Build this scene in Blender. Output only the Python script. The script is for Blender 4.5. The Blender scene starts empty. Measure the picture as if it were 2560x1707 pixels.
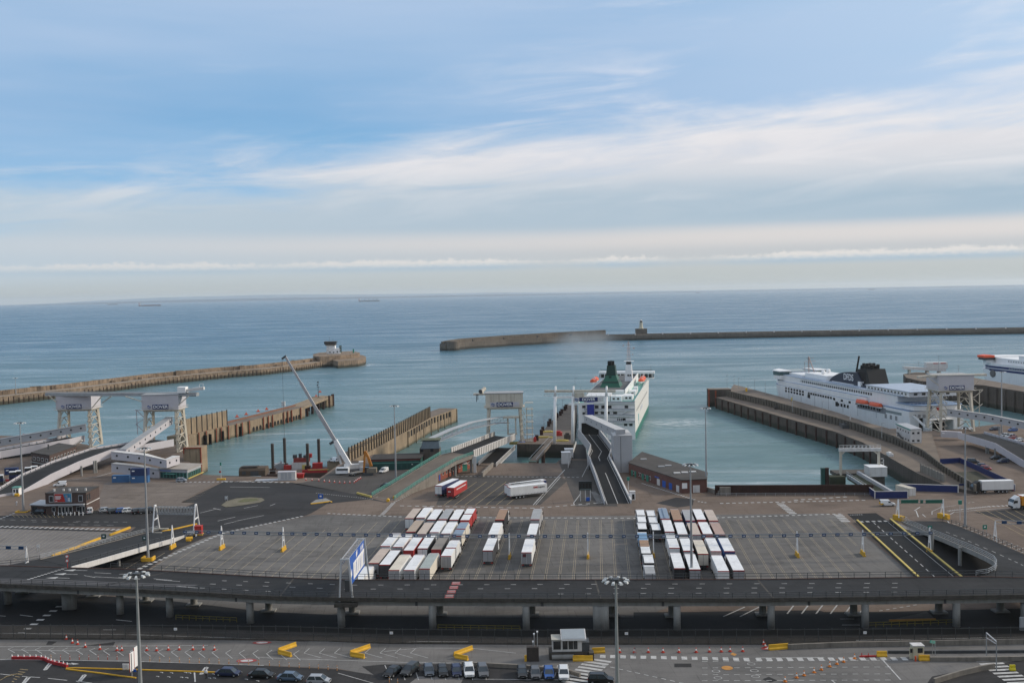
import bpy, math, random
from mathutils import Matrix, Vector
random.seed(7)
SC = bpy.context.scene
COL = SC.collection
R = math.radians
FPX, CAMH = 2600.0, 67.0
PITCH, ROLL = math.atan((853.5 - 733) / FPX), math.atan(50 / 2560)
_F = Vector((0, math.cos(PITCH), -math.sin(PITCH)))
_U0 = Vector((0, math.sin(PITCH), math.cos(PITCH)))
_R0 = Vector((1, 0, 0))
_R = _R0 * math.cos(ROLL) - _U0 * math.sin(ROLL)
_U = _U0 * math.cos(ROLL) + _R0 * math.sin(ROLL)
cd = bpy.data.cameras.new("camera")
cam = bpy.data.objects.new("camera", cd)
COL.objects.link(cam)
m = Matrix.Identity(4)
for i in range(3):
 m[i][0], m[i][1], m[i][2] = _R[i], _U[i], -_F[i]
m[2][3] = CAMH
cam.matrix_world = m
cd.sensor_width = 36
cd.lens = 36 * FPX / 2560
cd.clip_start, cd.clip_end = 1, 90000
SC.camera = cam
SUN_EL, SUN_AZ = R(26), R(74)      # azimuth clockwise from +Y (view direction)
sd = bpy.data.lights.new("sun", 'SUN')
sd.energy, sd.angle, sd.color = 2.3, R(8), (1, .89, .74)
so = bpy.data.objects.new("sun", sd)
COL.objects.link(so)
sv = Vector((math.sin(SUN_AZ) * math.cos(SUN_EL), math.cos(SUN_AZ) * math.cos(SUN_EL), math.sin(SUN_EL)))
so.rotation_euler = sv.to_track_quat('Z', 'Y').to_euler()
so.location = sv * 300
SC.view_settings.view_transform = 'Standard'
SC.view_settings.look = 'None'
SC.view_settings.exposure = .3
SC.cycles.volume_bounces = 2
SC.view_settings.gamma = 1
def lin(c):
 if isinstance(c, str):
  c = c.lstrip('#')
  c = [int(c[i:i + 2], 16) / 255 for i in (0, 2, 4)]
  return tuple((x / 12.92 if x <= .04045 else ((x + .055) / 1.055) ** 2.4) for x in c)
 if isinstance(c, (int, float)):
  return (c, c, c)
 return tuple(c)
class NT:
 """small helper that writes node trees"""
 def __init__(s, tree):
  s.t = tree
  tree.nodes.clear()
 def n(s, typ, props=None, **ins):
  nd = s.t.nodes.new('ShaderNode' + typ)
  for k, v in (props or {}).items():
   setattr(nd, k, v)
  for k, v in ins.items():
   key = k.replace('_', ' ')
   s.put(nd.inputs[int(k[1:])] if k[0] == 'i' and k[1:].isdigit() else nd.inputs[key], v)
  return nd
 def put(s, sock, v):
  if hasattr(v, 'is_output'):
   s.t.links.new(v, sock)
  else:
   if hasattr(sock.default_value, '__len__') and not hasattr(v, '__len__'):
    v = (v,) * len(sock.default_value)
   if hasattr(sock.default_value, '__len__') and len(sock.default_value) == 4 and len(v) == 3:
    v = (*v, 1)
   sock.default_value = v
 def math(s, op, a, b=0.0, c=0.0, clamp=False):
  nd = s.t.nodes.new('ShaderNodeMath')
  nd.operation, nd.use_clamp = op, clamp
  s.put(nd.inputs[0], a), s.put(nd.inputs[1], b), s.put(nd.inputs[2], c)
  return nd.outputs[0]
 def mix(s, f, a, b, mode='MIX'):
  nd = s.t.nodes.new('ShaderNodeMix')
  nd.data_type, nd.blend_type = 'RGBA', mode
  nd.clamp_factor = True
  s.put(nd.inputs['Factor'], f)
  s.put([i for i in nd.inputs if i.name == 'A' and i.type == 'RGBA'][0], a)
  s.put([i for i in nd.inputs if i.name == 'B' and i.type == 'RGBA'][0], b)
  return [o for o in nd.outputs if o.type == 'RGBA'][0]
 def ramp(s, f, stops, interp='LINEAR'):
  nd = s.t.nodes.new('ShaderNodeValToRGB')
  cr = nd.color_ramp
  cr.interpolation = interp
  while len(cr.elements) < len(stops):
   cr.elements.new(.5)
  for e, (p, c) in zip(cr.elements, stops):
   e.position = p
   c = lin(c)
   e.color = (*c, 1)
  s.put(nd.inputs[0], f)
  return nd.outputs[0]
 def maprange(s, v, a, b, c=0., d=1., interp='LINEAR'):
  nd = s.t.nodes.new('ShaderNodeMapRange')
  nd.interpolation_type = interp
  s.put(nd.inputs[0], v)
  for i, x in enumerate((a, b, c, d)):
   s.put(nd.inputs[1 + i], x)
  return nd.outputs[0]
 def noise(s, vec, scale, detail=4, rough=.55, dist=0.):
  nd = s.n('TexNoise', None, Vector=vec, Scale=scale, Detail=detail, Roughness=rough, Distortion=dist)
  return nd.outputs[0]
 def mapping(s, vec, scale=(1, 1, 1), rot=(0, 0, 0), loc=(0, 0, 0)):
  return s.n('Mapping', None, Vector=vec, Scale=scale, Rotation=rot, Location=loc).outputs[0]
W = bpy.data.worlds.new("World")
SC.world = W
W.use_nodes = True
t = NT(W.node_tree)
SKY_K = .1
dirv = t.n('TexCoord').outputs['Generated']
sep = t.n('SeparateXYZ', None, Vector=dirv)
el = sep.outputs[2]
az = t.math('ARCTAN2', sep.outputs[0], sep.outputs[1])
sky = t.n('TexSky', {'sky_type': 'NISHITA', 'sun_disc': False, 'sun_elevation': SUN_EL, 'sun_rotation': SUN_AZ,
                     'altitude': 60, 'air_density': 1.0, 'dust_density': .6, 'ozone_density': 1.5}).outputs[0]
k = 1 / SKY_K
def sc(c):
 return tuple(x * k for x in lin(c))
def vec3(x, y, z=0.):
 return t.n('CombineXYZ', None, X=x, Y=y, Z=z).outputs[0]
def smooth(v, a, b):
 return t.maprange(v, a, b, 0., 1., 'SMOOTHSTEP')
blue = t.ramp(t.maprange(el, 0, .4), [(0, '#a6c2d6'), (.25, '#78a9d0'), (.42, '#709fc8'), (.62, '#8aabcd'), (1, '#94b0d2')])
blue = t.mix(1, blue, (k, k, k), 'MULTIPLY')
clear = t.mix(.9, sky, blue)
clear = t.mix(smooth(az, .05, .6), clear, sc('#a6c2dc'))
tilt = t.math('SUBTRACT', el, t.math('MULTIPLY', az, .07))
p1 = vec3(t.math('MULTIPLY', az, 3.2), t.math('MULTIPLY', tilt, 16), 1.7)
n1 = t.noise(p1, 1.0, 8, .6, .5)
p2 = vec3(t.math('MULTIPLY', az, 7.0), t.math('MULTIPLY', tilt, 52), 4.2)
n2 = t.noise(p2, 1.0, 7, .58, .7)
p3 = vec3(t.math('MULTIPLY', az, 1.5), t.math('MULTIPLY', el, 14), 9.1)
n3 = t.noise(p3, 1.0, 5, .5, .2)
edge = t.math('ADD', .139, t.math('MULTIPLY', az, .082))
edge = t.math('ADD', edge, t.math('MULTIPLY', t.math('SUBTRACT', n1, .5), .12))
edge = t.math('ADD', edge, t.math('MULTIPLY', t.math('SUBTRACT', n2, .5), .075))
sheet = smooth(t.math('SUBTRACT', edge, el), -.026, .040)
wisp = t.math('MULTIPLY', smooth(n1, .50, .78), smooth(n2, .36, .70))
wisp = t.math('MULTIPLY', wisp, t.maprange(az, -.35, .25, .12, .95))
veil = t.math('MULTIPLY', smooth(t.math('ADD', n3, t.math('MULTIPLY', el, .9)), .48, .85), .5)
cl_lo = t.ramp(t.maprange(el, 0, .25), [(0, '#adb2b0'), (.07, '#b0b4b2'), (.13, '#b4b6b7'), (.20, '#bfbdbd'), (.26, '#b0bac2'), (.36, '#b9c0c7'), (.50, '#cdcccf'), (.70, '#dad7d8'), (1, '#d6d7db')])
cl_lo = t.mix(1, cl_lo, (k, k, k), 'MULTIPLY')
cl_lo = t.mix(t.math('MULTIPLY', t.maprange(az, -.45, .1, .75, 0), smooth(el, .12, .09)), cl_lo, sc('#aebcc7'))
bar = t.math('MULTIPLY', smooth(t.math('ADD', el, t.math('MULTIPLY', t.math('SUBTRACT', n3, .5), .06)), .050, .072), smooth(t.math('ADD', el, t.math('MULTIPLY', t.math('SUBTRACT', n3, .5), .06)), .112, .084))
bar = t.math('MULTIPLY', bar, t.maprange(az, -.45, .45, .15, .95))
cl_lo = t.mix(bar, cl_lo, sc('#98acbb'))
warm = t.math('MULTIPLY', smooth(el, .036, .048), smooth(el, .064, .052))
cl_lo = t.mix(t.math('MULTIPLY', warm, t.maprange(az, -.4, .4, .1, .7)), cl_lo, sc('#d2cbc6'))
streak = t.math('MULTIPLY', smooth(n2, .42, .72), .4)
cl_lo = t.mix(t.math('MULTIPLY', streak, smooth(el, .055, .12)), cl_lo, sc('#e0dcdc'))
col = t.mix(veil, clear, sc('#adbdd4'))
col = t.mix(t.math('MULTIPLY', wisp, .72), col, sc('#d8d8de'))
col = t.mix(t.math('MULTIPLY', sheet, .93), col, cl_lo)
pc = vec3(t.math('MULTIPLY', az, 60), 0.0, 3.3)
nc = t.noise(pc, 1.0, 9, .72)
pc2 = vec3(t.math('MULTIPLY', az, 9), 0.0, 7.3)
nc2 = t.noise(pc2, 1.0, 3, .5)
pc3 = vec3(t.math('MULTIPLY', az, 170), t.math('MULTIPLY', el, 420), 2.0)
nc3 = t.noise(pc3, 1.0, 6, .65)
topc = t.math('ADD', .0225, t.math('ADD', t.math('MULTIPLY', nc, .012), t.math('MULTIPLY', nc2, .0095)))
topc = t.math('ADD', topc, t.math('MULTIPLY', t.math('SUBTRACT', nc3, .5), .009))
cum = t.math('MULTIPLY', smooth(t.math('SUBTRACT', topc, el), -.0006, .0028), smooth(el, .0195, .0265))
cum = t.math('MULTIPLY', cum, t.math('MULTIPLY', t.maprange(az, -.5, .1, .5, .95), t.maprange(nc2, .32, .52, .35, 1)))
shade = smooth(t.math('ADD', el, t.math('MULTIPLY', t.math('SUBTRACT', nc3, .5), .006)), .0245, .0315)
cumc = t.mix(shade, sc('#9db0be'), sc('#d0cdca'))
col = t.mix(cum, col, cumc)
low = smooth(el, .026, .004)
col = t.mix(t.math('MULTIPLY', low, .8), col, sc('#a9aeac'))
dome = t.mix(.7, sky, sc('#ccd2da'))
col = t.mix(smooth(el, .30, .50), col, dome)
bg = t.n('Background', None, Color=col, Strength=SKY_K)
out = t.n('OutputWorld')
t.t.links.new(bg.outputs[0], out.inputs[0])
def at(px, py, z=0.):
 d = _F + _R * ((px - 1280) / FPX) + _U * ((853.5 - py) / FPX)
 s = (z - CAMH) / d.z
 return Vector((d.x * s, d.y * s, z))
def proj(P):
 v = Vector(P) - Vector((0, 0, CAMH))
 D = v.dot(_F)
 return 1280 + FPX * v.dot(_R) / D, 853.5 - FPX * v.dot(_U) / D
def hz(base, py):
 """height above which the vertical through BASE meets picture row PY"""
 lo, hi = base[2] - 60, base[2] + 150
 for _ in range(50):
  mid = (lo + hi) / 2
  if proj((base[0], base[1], mid))[1] > py:
   lo = mid
  else:
   hi = mid
 return lo
def _z(x0, y0, s):
 return lambda x, y, z=0.: at(x0 + x / s, y0 + y / s, z)
r1, r2, r3 = _z(0, 900, 3.92), _z(400, 850, 3.92), _z(840, 900, 3.92)
r4, r5, r6 = _z(1180, 850, 3.564), _z(1740, 830, 3.734), _z(2160, 830, 5.2275)
r7, r8, r9, r10 = _z(0, 1180, 4.127), _z(440, 1200, 4.127), _z(860, 1180, 4.127), _z(1400, 1180, 4.127)
r11, r12, r13 = _z(1940, 1050, 3.7935), _z(0, 1400, 3.5636), _z(640, 1450, 3.5636)
r14, r15, r16 = _z(1260, 1420, 3.675), _z(1880, 1420, 3.4588), _z(2000, 1150, 4.2)
MATS = {}
def M(name, col, rough=.75, var=.14, s=.5, metal=0., bump=0., spec=.35, streak=0., scol=.03, tide=None, fine=.5):
 if name in MATS:
  return MATS[name]
 mt = bpy.data.materials.new(name)
 MATS[name] = mt
 mt.use_nodes = True
 t = NT(mt.node_tree)
 pos = t.n('NewGeometry').outputs['Position']
 col = lin(col)
 n = t.noise(pos, s, 5, .6)
 nf = t.noise(pos, s * 9, 3, .6)
 f = t.math('ADD', t.math('MULTIPLY', n, 1 - fine * .5), t.math('MULTIPLY', nf, fine * .5))
 f = t.maprange(f, .3, .7)
 c = t.mix(f, tuple(x * (1 - var) for x in col), tuple(min(1, x * (1 + var)) for x in col))
 if streak:
  sn = t.noise(t.mapping(pos, (1.1, 1.1, .07)), 1.0, 5, .65)
  c = t.mix(t.math('MULTIPLY', t.maprange(sn, .46, .68), streak), c, lin(scol))
 if tide:
  z = t.n('SeparateXYZ', None, Vector=pos).outputs[2]
  zz = t.math('ADD', z, t.math('MULTIPLY', t.math('SUBTRACT', n, .5), 1.8))
  c = t.mix(t.maprange(zz, tide[0] + .7, tide[0] - .7, 0, .9), c, lin(tide[1]))
 b = t.n('BsdfPrincipled', None, Base_Color=c, Roughness=rough, Metallic=metal)
 b.inputs['Specular IOR Level'].default_value = spec
 if bump:
  bp = t.n('Bump', None, Strength=.5, Distance=bump, Height=f)
  t.t.links.new(bp.outputs[0], b.inputs['Normal'])
 o = t.n('OutputMaterial')
 t.t.links.new(b.outputs[0], o.inputs[0])
 return mt
def ground_mat(name, c1, c2, joint=0., jsize=(5, 5), rot=R(-4.7), stain=.5, rough=.85, patch=.05, crack=.0):
 mt = bpy.data.materials.new(name)
 mt.use_nodes = True
 t = NT(mt.node_tree)
 pos = t.n('NewGeometry').outputs['Position']
 big = t.noise(pos, patch, 5, .6, .6)
 med = t.noise(t.mapping(pos, (.25, .9, 1), (0, 0, rot)), .5, 6, .65)
 fin = t.noise(pos, 3.0, 4, .7)
 c = t.mix(t.maprange(big, .35, .65), lin(c1), lin(c2))
 c = t.mix(t.math('MULTIPLY', t.maprange(med, .42, .75), .5), c, tuple(x * .62 for x in lin(c1)))
 c = t.mix(t.math('MULTIPLY', t.maprange(fin, .3, .75), .35), c, tuple(min(1, x * 1.35) for x in lin(c2)))
 st = t.noise(t.mapping(pos, (1.4, .10, 1), (0, 0, rot)), .55, 6, .7)
 sp = t.noise(pos, .32, 6, .75)
 c = t.mix(t.math('MULTIPLY', t.maprange(st, .54, .75), stain), c, tuple(x * .45 for x in lin(c1)))
 c = t.mix(t.math('MULTIPLY', t.maprange(sp, .62, .72), stain), c, tuple(x * .4 for x in lin(c1)))
 pl = t.noise(t.mapping(pos, (.5, 1, 1), (0, 0, rot)), .06, 6, .7, 1.2)
 c = t.mix(t.math('MULTIPLY', t.maprange(pl, .55, .63), .38 * min(1, stain * 2)), c, tuple(x * 1.32 for x in lin(c2)))
 c = t.mix(t.math('MULTIPLY', t.maprange(pl, .45, .38), .42 * min(1, stain * 2)), c, tuple(x * .62 for x in lin(c1)))
 if joint:
  br = t.n('TexBrick', {'offset': .5}, Vector=t.mapping(pos, (1, 1, 1), (0, 0, rot)), Scale=1.0, Mortar_Size=.06)
  br.inputs['Brick Width'].default_value, br.inputs['Row Height'].default_value = jsize
  br.inputs['Color1'].default_value = (1, 1, 1, 1)
  br.inputs['Color2'].default_value = (.86, .86, .87, 1)
  br.inputs['Mortar'].default_value = (.55, .54, .53, 1)
  c = t.mix(joint, c, br.outputs[0], 'MULTIPLY')
 rg = t.maprange(big, .3, .7, rough - .12, rough + .05)
 b = t.n('BsdfPrincipled', None, Base_Color=c, Roughness=rg)
 b.inputs['Specular IOR Level'].default_value = .07
 bp = t.n('Bump', None, Strength=.3, Distance=.02, Height=fin)
 t.t.links.new(bp.outputs[0], b.inputs['Normal'])
 o = t.n('OutputMaterial')
 t.t.links.new(b.outputs[0], o.inputs[0])
 return mt
def brick_mat(name, c1, c2):
 mt = bpy.data.materials.new(name)
 mt.use_nodes = True
 t = NT(mt.node_tree)
 pos = t.n('NewGeometry').outputs['Position']
 sp = t.n('SeparateXYZ', None, Vector=pos)
 v = t.n('CombineXYZ', None, X=t.math('ADD', sp.outputs[0], sp.outputs[1]), Y=sp.outputs[2], Z=0.).outputs[0]
 br = t.n('TexBrick', None, Vector=v, Scale=3.0, Color1=lin(c1), Color2=lin(c2), Mortar=(.13, .12, .11), Mortar_Size=.02)
 n = t.noise(pos, .7, 5, .6)
 c = t.mix(t.maprange(n, .35, .75, 0, .55), br.outputs[0], tuple(x * .5 for x in lin(c1)))
 b = t.n('BsdfPrincipled', None, Base_Color=c, Roughness=.85)
 o = t.n('OutputMaterial')
 t.t.links.new(b.outputs[0], o.inputs[0])
 return mt
def sea_mat():
 mt = bpy.data.materials.new('sea_water')
 mt.use_nodes = True
 t = NT(mt.node_tree)
 pos = t.n('NewGeometry').outputs['Position']
 sp = t.n('SeparateXYZ', None, Vector=pos)
 y = sp.outputs[1]
 far = t.maprange(y, 500, 1700)
 big = t.noise(t.mapping(pos, (.35, 1, 1)), .004, 5, .6, 1.0)
 c = t.mix(far, lin('#577372'), lin('#195674'))
 c = t.mix(t.math('MULTIPLY', t.maprange(big, .35, .7), .3), c, lin('#587d8a'))
 w1 = t.noise(t.mapping(pos, (.35, 1, 1), (0, 0, R(12))), .22, 4, .6, .6)
 sh = t.noise(t.mapping(pos, (.22, 1, 1), (0, 0, R(4))), .018, 6, .62, 1.0)
 c = t.mix(t.math('MULTIPLY', t.maprange(w1, .40, .62), t.maprange(y, 900, 3000, .24, .05)), c, lin('#7d979f'))
 c = t.mix(t.math('MULTIPLY', t.maprange(sh, .53, .68), t.maprange(y, 900, 3000, .28, .03)), c, lin('#8aa2aa'))  # ripple and sheen lights are put into the water colour here
 c = t.mix(t.math('MULTIPLY', t.maprange(sh, .46, .36), t.maprange(y, 900, 3000, .26, .06)), c, lin('#3c5a64'))
 fs = t.noise(t.mapping(pos, (.16, 1, 1), (0, 0, R(8))), .035, 8, .68, 1.4)
 fs2 = t.noise(t.mapping(pos, (.4, 1, 1), (0, 0, R(-5))), .007, 3, .5)
 foam = t.math('MULTIPLY', t.maprange(fs, .57, .72), t.maprange(fs2, .42, .60))
 for wp, wr in ((at(1602, 1165, -6), 13), (at(1690, 1057, -6), 26), (at(900, 912, -6), 30)):
  dv = t.n('VectorMath', {'operation': 'DISTANCE'}, i0=pos, i1=tuple(wp)).outputs['Value']
  tn = t.noise(t.mapping(pos, (.5, 1, 1)), .3, 6, .7, .8)
  foam = t.math('MAXIMUM', foam, t.math('MULTIPLY', t.maprange(dv, wr, wr * .2), t.maprange(tn, .45, .62)))
 c = t.mix(t.math('MULTIPLY', foam, .75), c, (.75, .78, .8))
 w2 = t.noise(t.mapping(pos, (.5, 1, 1), (0, 0, R(-20))), .9, 4, .65)
 w3 = t.noise(t.mapping(pos, (.28, 1, 1), (0, 0, R(6))), .03, 4, .6, .8)
 h = t.math('ADD', t.math('MULTIPLY', w1, .55), t.math('ADD', t.math('MULTIPLY', w2, .14), t.math('MULTIPLY', w3, 1.6)))
 b = t.n('BsdfPrincipled', None, Base_Color=c, Roughness=t.math('MAXIMUM', t.math('MULTIPLY', foam, .6), t.maprange(sh, .4, .65, .36, .2)))
 b.inputs['IOR'].default_value = 1.33
 b.inputs['Specular IOR Level'].default_value = .17
 bp = t.n('Bump', None, Strength=.7, Distance=1.0, Height=h)
 t.t.links.new(bp.outputs[0], b.inputs['Normal'])
 o = t.n('OutputMaterial')
 t.t.links.new(b.outputs[0], o.inputs[0])
 return mt
def glass_mat(name, c, rough=.12):
 return M(name, c, rough, .25, .4, spec=.6)
white = M('white_paint', .82, .45, .07, .3, streak=.12, scol=.42)
white_old = M('weathered_white_paint', (.60, .59, .58), .55, .12, .4, streak=.30, scol=(.30, .26, .22))
cream_old = M('weathered_cream_paint', (.56, .52, .44), .6, .14, .5, streak=.45, scol=(.24, .17, .11))
panel_lilac = M('pale_cladding', (.50, .485, .515), .5, .06, .3, streak=.22, scol=(.45, .42, .45))
panel_grey = M('grey_cladding', (.40, .41, .43), .5, .07, .3, streak=.12, scol=(.25, .25, .26))
grey_roof = M('grey_roof_sheet', (.33, .34, .35), .7, .16, .3)
steel = M('galvanised_steel', (.36, .38, .40), .42, .12, .8, .35)
steel_dark = M('dark_steel', (.06, .065, .07), .5, .25, .8)
black = M('black_rubber', .018, .8, .2, 2)
redp = M('red_paint', (.42, .03, .025), .5, .15, .8)
trimred = M('red_reflector_strip', (.38, .03, .03), .5, .1, .8)
orangep = M('orange_paint', (.66, .095, .03), .5, .1, .8)
yellow = M('yellow_painted_concrete', (.70, .40, .03), .7, .16, .8, streak=.2, scol=(.30, .2, .06))
yellow_thin = M('faded_yellow_paint', (.55, .43, .12), .7, .2, .6)
navy = M('navy_sign_paint', (.012, .026, .12), .45, .12, .6)
signblue = M('blue_sign_face', (.02, .10, .42), .4, .08, .6)
letter_white = M('white_lettering', .82, .5, .03, 1)
letter_grey = M('pale_lettering', (.48, .50, .58), .5, .05, 1)
green_p = M('green_paint', (.03, .20, .15), .5, .15, .5)
green_rail = M('sea_green_paint', (.10, .30, .25), .55, .15, .6)
green_dark = M('dark_green_cladding', (.02, .075, .065), .5, .2, .3)
conc = M('concrete', (.22, .20, .175), .85, .2, .3, bump=.03, streak=.45, scol=(.07, .06, .05))
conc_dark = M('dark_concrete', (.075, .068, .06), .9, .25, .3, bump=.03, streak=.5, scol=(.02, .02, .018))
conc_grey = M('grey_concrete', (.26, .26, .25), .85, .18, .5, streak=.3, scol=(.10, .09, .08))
pier_stone = M('harbour_stone', (.25, .185, .13), .9, .45, .22, bump=.15, streak=.9, scol=(.05, .038, .028), tide=(-3.4, (.035, .037, .025)))  # warm sunlight on the breakwater is put into the stone colour
pier_pale = M('harbour_concrete', (.28, .215, .145), .9, .3, .2, bump=.08, streak=.7, scol=(.13, .095, .065), tide=(-5.0, (.06, .066, .045)))  # sunlit copy of the quay concrete, warm light put into its colour
pier_dark = M('shaded_quay_concrete', (.085, .070, .06), .9, .3, .15, bump=.06, streak=.6, scol=(.03, .025, .02), tide=(-3.4, (.02, .026, .018)))  # shaded copy of the quay concrete, shade put into its colour
deck_brown = M('pier_deck_surface', (.155, .125, .10), .9, .3, .12, bump=.02, streak=0)
stone_top = M('breakwater_deck', (.27, .225, .18), .9, .25, .06)
pile_rust = M('rusted_pile', (.035, .016, .012), .85, .4, .5, streak=.4, scol=(.07, .025, .015))
rust_orange = M('fender_rust', (.25, .06, .03), .8, .3, .5)
glass = glass_mat('window_glass', (.022, .026, .03))
glass_blue = glass_mat('windscreen_glass', (.04, .055, .07))
roof_felt = M('roof_felt', (.062, .058, .055), .95, .3, .25)
brick_red = brick_mat('red_brick', (.16, .055, .04), (.12, .045, .035))
brick_brown = brick_mat('brown_brick', (.085, .045, .036), (.065, .036, .03))
lamp_glass = M('floodlight_casing', (.55, .57, .58), .35, .1, 1)
mark_white = M('white_road_paint', (.44, .44, .435), .8, .35, 1.2)
mark_yellow = M('worn_yellow_road_paint', (.40, .31, .17), .85, .35, .9)
mark_lane = M('worn_cream_road_paint', (.33, .275, .20), .85, .4, .7)
mark_red = M('red_road_paint', (.30, .06, .06), .85, .3, .8)
class MB:
 def __init__(s):
  s.v, s.f = [], []
 def add(s, vs, fs):
  b = len(s.v)
  s.v += [tuple(x) for x in vs]
  s.f += [tuple(i + b for i in f) for f in fs]
  return s
 def box(s, x, y, z, sx, sy, sz, rz=0.):
  """centre x, y; bottom z"""
  c, n = math.cos(rz), math.sin(rz)
  vs = []
  for dz in (0, sz):
   for dx, dy in ((-.5, -.5), (.5, -.5), (.5, .5), (-.5, .5)):
    ax, ay = dx * sx, dy * sy
    vs.append((x + ax * c - ay * n, y + ax * n + ay * c, z + dz))
  return s.add(vs, [(3, 2, 1, 0), (4, 5, 6, 7), (0, 1, 5, 4), (1, 2, 6, 5), (2, 3, 7, 6), (3, 0, 4, 7)])
 def frust(s, x, y, z, b, tp, h, off=(0, 0)):
  """tapered box: bottom size b, top size tp"""
  vs = []
  for (w, d), zz, ox, oy in ((b, z, 0, 0), (tp, z + h, off[0], off[1])):
   for dx, dy in ((-.5, -.5), (.5, -.5), (.5, .5), (-.5, .5)):
    vs.append((x + dx * w + ox, y + dy * d + oy, zz))
  return s.add(vs, [(3, 2, 1, 0), (4, 5, 6, 7), (0, 1, 5, 4), (1, 2, 6, 5), (2, 3, 7, 6), (3, 0, 4, 7)])
 def bar(s, p, q, w, h=None):
  h = h or w
  p, q = Vector(p), Vector(q)
  d = (q - p).normalized()
  side = d.cross(Vector((0, 0, 1)))
  side = side.normalized() if side.length > 1e-4 else Vector((1, 0, 0))
  up = side.cross(d).normalized()
  vs = []
  for e in (p, q):
   for a, b in ((-1, -1), (1, -1), (1, 1), (-1, 1)):
    vs.append(e + side * (a * w / 2) + up * (b * h / 2))
  return s.add(vs, [(3, 2, 1, 0), (4, 5, 6, 7), (0, 1, 5, 4), (1, 2, 6, 5), (2, 3, 7, 6), (3, 0, 4, 7)])
 def tube(s, p, q, r0, r1=None, n=8, cap=True):
  r1 = r0 if r1 is None else r1
  p, q = Vector(p), Vector(q)
  d = (q - p).normalized()
  a = d.cross(Vector((0, 0, 1)))
  a = a.normalized() if a.length > 1e-4 else Vector((1, 0, 0))
  b = d.cross(a)
  vs = []
  for e, r in ((p, r0), (q, r1)):
   for i in range(n):
    an = 2 * math.pi * i / n
    vs.append(e + (a * math.cos(an) + b * math.sin(an)) * r)
  fs = [(i, (i + 1) % n, n + (i + 1) % n, n + i) for i in range(n)]
  if cap:
   fs += [tuple(range(n))[::-1], tuple(range(n, 2 * n))]
  return s.add(vs, fs)
 def prism(s, poly, z0, z1):
  n = len(poly)
  area = sum(poly[i][0] * poly[(i + 1) % n][1] - poly[(i + 1) % n][0] * poly[i][1] for i in range(n))
  if area < 0:
   poly = poly[::-1]
  g = lambda z, p: z if not callable(z) else z(p)
  vs = [(p[0], p[1], g(z0, p)) for p in poly] + [(p[0], p[1], g(z1, p)) for p in poly]
  fs = [tuple(range(n))[::-1], tuple(range(n, 2 * n))] + [(i, (i + 1) % n, n + (i + 1) % n, n + i) for i in range(n)]
  return s.add(vs, fs)
 def poly(s, pts):
  return s.add(pts, [tuple(range(len(pts)))])
 def loft(s, rings, closed=True, caps=True):
  n = len(rings[0])
  vs = [p for r in rings for p in r]
  fs = []
  for k in range(len(rings) - 1):
   for i in range(n if closed else n - 1):
    j = (i + 1) % n
    fs.append((k * n + i, k * n + j, (k + 1) * n + j, (k + 1) * n + i))
  if caps:
   fs += [tuple(range(n))[::-1], tuple(range((len(rings) - 1) * n, len(rings) * n))]
  return s.add(vs, fs)
 def profile(s, pts, x0, x1):
  """side outline in y, z drawn through from x0 to x1"""
  n = len(pts)
  vs = [(x0, y, z) for y, z in pts] + [(x1, y, z) for y, z in pts]
  fs = [tuple(range(n)), tuple(range(n, 2 * n))[::-1]] + [(i, n + i, n + (i + 1) % n, (i + 1) % n) for i in range(n)]
  return s.add(vs, fs)
 def wall(s, pts, z0, z1, th):
  """upright slab along a line of x, y points"""
  P = [Vector((p[0], p[1])) for p in pts]
  L, Rr = [], []
  for i, p in enumerate(P):
   d = (P[min(i + 1, len(P) - 1)] - P[max(i - 1, 0)]).normalized()
   nn = Vector((-d.y, d.x)) * th / 2
   L.append(p + nn), Rr.append(p - nn)
  rings = []
  for i in range(len(P)):
   a = z0[i] if hasattr(z0, '__len__') else z0
   b = z1[i] if hasattr(z1, '__len__') else z1
   rings.append([(L[i].x, L[i].y, a), (Rr[i].x, Rr[i].y, a), (Rr[i].x, Rr[i].y, b), (L[i].x, L[i].y, b)])
  return s.loft(rings)
 def strip(s, Lp, Rp, th):
  """road slab between two edge lines of points, thickness down"""
  rings = [[tuple(a), tuple(b), (b[0], b[1], b[2] - th), (a[0], a[1], a[2] - th)] for a, b in zip(Lp, Rp)]
  return s.loft(rings)
 def revolve(s, prof, x=0, y=0, n=16):
  rings = [[(x + r * math.cos(2 * math.pi * i / n), y + r * math.sin(2 * math.pi * i / n), z) for i in range(n)] for r, z in prof]
  return s.loft(rings)
 def mesh(s, name):
  me = bpy.data.meshes.new(name)
  me.from_pydata(s.v, [], s.f)
  me.update()
  return me
def fixn(me):
 import bmesh
 b = bmesh.new()
 b.from_mesh(me)
 bmesh.ops.recalc_face_normals(b, faces=b.faces)
 b.to_mesh(me)
 b.free()
def tag(o, label=None, cat=None, group=None, kind=None):
 for k_, v in (('label', label), ('category', cat), ('group', group), ('kind', kind)):
  if v:
   o[k_] = v
 return o
def thing(name, label, cat, loc=(0, 0, 0), rz=0., group=None):
 o = bpy.data.objects.new(name, None)
 o.empty_display_size = .5
 COL.objects.link(o)
 o.location = loc
 o.rotation_euler = (0, 0, rz)
 return tag(o, label, cat, group)
def lmat(o):
 return Matrix.Translation(o.location) @ o.rotation_euler.to_matrix().to_4x4()
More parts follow.
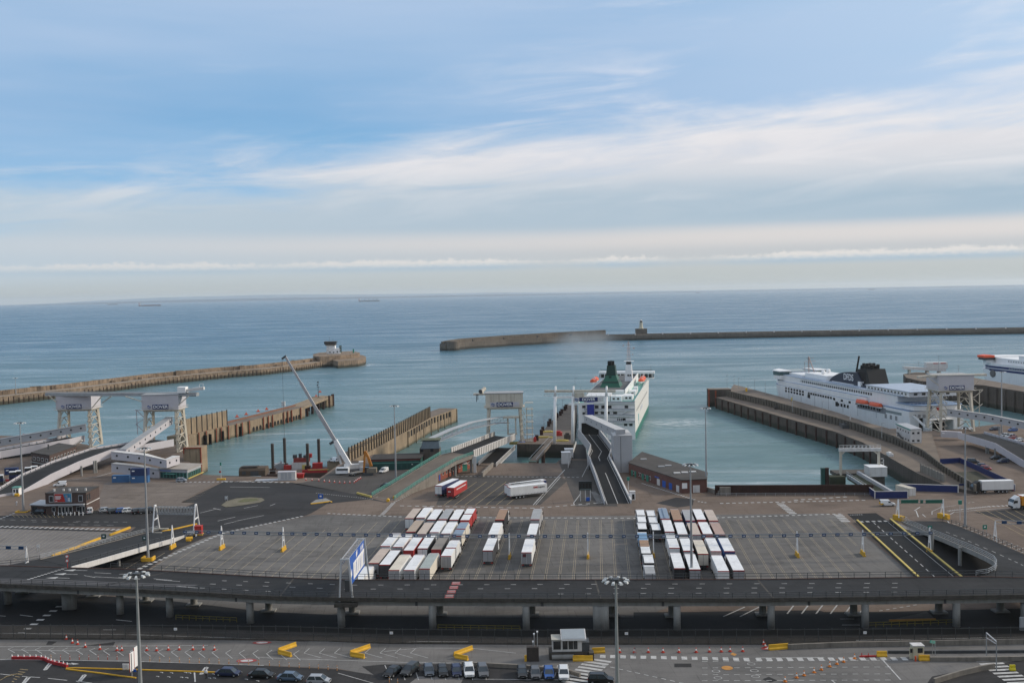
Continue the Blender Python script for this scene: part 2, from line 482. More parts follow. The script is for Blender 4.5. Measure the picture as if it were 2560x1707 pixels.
def part(mb, name, mat, parent=None, world=False, smooth=False, label=None, fix=True):
 """links MB as ONE mesh object; world=True when it was written in place coordinates"""
 if parent is not None and world:
  W_ = lmat(parent)
  if parent.parent is not None:
   W_ = lmat(parent.parent) @ W_
  inv = W_.inverted()
  mb.v = [tuple(inv @ Vector(v)) for v in mb.v]
 me = mb.mesh(name)
 if fix:
  fixn(me)
 me.materials.append(mat)
 if smooth:
  me.polygons.foreach_set('use_smooth', [True] * len(me.polygons))
 o = bpy.data.objects.new(name, me)
 COL.objects.link(o)
 o.parent = parent
 if label:
  o['label'] = label
 return o
def solid(mb, name, mat, label, cat, group=None, smooth=False):
 """a thing that is one mesh: origin moved to its own base"""
 xs = [v[0] for v in mb.v]
 ys = [v[1] for v in mb.v]
 zs = [v[2] for v in mb.v]
 o0 = Vector(((min(xs) + max(xs)) / 2, (min(ys) + max(ys)) / 2, min(zs)))
 mb.v = [tuple(Vector(v) - o0) for v in mb.v]
 o = part(mb, name, mat, None, smooth=smooth)
 o.location = o0
 return tag(o, label, cat, group)
def struct(mb, name, mat):
 o = part(mb, name, mat)
 o['kind'] = 'structure'
 return o
KIDS = {}
def children(o):
 return [c for c in COL.objects if c.parent == o]
def dup(root, loc, rz=0., label=None, group=None, paint=None, skip=()):
 """a copy of a thing with copies of its parts; PAINT gives single parts another material"""
 kids = KIDS.get(root.name)
 if kids is None:
  kids = KIDS[root.name] = [(c, children(c)) for c in children(root)]
 r_ = root.copy()
 COL.objects.link(r_)
 r_.location, r_.rotation_euler = loc, (0, 0, rz)
 if label:
  r_['label'] = label
 if group:
  r_['group'] = group
 def cp(c, par):
  n_ = c.copy()
  COL.objects.link(n_)
  n_.parent = par
  base = c.name.split('.')[0]
  if paint and base in paint:
   n_.material_slots[0].link = 'OBJECT'
   n_.material_slots[0].material = paint[base]
  return n_
 for c, gk in kids:
  if c.name.split('.')[0] in skip:
   continue
  n_ = cp(c, r_)
  for g in gk:
   cp(g, n_)
 return r_
def lettering(txt, size, mat, parent, loc, rz=0., name='lettering', tilt=90, depth=.03, sx=1., bold=0.):
 cu = bpy.data.curves.new(name, 'FONT')
 cu.body = txt
 cu.size = size
 cu.align_x, cu.align_y = 'CENTER', 'CENTER'
 cu.extrude = depth
 cu.offset = bold
 cu.materials.append(mat)
 o = bpy.data.objects.new(name, cu)
 COL.objects.link(o)
 o.parent = parent
 o.location = loc
 o.rotation_euler = (R(tilt), 0, rz)
 o.scale = (sx, 1, 1)
 me = bpy.data.meshes.new_from_object(o)
 me.name = name
 bpy.data.objects.remove(o)
 o = bpy.data.objects.new(name, me)
 COL.objects.link(o)
 o.parent = parent
 o.location = loc
 o.rotation_euler = (R(tilt), 0, rz)
 o.scale = (sx, 1, 1)
 return o
ORD = ['first', 'second', 'third', 'fourth', 'fifth', 'sixth', 'seventh', 'eighth', 'ninth', 'tenth', 'eleventh', 'twelfth', 'thirteenth',
       'fourteenth', 'fifteenth', 'sixteenth', 'seventeenth', 'eighteenth', 'nineteenth', 'twentieth']
def along(pts, step):
 """points every STEP metres along a line"""
 out_, P = [], [Vector(p) for p in pts]
 total = sum((P[i + 1] - P[i]).length for i in range(len(P) - 1))
 n = max(1, round(total / step))
 for k_ in range(n + 1):
  d = total * k_ / n
  for i in range(len(P) - 1):
   L = (P[i + 1] - P[i]).length
   if d <= L + 1e-6 or i == len(P) - 2:
    out_.append(P[i].lerp(P[i + 1], min(1, d / L)))
    break
   d -= L
 return out_
def railing(name, label, pts, h=1.1, rails=(.55, 1.1), step=3., mat=None, r=.045, cat='railing', group=None, pr=.05):
 mat = mat or steel_dark
 P = [Vector(p) for p in pts]
 root = thing(name, label, cat, P[0], 0, group)
 mb = MB()
 for z in rails:
  for a, b in zip(P, P[1:]):
   mb.bar(a + Vector((0, 0, z)), b + Vector((0, 0, z)), r * 2)
 part(mb, 'rails', mat, root, True)
 first = None
 for q in along(P, step)[:100]:
  if first is None:
   first = part(MB().box(0, 0, 0, pr * 2, pr * 2, h), 'post', mat, root)
  else:
   c = first.copy()
   COL.objects.link(c)
   c.parent = root
   c.location = q - P[0]
 return root
def sheet(name, pts, z, mat):
 """flat paving laid Z above what is below"""
 return struct(MB().poly([(p[0], p[1], z) for p in pts]), name, mat)
def dashes(mb, a, b, n, w, fill=.5, z=.03):
 a, b = Vector(a), Vector(b)
 d = b - a
 u = d.normalized()
 s_ = Vector((-u.y, u.x, 0)) * w / 2
 for i in range(n):
  p, q = a + d * (i / n), a + d * ((i + fill) / n)
  zz = Vector((0, 0, z))
  mb.poly([p - s_ + zz, q - s_ + zz, q + s_ + zz, p + s_ + zz])
def line(mb, pts, w, z=.03):
 for a, b in zip(pts, pts[1:]):
  dashes(mb, a, b, 1, w, 1., z)
# ================================================================ SETTING
WZ = -6.0
LU = Vector((math.sin(R(4.7)), math.cos(R(4.7)), 0))      # lorry lanes run along LU, rows along LV
LV = Vector((LU.y, -LU.x, 0))
LRZ = -R(4.7)
sea = struct(MB().poly([(31000 * math.cos(2 * math.pi * i / 360), 31000 * math.sin(2 * math.pi * i / 360), WZ) for i in range(360)]), 'sea', sea_mat())
prof = [(-90, .5), (60, 1), (150, 2.5), (220, 5), (300, 6.5), (400, 9), (470, 9.5), (560, 9.5), (626, 10.5), (700, 10), (790, 9.5), (860, 8), (960, 7.5), (1060, 6.5), (1180, 6.5), (1280, 6), (1380, 4.5), (1500, 4), (1700, 3), (1950, 2.5), (2200, 2), (2500, 2.2), (2700, 1)]
rings = []
for px, h in prof:
 yb = 733 + (1280 - px) * 50 / 2560
 a = Vector(((px - 1280) / FPX, 1, 0)).normalized()
 hh = h * 30000 / FPX * 1.25 + random.uniform(-2, 2) + 12
 p0, p1, p2 = a * 29300, a * 29900, a * 30800
 rings.append([(p0.x, p0.y, WZ - 1), (p0.x, p0.y, WZ + hh * .45), (p1.x, p1.y, WZ + hh), (p2.x, p2.y, WZ + hh * .7), (p2.x, p2.y, WZ - 1)])
struct(MB().loft(rings), 'hills', M('hazy_blue_coast', (.22, .30, .37), .9, .2, .0008))  # bluish haze tint put into the coast colour, besides the haze volume
coast = [(-700, 1075), (-300, 1080), (60, 1090), (150, 1098), (262, 1120), (330, 1128), (395, 1110), (455, 1112), (462, 1140), (470, 1150), (505, 1186), (560, 1188), (800, 1194), (868, 1146), (905, 1152), (930, 1136), (1068, 1140),
         (1105, 1162), (1190, 1158), (1290, 1157), (1390, 1157), (1405, 1146), (1560, 1150), (1600, 1168), (1745, 1211), (1762, 1224), (1786, 1234), (2150, 1236), (2180, 1232),
         (2362, 1216), (2330, 1172), (2215, 1108), (2205, 1072), (2270, 1070), (2310, 1078), (2400, 1072), (2490, 1060), (2640, 1052), (3100, 1060)]
gp = [at(*c) for c in coast]
gp = [(p.x, p.y) for p in gp]
ground_m = ground_mat('port_ground', (.140, .108, .088), (.195, .155, .128), .55, (6, 6), patch=.03, stain=.45)
yard_m = ground_mat('yard_concrete', (.125, .120, .114), (.18, .173, .165), .8, (6.6, 5.0), patch=.022, stain=.55)
yard2_m = ground_mat('light_yard_concrete', (.165, .155, .148), (.215, .205, .20), .6, (6.6, 5.0), patch=.03, stain=.4)
asph = ground_mat('asphalt', (.034, .034, .035), (.050, .049, .050), .0, patch=.035, stain=.5, rough=.8)
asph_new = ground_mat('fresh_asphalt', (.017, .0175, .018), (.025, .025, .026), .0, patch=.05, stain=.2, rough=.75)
asph_worn = ground_mat('worn_asphalt', (.070, .066, .062), (.092, .086, .082), .25, (7, 7), patch=.04, stain=.5)
deck_asph = ground_mat('flyover_asphalt', (.025, .0255, .026), (.039, .039, .040), .0, patch=.03, stain=.55, rough=.7)
struct(MB().prism(gp + [(520, 60), (-520, 60)], -14, 0), 'ground', ground_m)
def px(*pts):
 return [at(x, y) for x, y in pts]
rings = []
for i in range(41):
 x = -520 + i * 26
 j = lambda a: random.uniform(-a, a)
 rings.append([(x, 138 + j(8), -1), (x, 112 + j(8), 8 + j(2)), (x, 78 + j(7), 27 + j(3)), (x, 46 + j(5), 45 + j(3)), (x, 20 + j(3), 58 + j(1)), (x, 2 + j(1), 64.4), (x, -40, 66 + j(1)), (x, -300, 82 + j(4)), (x, -300, -1)])
struct(MB().loft(rings), 'cliff', M('chalk_and_grass', (.10, .11, .06), .95, .4, .12, bump=.2))
sheet('asphalt_road', px((561, 1203), (731, 1206), (905, 1238), (968, 1256), (922, 1248), (818, 1259), (779, 1282), (755, 1292), (576, 1326), (513, 1343), (440, 1374), (300, 1470), (60, 1500), (-200, 1500), (-200, 1330), (0, 1313), (325, 1329), (340, 1317), (-200, 1312), (-200, 1292), (80, 1288), (245, 1275), (453, 1271), (487, 1257), (453, 1255)), .012, asph)
sheet('lorry_yard', px((784, 1286), (1300, 1291), (2062, 1283), (2100, 1290), (2295, 1446), (2330, 1475), (1770, 1478), (1600, 1545), (260, 1545), (300, 1480), (440, 1375), (513, 1344), (577, 1327), (756, 1293)), .012, yard_m)
sheet('side_yard', px((-250, 1318), (0, 1321), (318, 1331), (230, 1360), (120, 1392), (0, 1416), (-250, 1440)), .024, yard2_m)
sheet('upper_yard', px((245, 1250), (262, 1206), (310, 1202), (540, 1206), (455, 1253), (482, 1256), (452, 1269), (250, 1272)), .012, ground_mat('worn_brown_yard', (.15, .125, .108), (.215, .185, .165), .7, (14, 2.2), rot=R(4), patch=.03, stain=.5))
sheet('berth_lanes', px((1120, 1186), (1395, 1190), (1420, 1200), (1350, 1262), (1090, 1262)), .012, asph_worn)
sheet('berth_road', px((1395, 1150), (1470, 1150), (1545, 1265), (1440, 1265), (1415, 1200)), .024, asph_worn)
sheet('patched_asphalt', px((1640, 1257), (1690, 1243), (1735, 1247), (1732, 1263), (1694, 1268)), .024, asph)
sheet('exit_lane', px((2118, 1284), (2190, 1282), (2222, 1303), (2300, 1345), (2440, 1470), (2330, 1470), (2295, 1440), (2142, 1306)), .024, asph_new)
sheet('crane_quay', px((735, 1209), (800, 1198), (872, 1150), (1100, 1190), (985, 1250), (920, 1240)), .012, asph_worn)
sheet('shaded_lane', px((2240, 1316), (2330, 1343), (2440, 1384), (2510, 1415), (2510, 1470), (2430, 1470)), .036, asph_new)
sheet('patched_bay', px((2435, 1280), (2560, 1272), (2640, 1330), (2560, 1310)), .024, asph)
sheet('service_road', px((-300, 1480), (150, 1486), (224, 1486), (440, 1503), (660, 1528), (864, 1538), (1117, 1541), (1260, 1542), (1505, 1543), (1584, 1542), (1584, 1530), (1750, 1529), (1880, 1526), (2048, 1525), (2060, 1529), (2198, 1529), (2560, 1520), (2800, 1520), (2800, 1602), (1900, 1608), (1300, 1608), (977, 1606), (505, 1596), (-300, 1594)), .036, asph_new)
sheet('footway', px((-300, 1561), (300, 1564), (640, 1576), (977, 1585), (1300, 1592), (1900, 1588), (2800, 1582), (2800, 1602), (1900, 1608), (1300, 1608), (977, 1606), (505, 1596), (-300, 1594)), .048, asph_worn)
sheet('bottom_road', px((-300, 1648), (150, 1650), (480, 1657), (660, 1663), (845, 1672), (960, 1690), (1080, 1720), (-300, 1760)), .024, asph)
front_m = ground_mat('front_concrete', (.135, .132, .128), (.185, .178, .172), .5, (7, 7), patch=.035, stain=.4)
sheet('front_road', px((-300, 1594), (505, 1596), (977, 1606), (1300, 1608), (1900, 1608), (2700, 1602), (2700, 1740), (1300, 1740), (1060, 1712), (845, 1670), (480, 1655), (-300, 1646)), .012, front_m)
sheet('parking_bays', px((905, 1665), (960, 1660), (1160, 1659), (1300, 1666), (1430, 1676), (1500, 1700), (1500, 1770), (1000, 1770), (940, 1690)), .032, asph)
sheet('front_lane', px((2330, 1690), (2480, 1660), (2560, 1648), (2760, 1640), (2760, 1760), (2280, 1760)), .024, asph)
sheet('pavement_patch', px((1047, 1690), (1160, 1692), (1150, 1712), (1020, 1710)), .036, yard2_m)
for poly_ in (((216, 1613), (288, 1604), (282, 1616), (205, 1616)), ((121, 1602), (143, 1603), (130, 1611), (115, 1611)), ((1686, 1658), (1728, 1658), (1729, 1667), (1686, 1667)), ((1906, 1697), (1922, 1691), (1943, 1700), (1926, 1705))):
 sheet('asphalt_patch', px(*poly_), .040, asph)
sheet('traffic_island', px((553, 1263), (566, 1253), (590, 1246), (625, 1243), (655, 1245), (662, 1250), (650, 1256), (600, 1264), (565, 1268)), .10, M('island_turf', (.16, .145, .105), .95, .3, .3))
sheet('turf_patch', px((592, 1255), (610, 1247), (640, 1246), (648, 1250), (630, 1254), (605, 1256)), .13, M('dry_grass', (.12, .12, .06), .95, .3, .8))
wm, ym, lm, rm = MB(), MB(), MB(), MB()
a0 = at(1398, 1446)
def lane_pt(u, v):
 return a0 + LU * u + LV * v
for i in range(-33, 26):
 v = i * 3.3
 for dv in ((-.22, .22) if i > -11 else (0,)):
  p, q = lane_pt(-16, v + dv), lane_pt(63, v + dv)
  if i < -16:     # the yard's upper edge slants away on this side
   cut = 63 + (i + 16) * 2.45
   q = lane_pt(max(cut, 5), v + dv)
  if i > 19:
   p = lane_pt(-16 + (i - 19) * 12, v + dv)
  line(lm, [p, q], .10 if i > -11 else .15, .03)
def pdash(mb, a, b, n, w, fill=.5, z=.045):
 dashes(mb, at(*a), at(*b), n, w, fill, z)
pdash(wm, (819, 1283), (1010, 1292), 15, .8, .55)
pdash(wm, (1130, 1293), (1760, 1296), 40, .8, .5)
pdash(wm, (1790, 1294), (2110, 1284), 22, .9, .5)
pdash(wm, (757, 1290), (560, 1331), 17, 1.0, .6)
pdash(wm, (560, 1331), (340, 1425), 19, 1.2, .5)
pdash(wm, (1000, 1264), (1345, 1270), 18, .7, .55)
pdash(wm, (1350, 1269), (1540, 1253), 10, .7, .5)
pdash(wm, (1120, 1190), (1452, 1193), 30, .5, .55)
pdash(wm, (955, 1287), (985, 1255), 11, 1.3, .5)
pdash(wm, (985, 1255), (1080, 1208), 20, .6, .5)
pdash(wm, (1605, 1208), (1740, 1250), 22, .9, .5)
pdash(wm, (1745, 1253), (1770, 1257), 3, .9, .5)
pdash(wm, (1800, 1258), (2170, 1250), 24, .9, .55)
pdash(wm, (1950, 1258), (1985, 1286), 8, 2.3, .55)
pdash(wm, (1985, 1250), (2125, 1241), 8, .9, .55)
pdash(wm, (2095, 1286), (2117, 1306), 5, 2.6, .55)
pdash(wm, (2150, 1304), (2225, 1302), 5, 1.3, .55)
pdash(wm, (2125, 1287), (2158, 1286), 6, .5, .6)
pdash(wm, (0, 1316), (305, 1324), 24, 1.9, .5)
pdash(wm, (440, 1205), (690, 1203), 22, 1.4, .5)
pdash(wm, (560, 1203), (730, 1206), 12, 1.4, .5)
pdash(wm, (790, 1232), (935, 1248), 26, .35, .5)
pdash(wm, (2240, 1310), (2345, 1346), 17, 2.2, .5)
pdash(wm, (2370, 1277), (2470, 1266), 17, 1.2, .5)
pdash(wm, (2470, 1266), (2560, 1262), 8, 1.4, .5)
for k_ in range(20):
 f_ = k_ / 19
 p, q = at(2375 + f_ * 260, 1312 + f_ * 115), at(2398 + f_ * 280, 1308 + f_ * 105)
 if q.x < 190:
  line(wm, [p, q], .2, .03)
for d_ in (((2420, 1257), (2440, 1254)), ((2184, 1306), (2360, 1462))):
 pdash(wm, *d_, 14 if d_[0][1] > 1300 else 2, .22, .55, .05)
line(wm, px((2220, 1305), (2395, 1450)), .15, .05)
line(wm, px((2330, 1286), (2330, 1278), (2352, 1268), (2390, 1263)), .2)
for a, b in (((2252, 1288), (2268, 1293)), ((2306, 1285), (2314, 1292)), ((2286, 1276), (2300, 1267)), ((2290, 1276), (2296, 1292))):
 line(wm, px(a, b), .3)
line(wm, px((2560, 1268), (2450, 1274), (2385, 1280), (2362, 1293), (2375, 1310)), .25)
for i in range(26):
 x = -60 + i * 14
 line(lm, px((x + 70, 1322 + i * .35), (x - 60, 1416 - i * 1.2)) if x < 230 else px((x + 50, 1330), (x, 1345)), .10, .04)
for i in range(16):
 y = 1208 + i * 3.9
 line(lm, px((330 - i * 4, y), (545 - i * 5.5, y + 1)), .16, .04)
for i in range(12):
 x = 1150 + i * 26.5
 if x < 1330:
  line(ym, px((x - 40 - i * .4, 1262), (x + 42 - i * 2, 1204)), .16, .04)
line(wm, px((1333, 1262), (1395, 1192), (1412, 1174)), .3, .04)
line(wm, px((1339, 1262), (1401, 1192)), .2, .04)
line(wm, px((1455, 1192), (1472, 1158)), .2, .05)
line(wm, px((1452, 1233), (1434, 1257), (1436, 1262), (1470, 1263)), .25, .04)
for k_ in range(10):
 line(wm, px((1478 + k_ * 1.6, 1230 + k_ * 3), (1490 + k_ * 3.4, 1229 + k_ * 3)), .5, .05)
for k_ in range(10):
 x = 2470 + k_ * 24
 line(ym, px((x - 30, 1275), (x + 95, 1342)), .14, .03)
for y, x0, x1, n in ((1299, 0, 130, 5), (1304, 80, 260, 7), (1303, 190, 330, 6), (1311, 170, 300, 4)):
 pdash(wm, (x0, y), (x1, y + 2), n, .18, .5)
for k_ in range(12):
 line(ym, px((30 + k_ * 11, 1286), (38 + k_ * 11, 1293)), .12, .04)
pdash(wm, (0, 1297), (40, 1281), 5, .8, .5)
line(wm, px((0, 1238), (90, 1212), (170, 1200), (240, 1192), (300, 1175)), .35, .03)
for a, b in (((544, 1302), (588, 1292)), ((560, 1310), (590, 1303)), ((590, 1302), (660, 1288)), ((675, 1264), (688, 1259)), ((533, 1270), (552, 1274)), ((540, 1272), (500, 1282)), ((575, 1217), (675, 1218)), ((500, 1330), (440, 1350)), ((610, 1270), (645, 1263))):
 line(wm, px(a, b), .3, .04)
for k_ in range(9):
 line(wm, px((172 - k_ * 16, 1494 + k_ * 11), (190 - k_ * 16, 1494 + k_ * 11)), .9, .06)
for a, b in (((50, 1537), (82, 1541)), ((290, 1549), (330, 1553)), ((0, 1539), (14, 1540)), ((258, 1574), (290, 1574)), ((2100, 1547), (2135, 1547)), ((2105, 1562), (2150, 1562))):
 line(wm, px(a, b), .22, .07)
for k_ in range(6):
 line(wm, px((1968 + k_ * 36, 1534), (1985 + k_ * 36, 1512)), .3, .06)
line(wm, px((1808, 1541), (1862, 1517)), .3, .06)
line(wm, px((1850, 1541), (1902, 1515)), .3, .06)
pdash(wm, (2198, 1527), (2300, 1510), 6, .3, .5, .06)
line(wm, px((0, 1583), (300, 1585), (640, 1596), (800, 1604), (977, 1608), (1040, 1603), (1170, 1604)), .2, .06)
for a, b in (((0, 1616), (520, 1613)), ((30, 1624), (200, 1627)), ((0, 1648), (320, 1652)), ((320, 1652), (660, 1663))):
 line(wm, px(a, b), .18, .05)
for k_ in range(22):
 x = 20 + k_ * 34
 line(wm, px((x + 14, 1617 + k_ * .4), (x, 1622 + k_ * .6), (x + 17, 1631 + k_ * .9)), .14, .05)
for k_ in range(8):
 x = 790 + k_ * 38
 line(wm, px((x + 14 - 30, 1620), (x - 30, 1632), (x + 14, 1644)), .13, .05)
line(wm, px((960, 1628), (1050, 1619), (1180, 1620), (1290, 1632)), .16, .05)
line(wm, px((640, 1643), (1010, 1655), (1135, 1657)), .16, .05)
pdash(wm, (1500, 1640), (1885, 1648), 15, 1.6, .55)
pdash(wm, (1500, 1648), (1430, 1712), 9, 4.6, .55)
pdash(wm, (1890, 1648), (2280, 1646), 15, 1.6, .55)
pdash(wm, (2455, 1642), (2560, 1712), 9, 4.4, .5)
pdash(wm, (1505, 1662), (1720, 1710), 10, .22, .55)
for y in (1653, 1669, 1686, 1701):
 pdash(wm, (1755, y), (2240, y - 3 + (y - 1653) * .02), 18, .18, .52)
line(wm, px((2205, 1647), (2252, 1699)), .25, .05)
line(wm, px((2080, 1700), (2088, 1707)), .25, .05)
line(wm, px((1890, 1644), (2060, 1643)), .2, .05)
line(wm, px((2140, 1600), (2560, 1592)), .25, .05)
for cx, cy in ((1878, 1659), (1886, 1676), (1889, 1690), (1790, 1677), (1795, 1694)):
 c = at(cx, cy)
 ring = [(c.x + .68 * math.cos(i * math.pi / 8), c.y + .6 * math.sin(i * math.pi / 8), 0) for i in range(17)]
 line(wm, ring, .13, .05)
for x, y in ((1150, 0), (1195, 0), (1245, 0), (1290, 0), (1345, 0), (1385, 0)):
 pass
for k_ in range(13):
 x = 962 + k_ * 36
 if not 1225 < x < 1290:
  line(wm, px((x, 1662), (x + 17 - k_ * 2.2, 1699)), .14, .05)
line(wm, px((1185, 1697), (1440, 1699)), .16, .05)
for a, b in (((845, 1682), (960, 1715)), ((1470, 1695), (1540, 1716))):
 line(wm, px(a, b), .16, .06)
for k_, (x, y) in enumerate(((400, 1680), (425, 1681), (460, 1680), (470, 1681), (390, 1690), (418, 1691), (450, 1692), (463, 1693), (520, 1694), (532, 1694), (530, 1684), (640, 1701), (612, 1697))):
 line(wm, px((x, y), (x + 6, y), (x + 7, y + 2)), .2, .06)
for o_ in ((500, 1676), (110, 1665), (55, 1700), (195, 1695)):
 x, y = o_
 line(wm, px((x, y + 9), (x + 14, y - 9), (x + 20, y - 8), (x + 5, y + 9), (x, y + 9)), .35, .05)
line(wm, px((486, 1678), (488, 1704)), .25, .05)
line(wm, px((140, 1658), (180, 1659)), .3, .05)
wm.poly([p + Vector((0, 0, .05)) for p in px((178, 1656), (199, 1659), (182, 1661))])
for a, b in (((0, 1684), (35, 1688)), ((55, 1690), (100, 1693)), ((120, 1695), (168, 1700)), ((190, 1702), (230, 1707))):
 line(wm, px(a, b), .2, .05)
for k_ in range(6):
 line(ym, px((50 - k_ * 4, 1672 + k_ * 6), (70 - k_ * 7, 1674 + k_ * 6)), .16, .05)
 line(ym, px((30 + k_ * 6, 1685 - k_ * .8), (0 + k_ * 3, 1700 - k_ * 2)), .14, .06)
for cx, cy, w_, h_ in ((655, 1606, 24, 4), (617, 1651, 25, 5), (1925, 1620, 22, 5)):
 c = at(cx, cy)
 for rr, mb in ((1.0, rm), (.62, wm)):
  mb.poly([Vector((c.x + w_ / 13 * rr * math.cos(i * math.pi / 10), c.y + h_ * .2 * rr * math.sin(i * math.pi / 10), .06 + (.012 if mb is wm else 0))) for i in range(20)])
c = at(1818, 1669)
om = MB().poly([Vector((c.x + 1.0 * math.cos(i * math.pi / 10), c.y + 1.05 * math.sin(i * math.pi / 10), .05)) for i in range(20)])
c = at(1834, 1635)
om.poly([Vector((c.x + a, c.y + b, .05)) for a, b in ((-.6, 0), (0, -.9), (.6, 0), (0, .9))])
struct(om, 'orange_road_markings', M('orange_road_paint', (.45, .22, .06), .85, .2, 1))
DZ = 6.3
near = [(-260, 1452), (0, 1460), (161, 1467), (337, 1473), (500, 1481), (660, 1490), (820, 1494), (1060, 1496), (1300, 1497), (1900, 1496), (2200, 1492), (2560, 1487), (2800, 1482)]
far = [(-260, 1410), (20, 1414), (175, 1419), (300, 1422), (440, 1429), (610, 1439), (760, 1446), (860, 1449), (1300, 1449.5), (1900, 1448), (2120, 1445), (2256, 1443.5), (2440, 1441), (2560, 1444), (2800, 1452)]
nw = [at(x, y, DZ) for x, y in near]
fw = [at(x, y, DZ) for x, y in far]
def lerp_line(P, x):
 for a, b in zip(P, P[1:]):
  if a.x <= x <= b.x:
   f_ = (x - a.x) / (b.x - a.x)
   return a.lerp(b, f_)
 return P[0] if x < P[0].x else P[-1]
fly = thing('flyover', 'long grey concrete road flyover carried on round columns across the port', 'flyover', (0, 210, 0))
xs = [nw[0].x + 2 + i * (fw[-1].x - nw[0].x - 3) / 60 for i in range(61)]
NL, FL = [lerp_line(nw, x) for x in xs], [lerp_line(fw, x) for x in xs]
for n_, f_ in zip(NL, FL):
 n_.z = f_.z = DZ
part(MB().strip(FL, NL, .55), 'road_deck', deck_asph, fly, True)
off = Vector((0, .55, 0))
part(MB().strip([p + off + Vector((0, .7, -.56)) for p in NL], [p + off + Vector((0, 0, -.56)) for p in NL], 1.05), 'edge_girder', conc_grey, fly, True)
for x_ in (160, 585, 1042, 1355, 1655, 2020, 2366):
 p = lerp_line(NL, at(x_, 1490, DZ).x)
 part(MB().box(p.x, p.y + .54, p.z - 1.62, .5, .06, 1.08), 'girder_joint', steel_dark, fly, True)
for x_, dx_ in ((205, 12), (700, 0), (1500, 0), (1930, 0)):
 p, q = lerp_line(NL, at(x_, 1490, DZ).x), lerp_line(FL, at(x_, 1490, DZ).x + dx_)
 part(MB().bar(p + Vector((0, .3, .012)), q + Vector((0, -.3, .012)), .35, .006), 'expansion_joint', conc_dark, fly, True)
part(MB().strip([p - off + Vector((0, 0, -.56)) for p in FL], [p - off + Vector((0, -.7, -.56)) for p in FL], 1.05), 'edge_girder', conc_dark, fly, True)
mid_n = [p + Vector((0, 3.2, -.56)) for p in NL]
mid_f = [p + Vector((0, 8, -.56)) for p in NL]
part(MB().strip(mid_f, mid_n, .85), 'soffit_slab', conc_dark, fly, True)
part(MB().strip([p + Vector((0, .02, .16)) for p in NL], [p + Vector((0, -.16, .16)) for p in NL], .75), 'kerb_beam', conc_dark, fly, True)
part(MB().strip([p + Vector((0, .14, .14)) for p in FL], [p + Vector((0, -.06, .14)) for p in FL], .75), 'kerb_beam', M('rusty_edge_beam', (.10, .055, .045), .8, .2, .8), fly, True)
cn = [(174, 1522, 1.15, 1), (301, 1534, .75, 0), (425, 1541, .75, 0), (626, 1557, .75, 0), (854, 1566, .78, 0), (1082, 1570, .75, 0), (1316, 1573, .72, 0), (1503, 1573, 1.15, 1), (1693, 1574, .72, 0), (1928, 1571, .72, 0), (2163, 1568, .72, 0), (2391, 1565, .72, 0), (2562, 1560, .8, 0), (20, 1508, .8, 0)]
cf = [(235, 1490), (365, 1502), (485, 1512), (672, 1527), (881, 1532), (1100, 1535), (1330, 1536), (1530, 1537), (1680, 1540), (1907, 1536), (2134, 1536), (2347, 1531), (2501, 1528), (60, 1480)]
for x, y, r_, wide in cn:
 p = at(x, y)
 top = DZ - 1.6
 mb = MB()
 if wide:
  mb.tube((p.x - .75, p.y, 0), (p.x - .75, p.y, top), .85, n=14).tube((p.x + .75, p.y, 0), (p.x + .75, p.y, top), .85, n=14).box(p.x, p.y, 0, 1.5, 1.66, top - .01)
 else:
  mb.tube((p.x, p.y, 0), (p.x, p.y, top), r_, n=16)
 part(mb, 'column', conc_grey, fly, True, True)
for x, y in cf:
 p = at(x, y)
 mb = MB().tube((p.x, p.y, 0), (p.x, p.y, DZ - 1.6), .75, n=14).box(p.x, p.y, 0, 3.0, 2.2, .35)
 part(mb, 'column', conc_grey, fly, True)
fm, fr = MB(), MB()
def fd(mb, a, b, n, w, fill=.5):
 dashes(mb, at(*a, DZ), at(*b, DZ), n, w, fill, .03)
fd(fm, (555, 1451), (880, 1462), 6, .22, .22), fd(fm, (880, 1462), (2300, 1457), 21, .22, .2)
fd(fm, (525, 1459), (860, 1472), 5, .22, .22), fd(fm, (860, 1472), (2300, 1468), 21, .22, .2)
fd(fm, (500, 1469), (720, 1480), 4, .22, .22), fd(fm, (1395, 1484), (2300, 1479), 13, .2, .2)
for a, b in (((236, 1431), (278, 1433)), ((298, 1435), (335, 1434)), ((236, 1441), (350, 1447)), ((390, 1448), (450, 1453)), ((210, 1438), (238, 1443)), ((296, 1443), (320, 1444)), ((384, 1446), (430, 1450)), ((420, 1462), (500, 1470))):
 fd(fm, a, b, 1, .2, 1)
for x, y in ((182, 1424.5), (158, 1434), (138, 1443.5)):
 p, q = at(x, y, DZ + .03), at(x + 36, y + 1, DZ + .03)
 fm.bar(p, q, .22, .004)
 fm.poly([p + Vector((-2.2, 0, .003)), p + Vector((.4, -.8, .003)), p + Vector((.4, .8, .003))])
pdL = [at(165 - k_ * 8.5, 1419 + k_ * 2.6, DZ) for k_ in range(12)]
for p in pdL:
 fm.poly([p + Vector((a, b, .03)) for a, b in ((-.35, -.25), (.35, -.25), (.35, .25), (-.35, .25))])
struct(fm, 'flyover_road_markings', mark_white)
for k_, (x, y) in enumerate(((1140, 1457.5), (1134.5, 1468), (1128.5, 1479), (1123.5, 1490))):
 c = at(x, y, DZ)
 for w_, d_, mb in ((2.0, 2.1, fr), (1.3, .55, fm)):
  pass
 fr.poly([c + Vector((a, b, .035)) for a, b in ((-.9, -1.1), (.9, -1.1), (.9, 1.1), (-.9, 1.1))])
struct(fr, 'red_road_panels', mark_red)
frw = MB()
for k_, (x, y) in enumerate(((1140, 1457.5), (1134.5, 1468), (1128.5, 1479), (1123.5, 1490))):
 c = at(x, y, DZ)
 for dy in (-.35, .75):
  frw.poly([c + Vector((a, b + dy, .05)) for a, b in ((-.75, -.14), (.75, -.14), (.75, .14), (-.75, .14))])
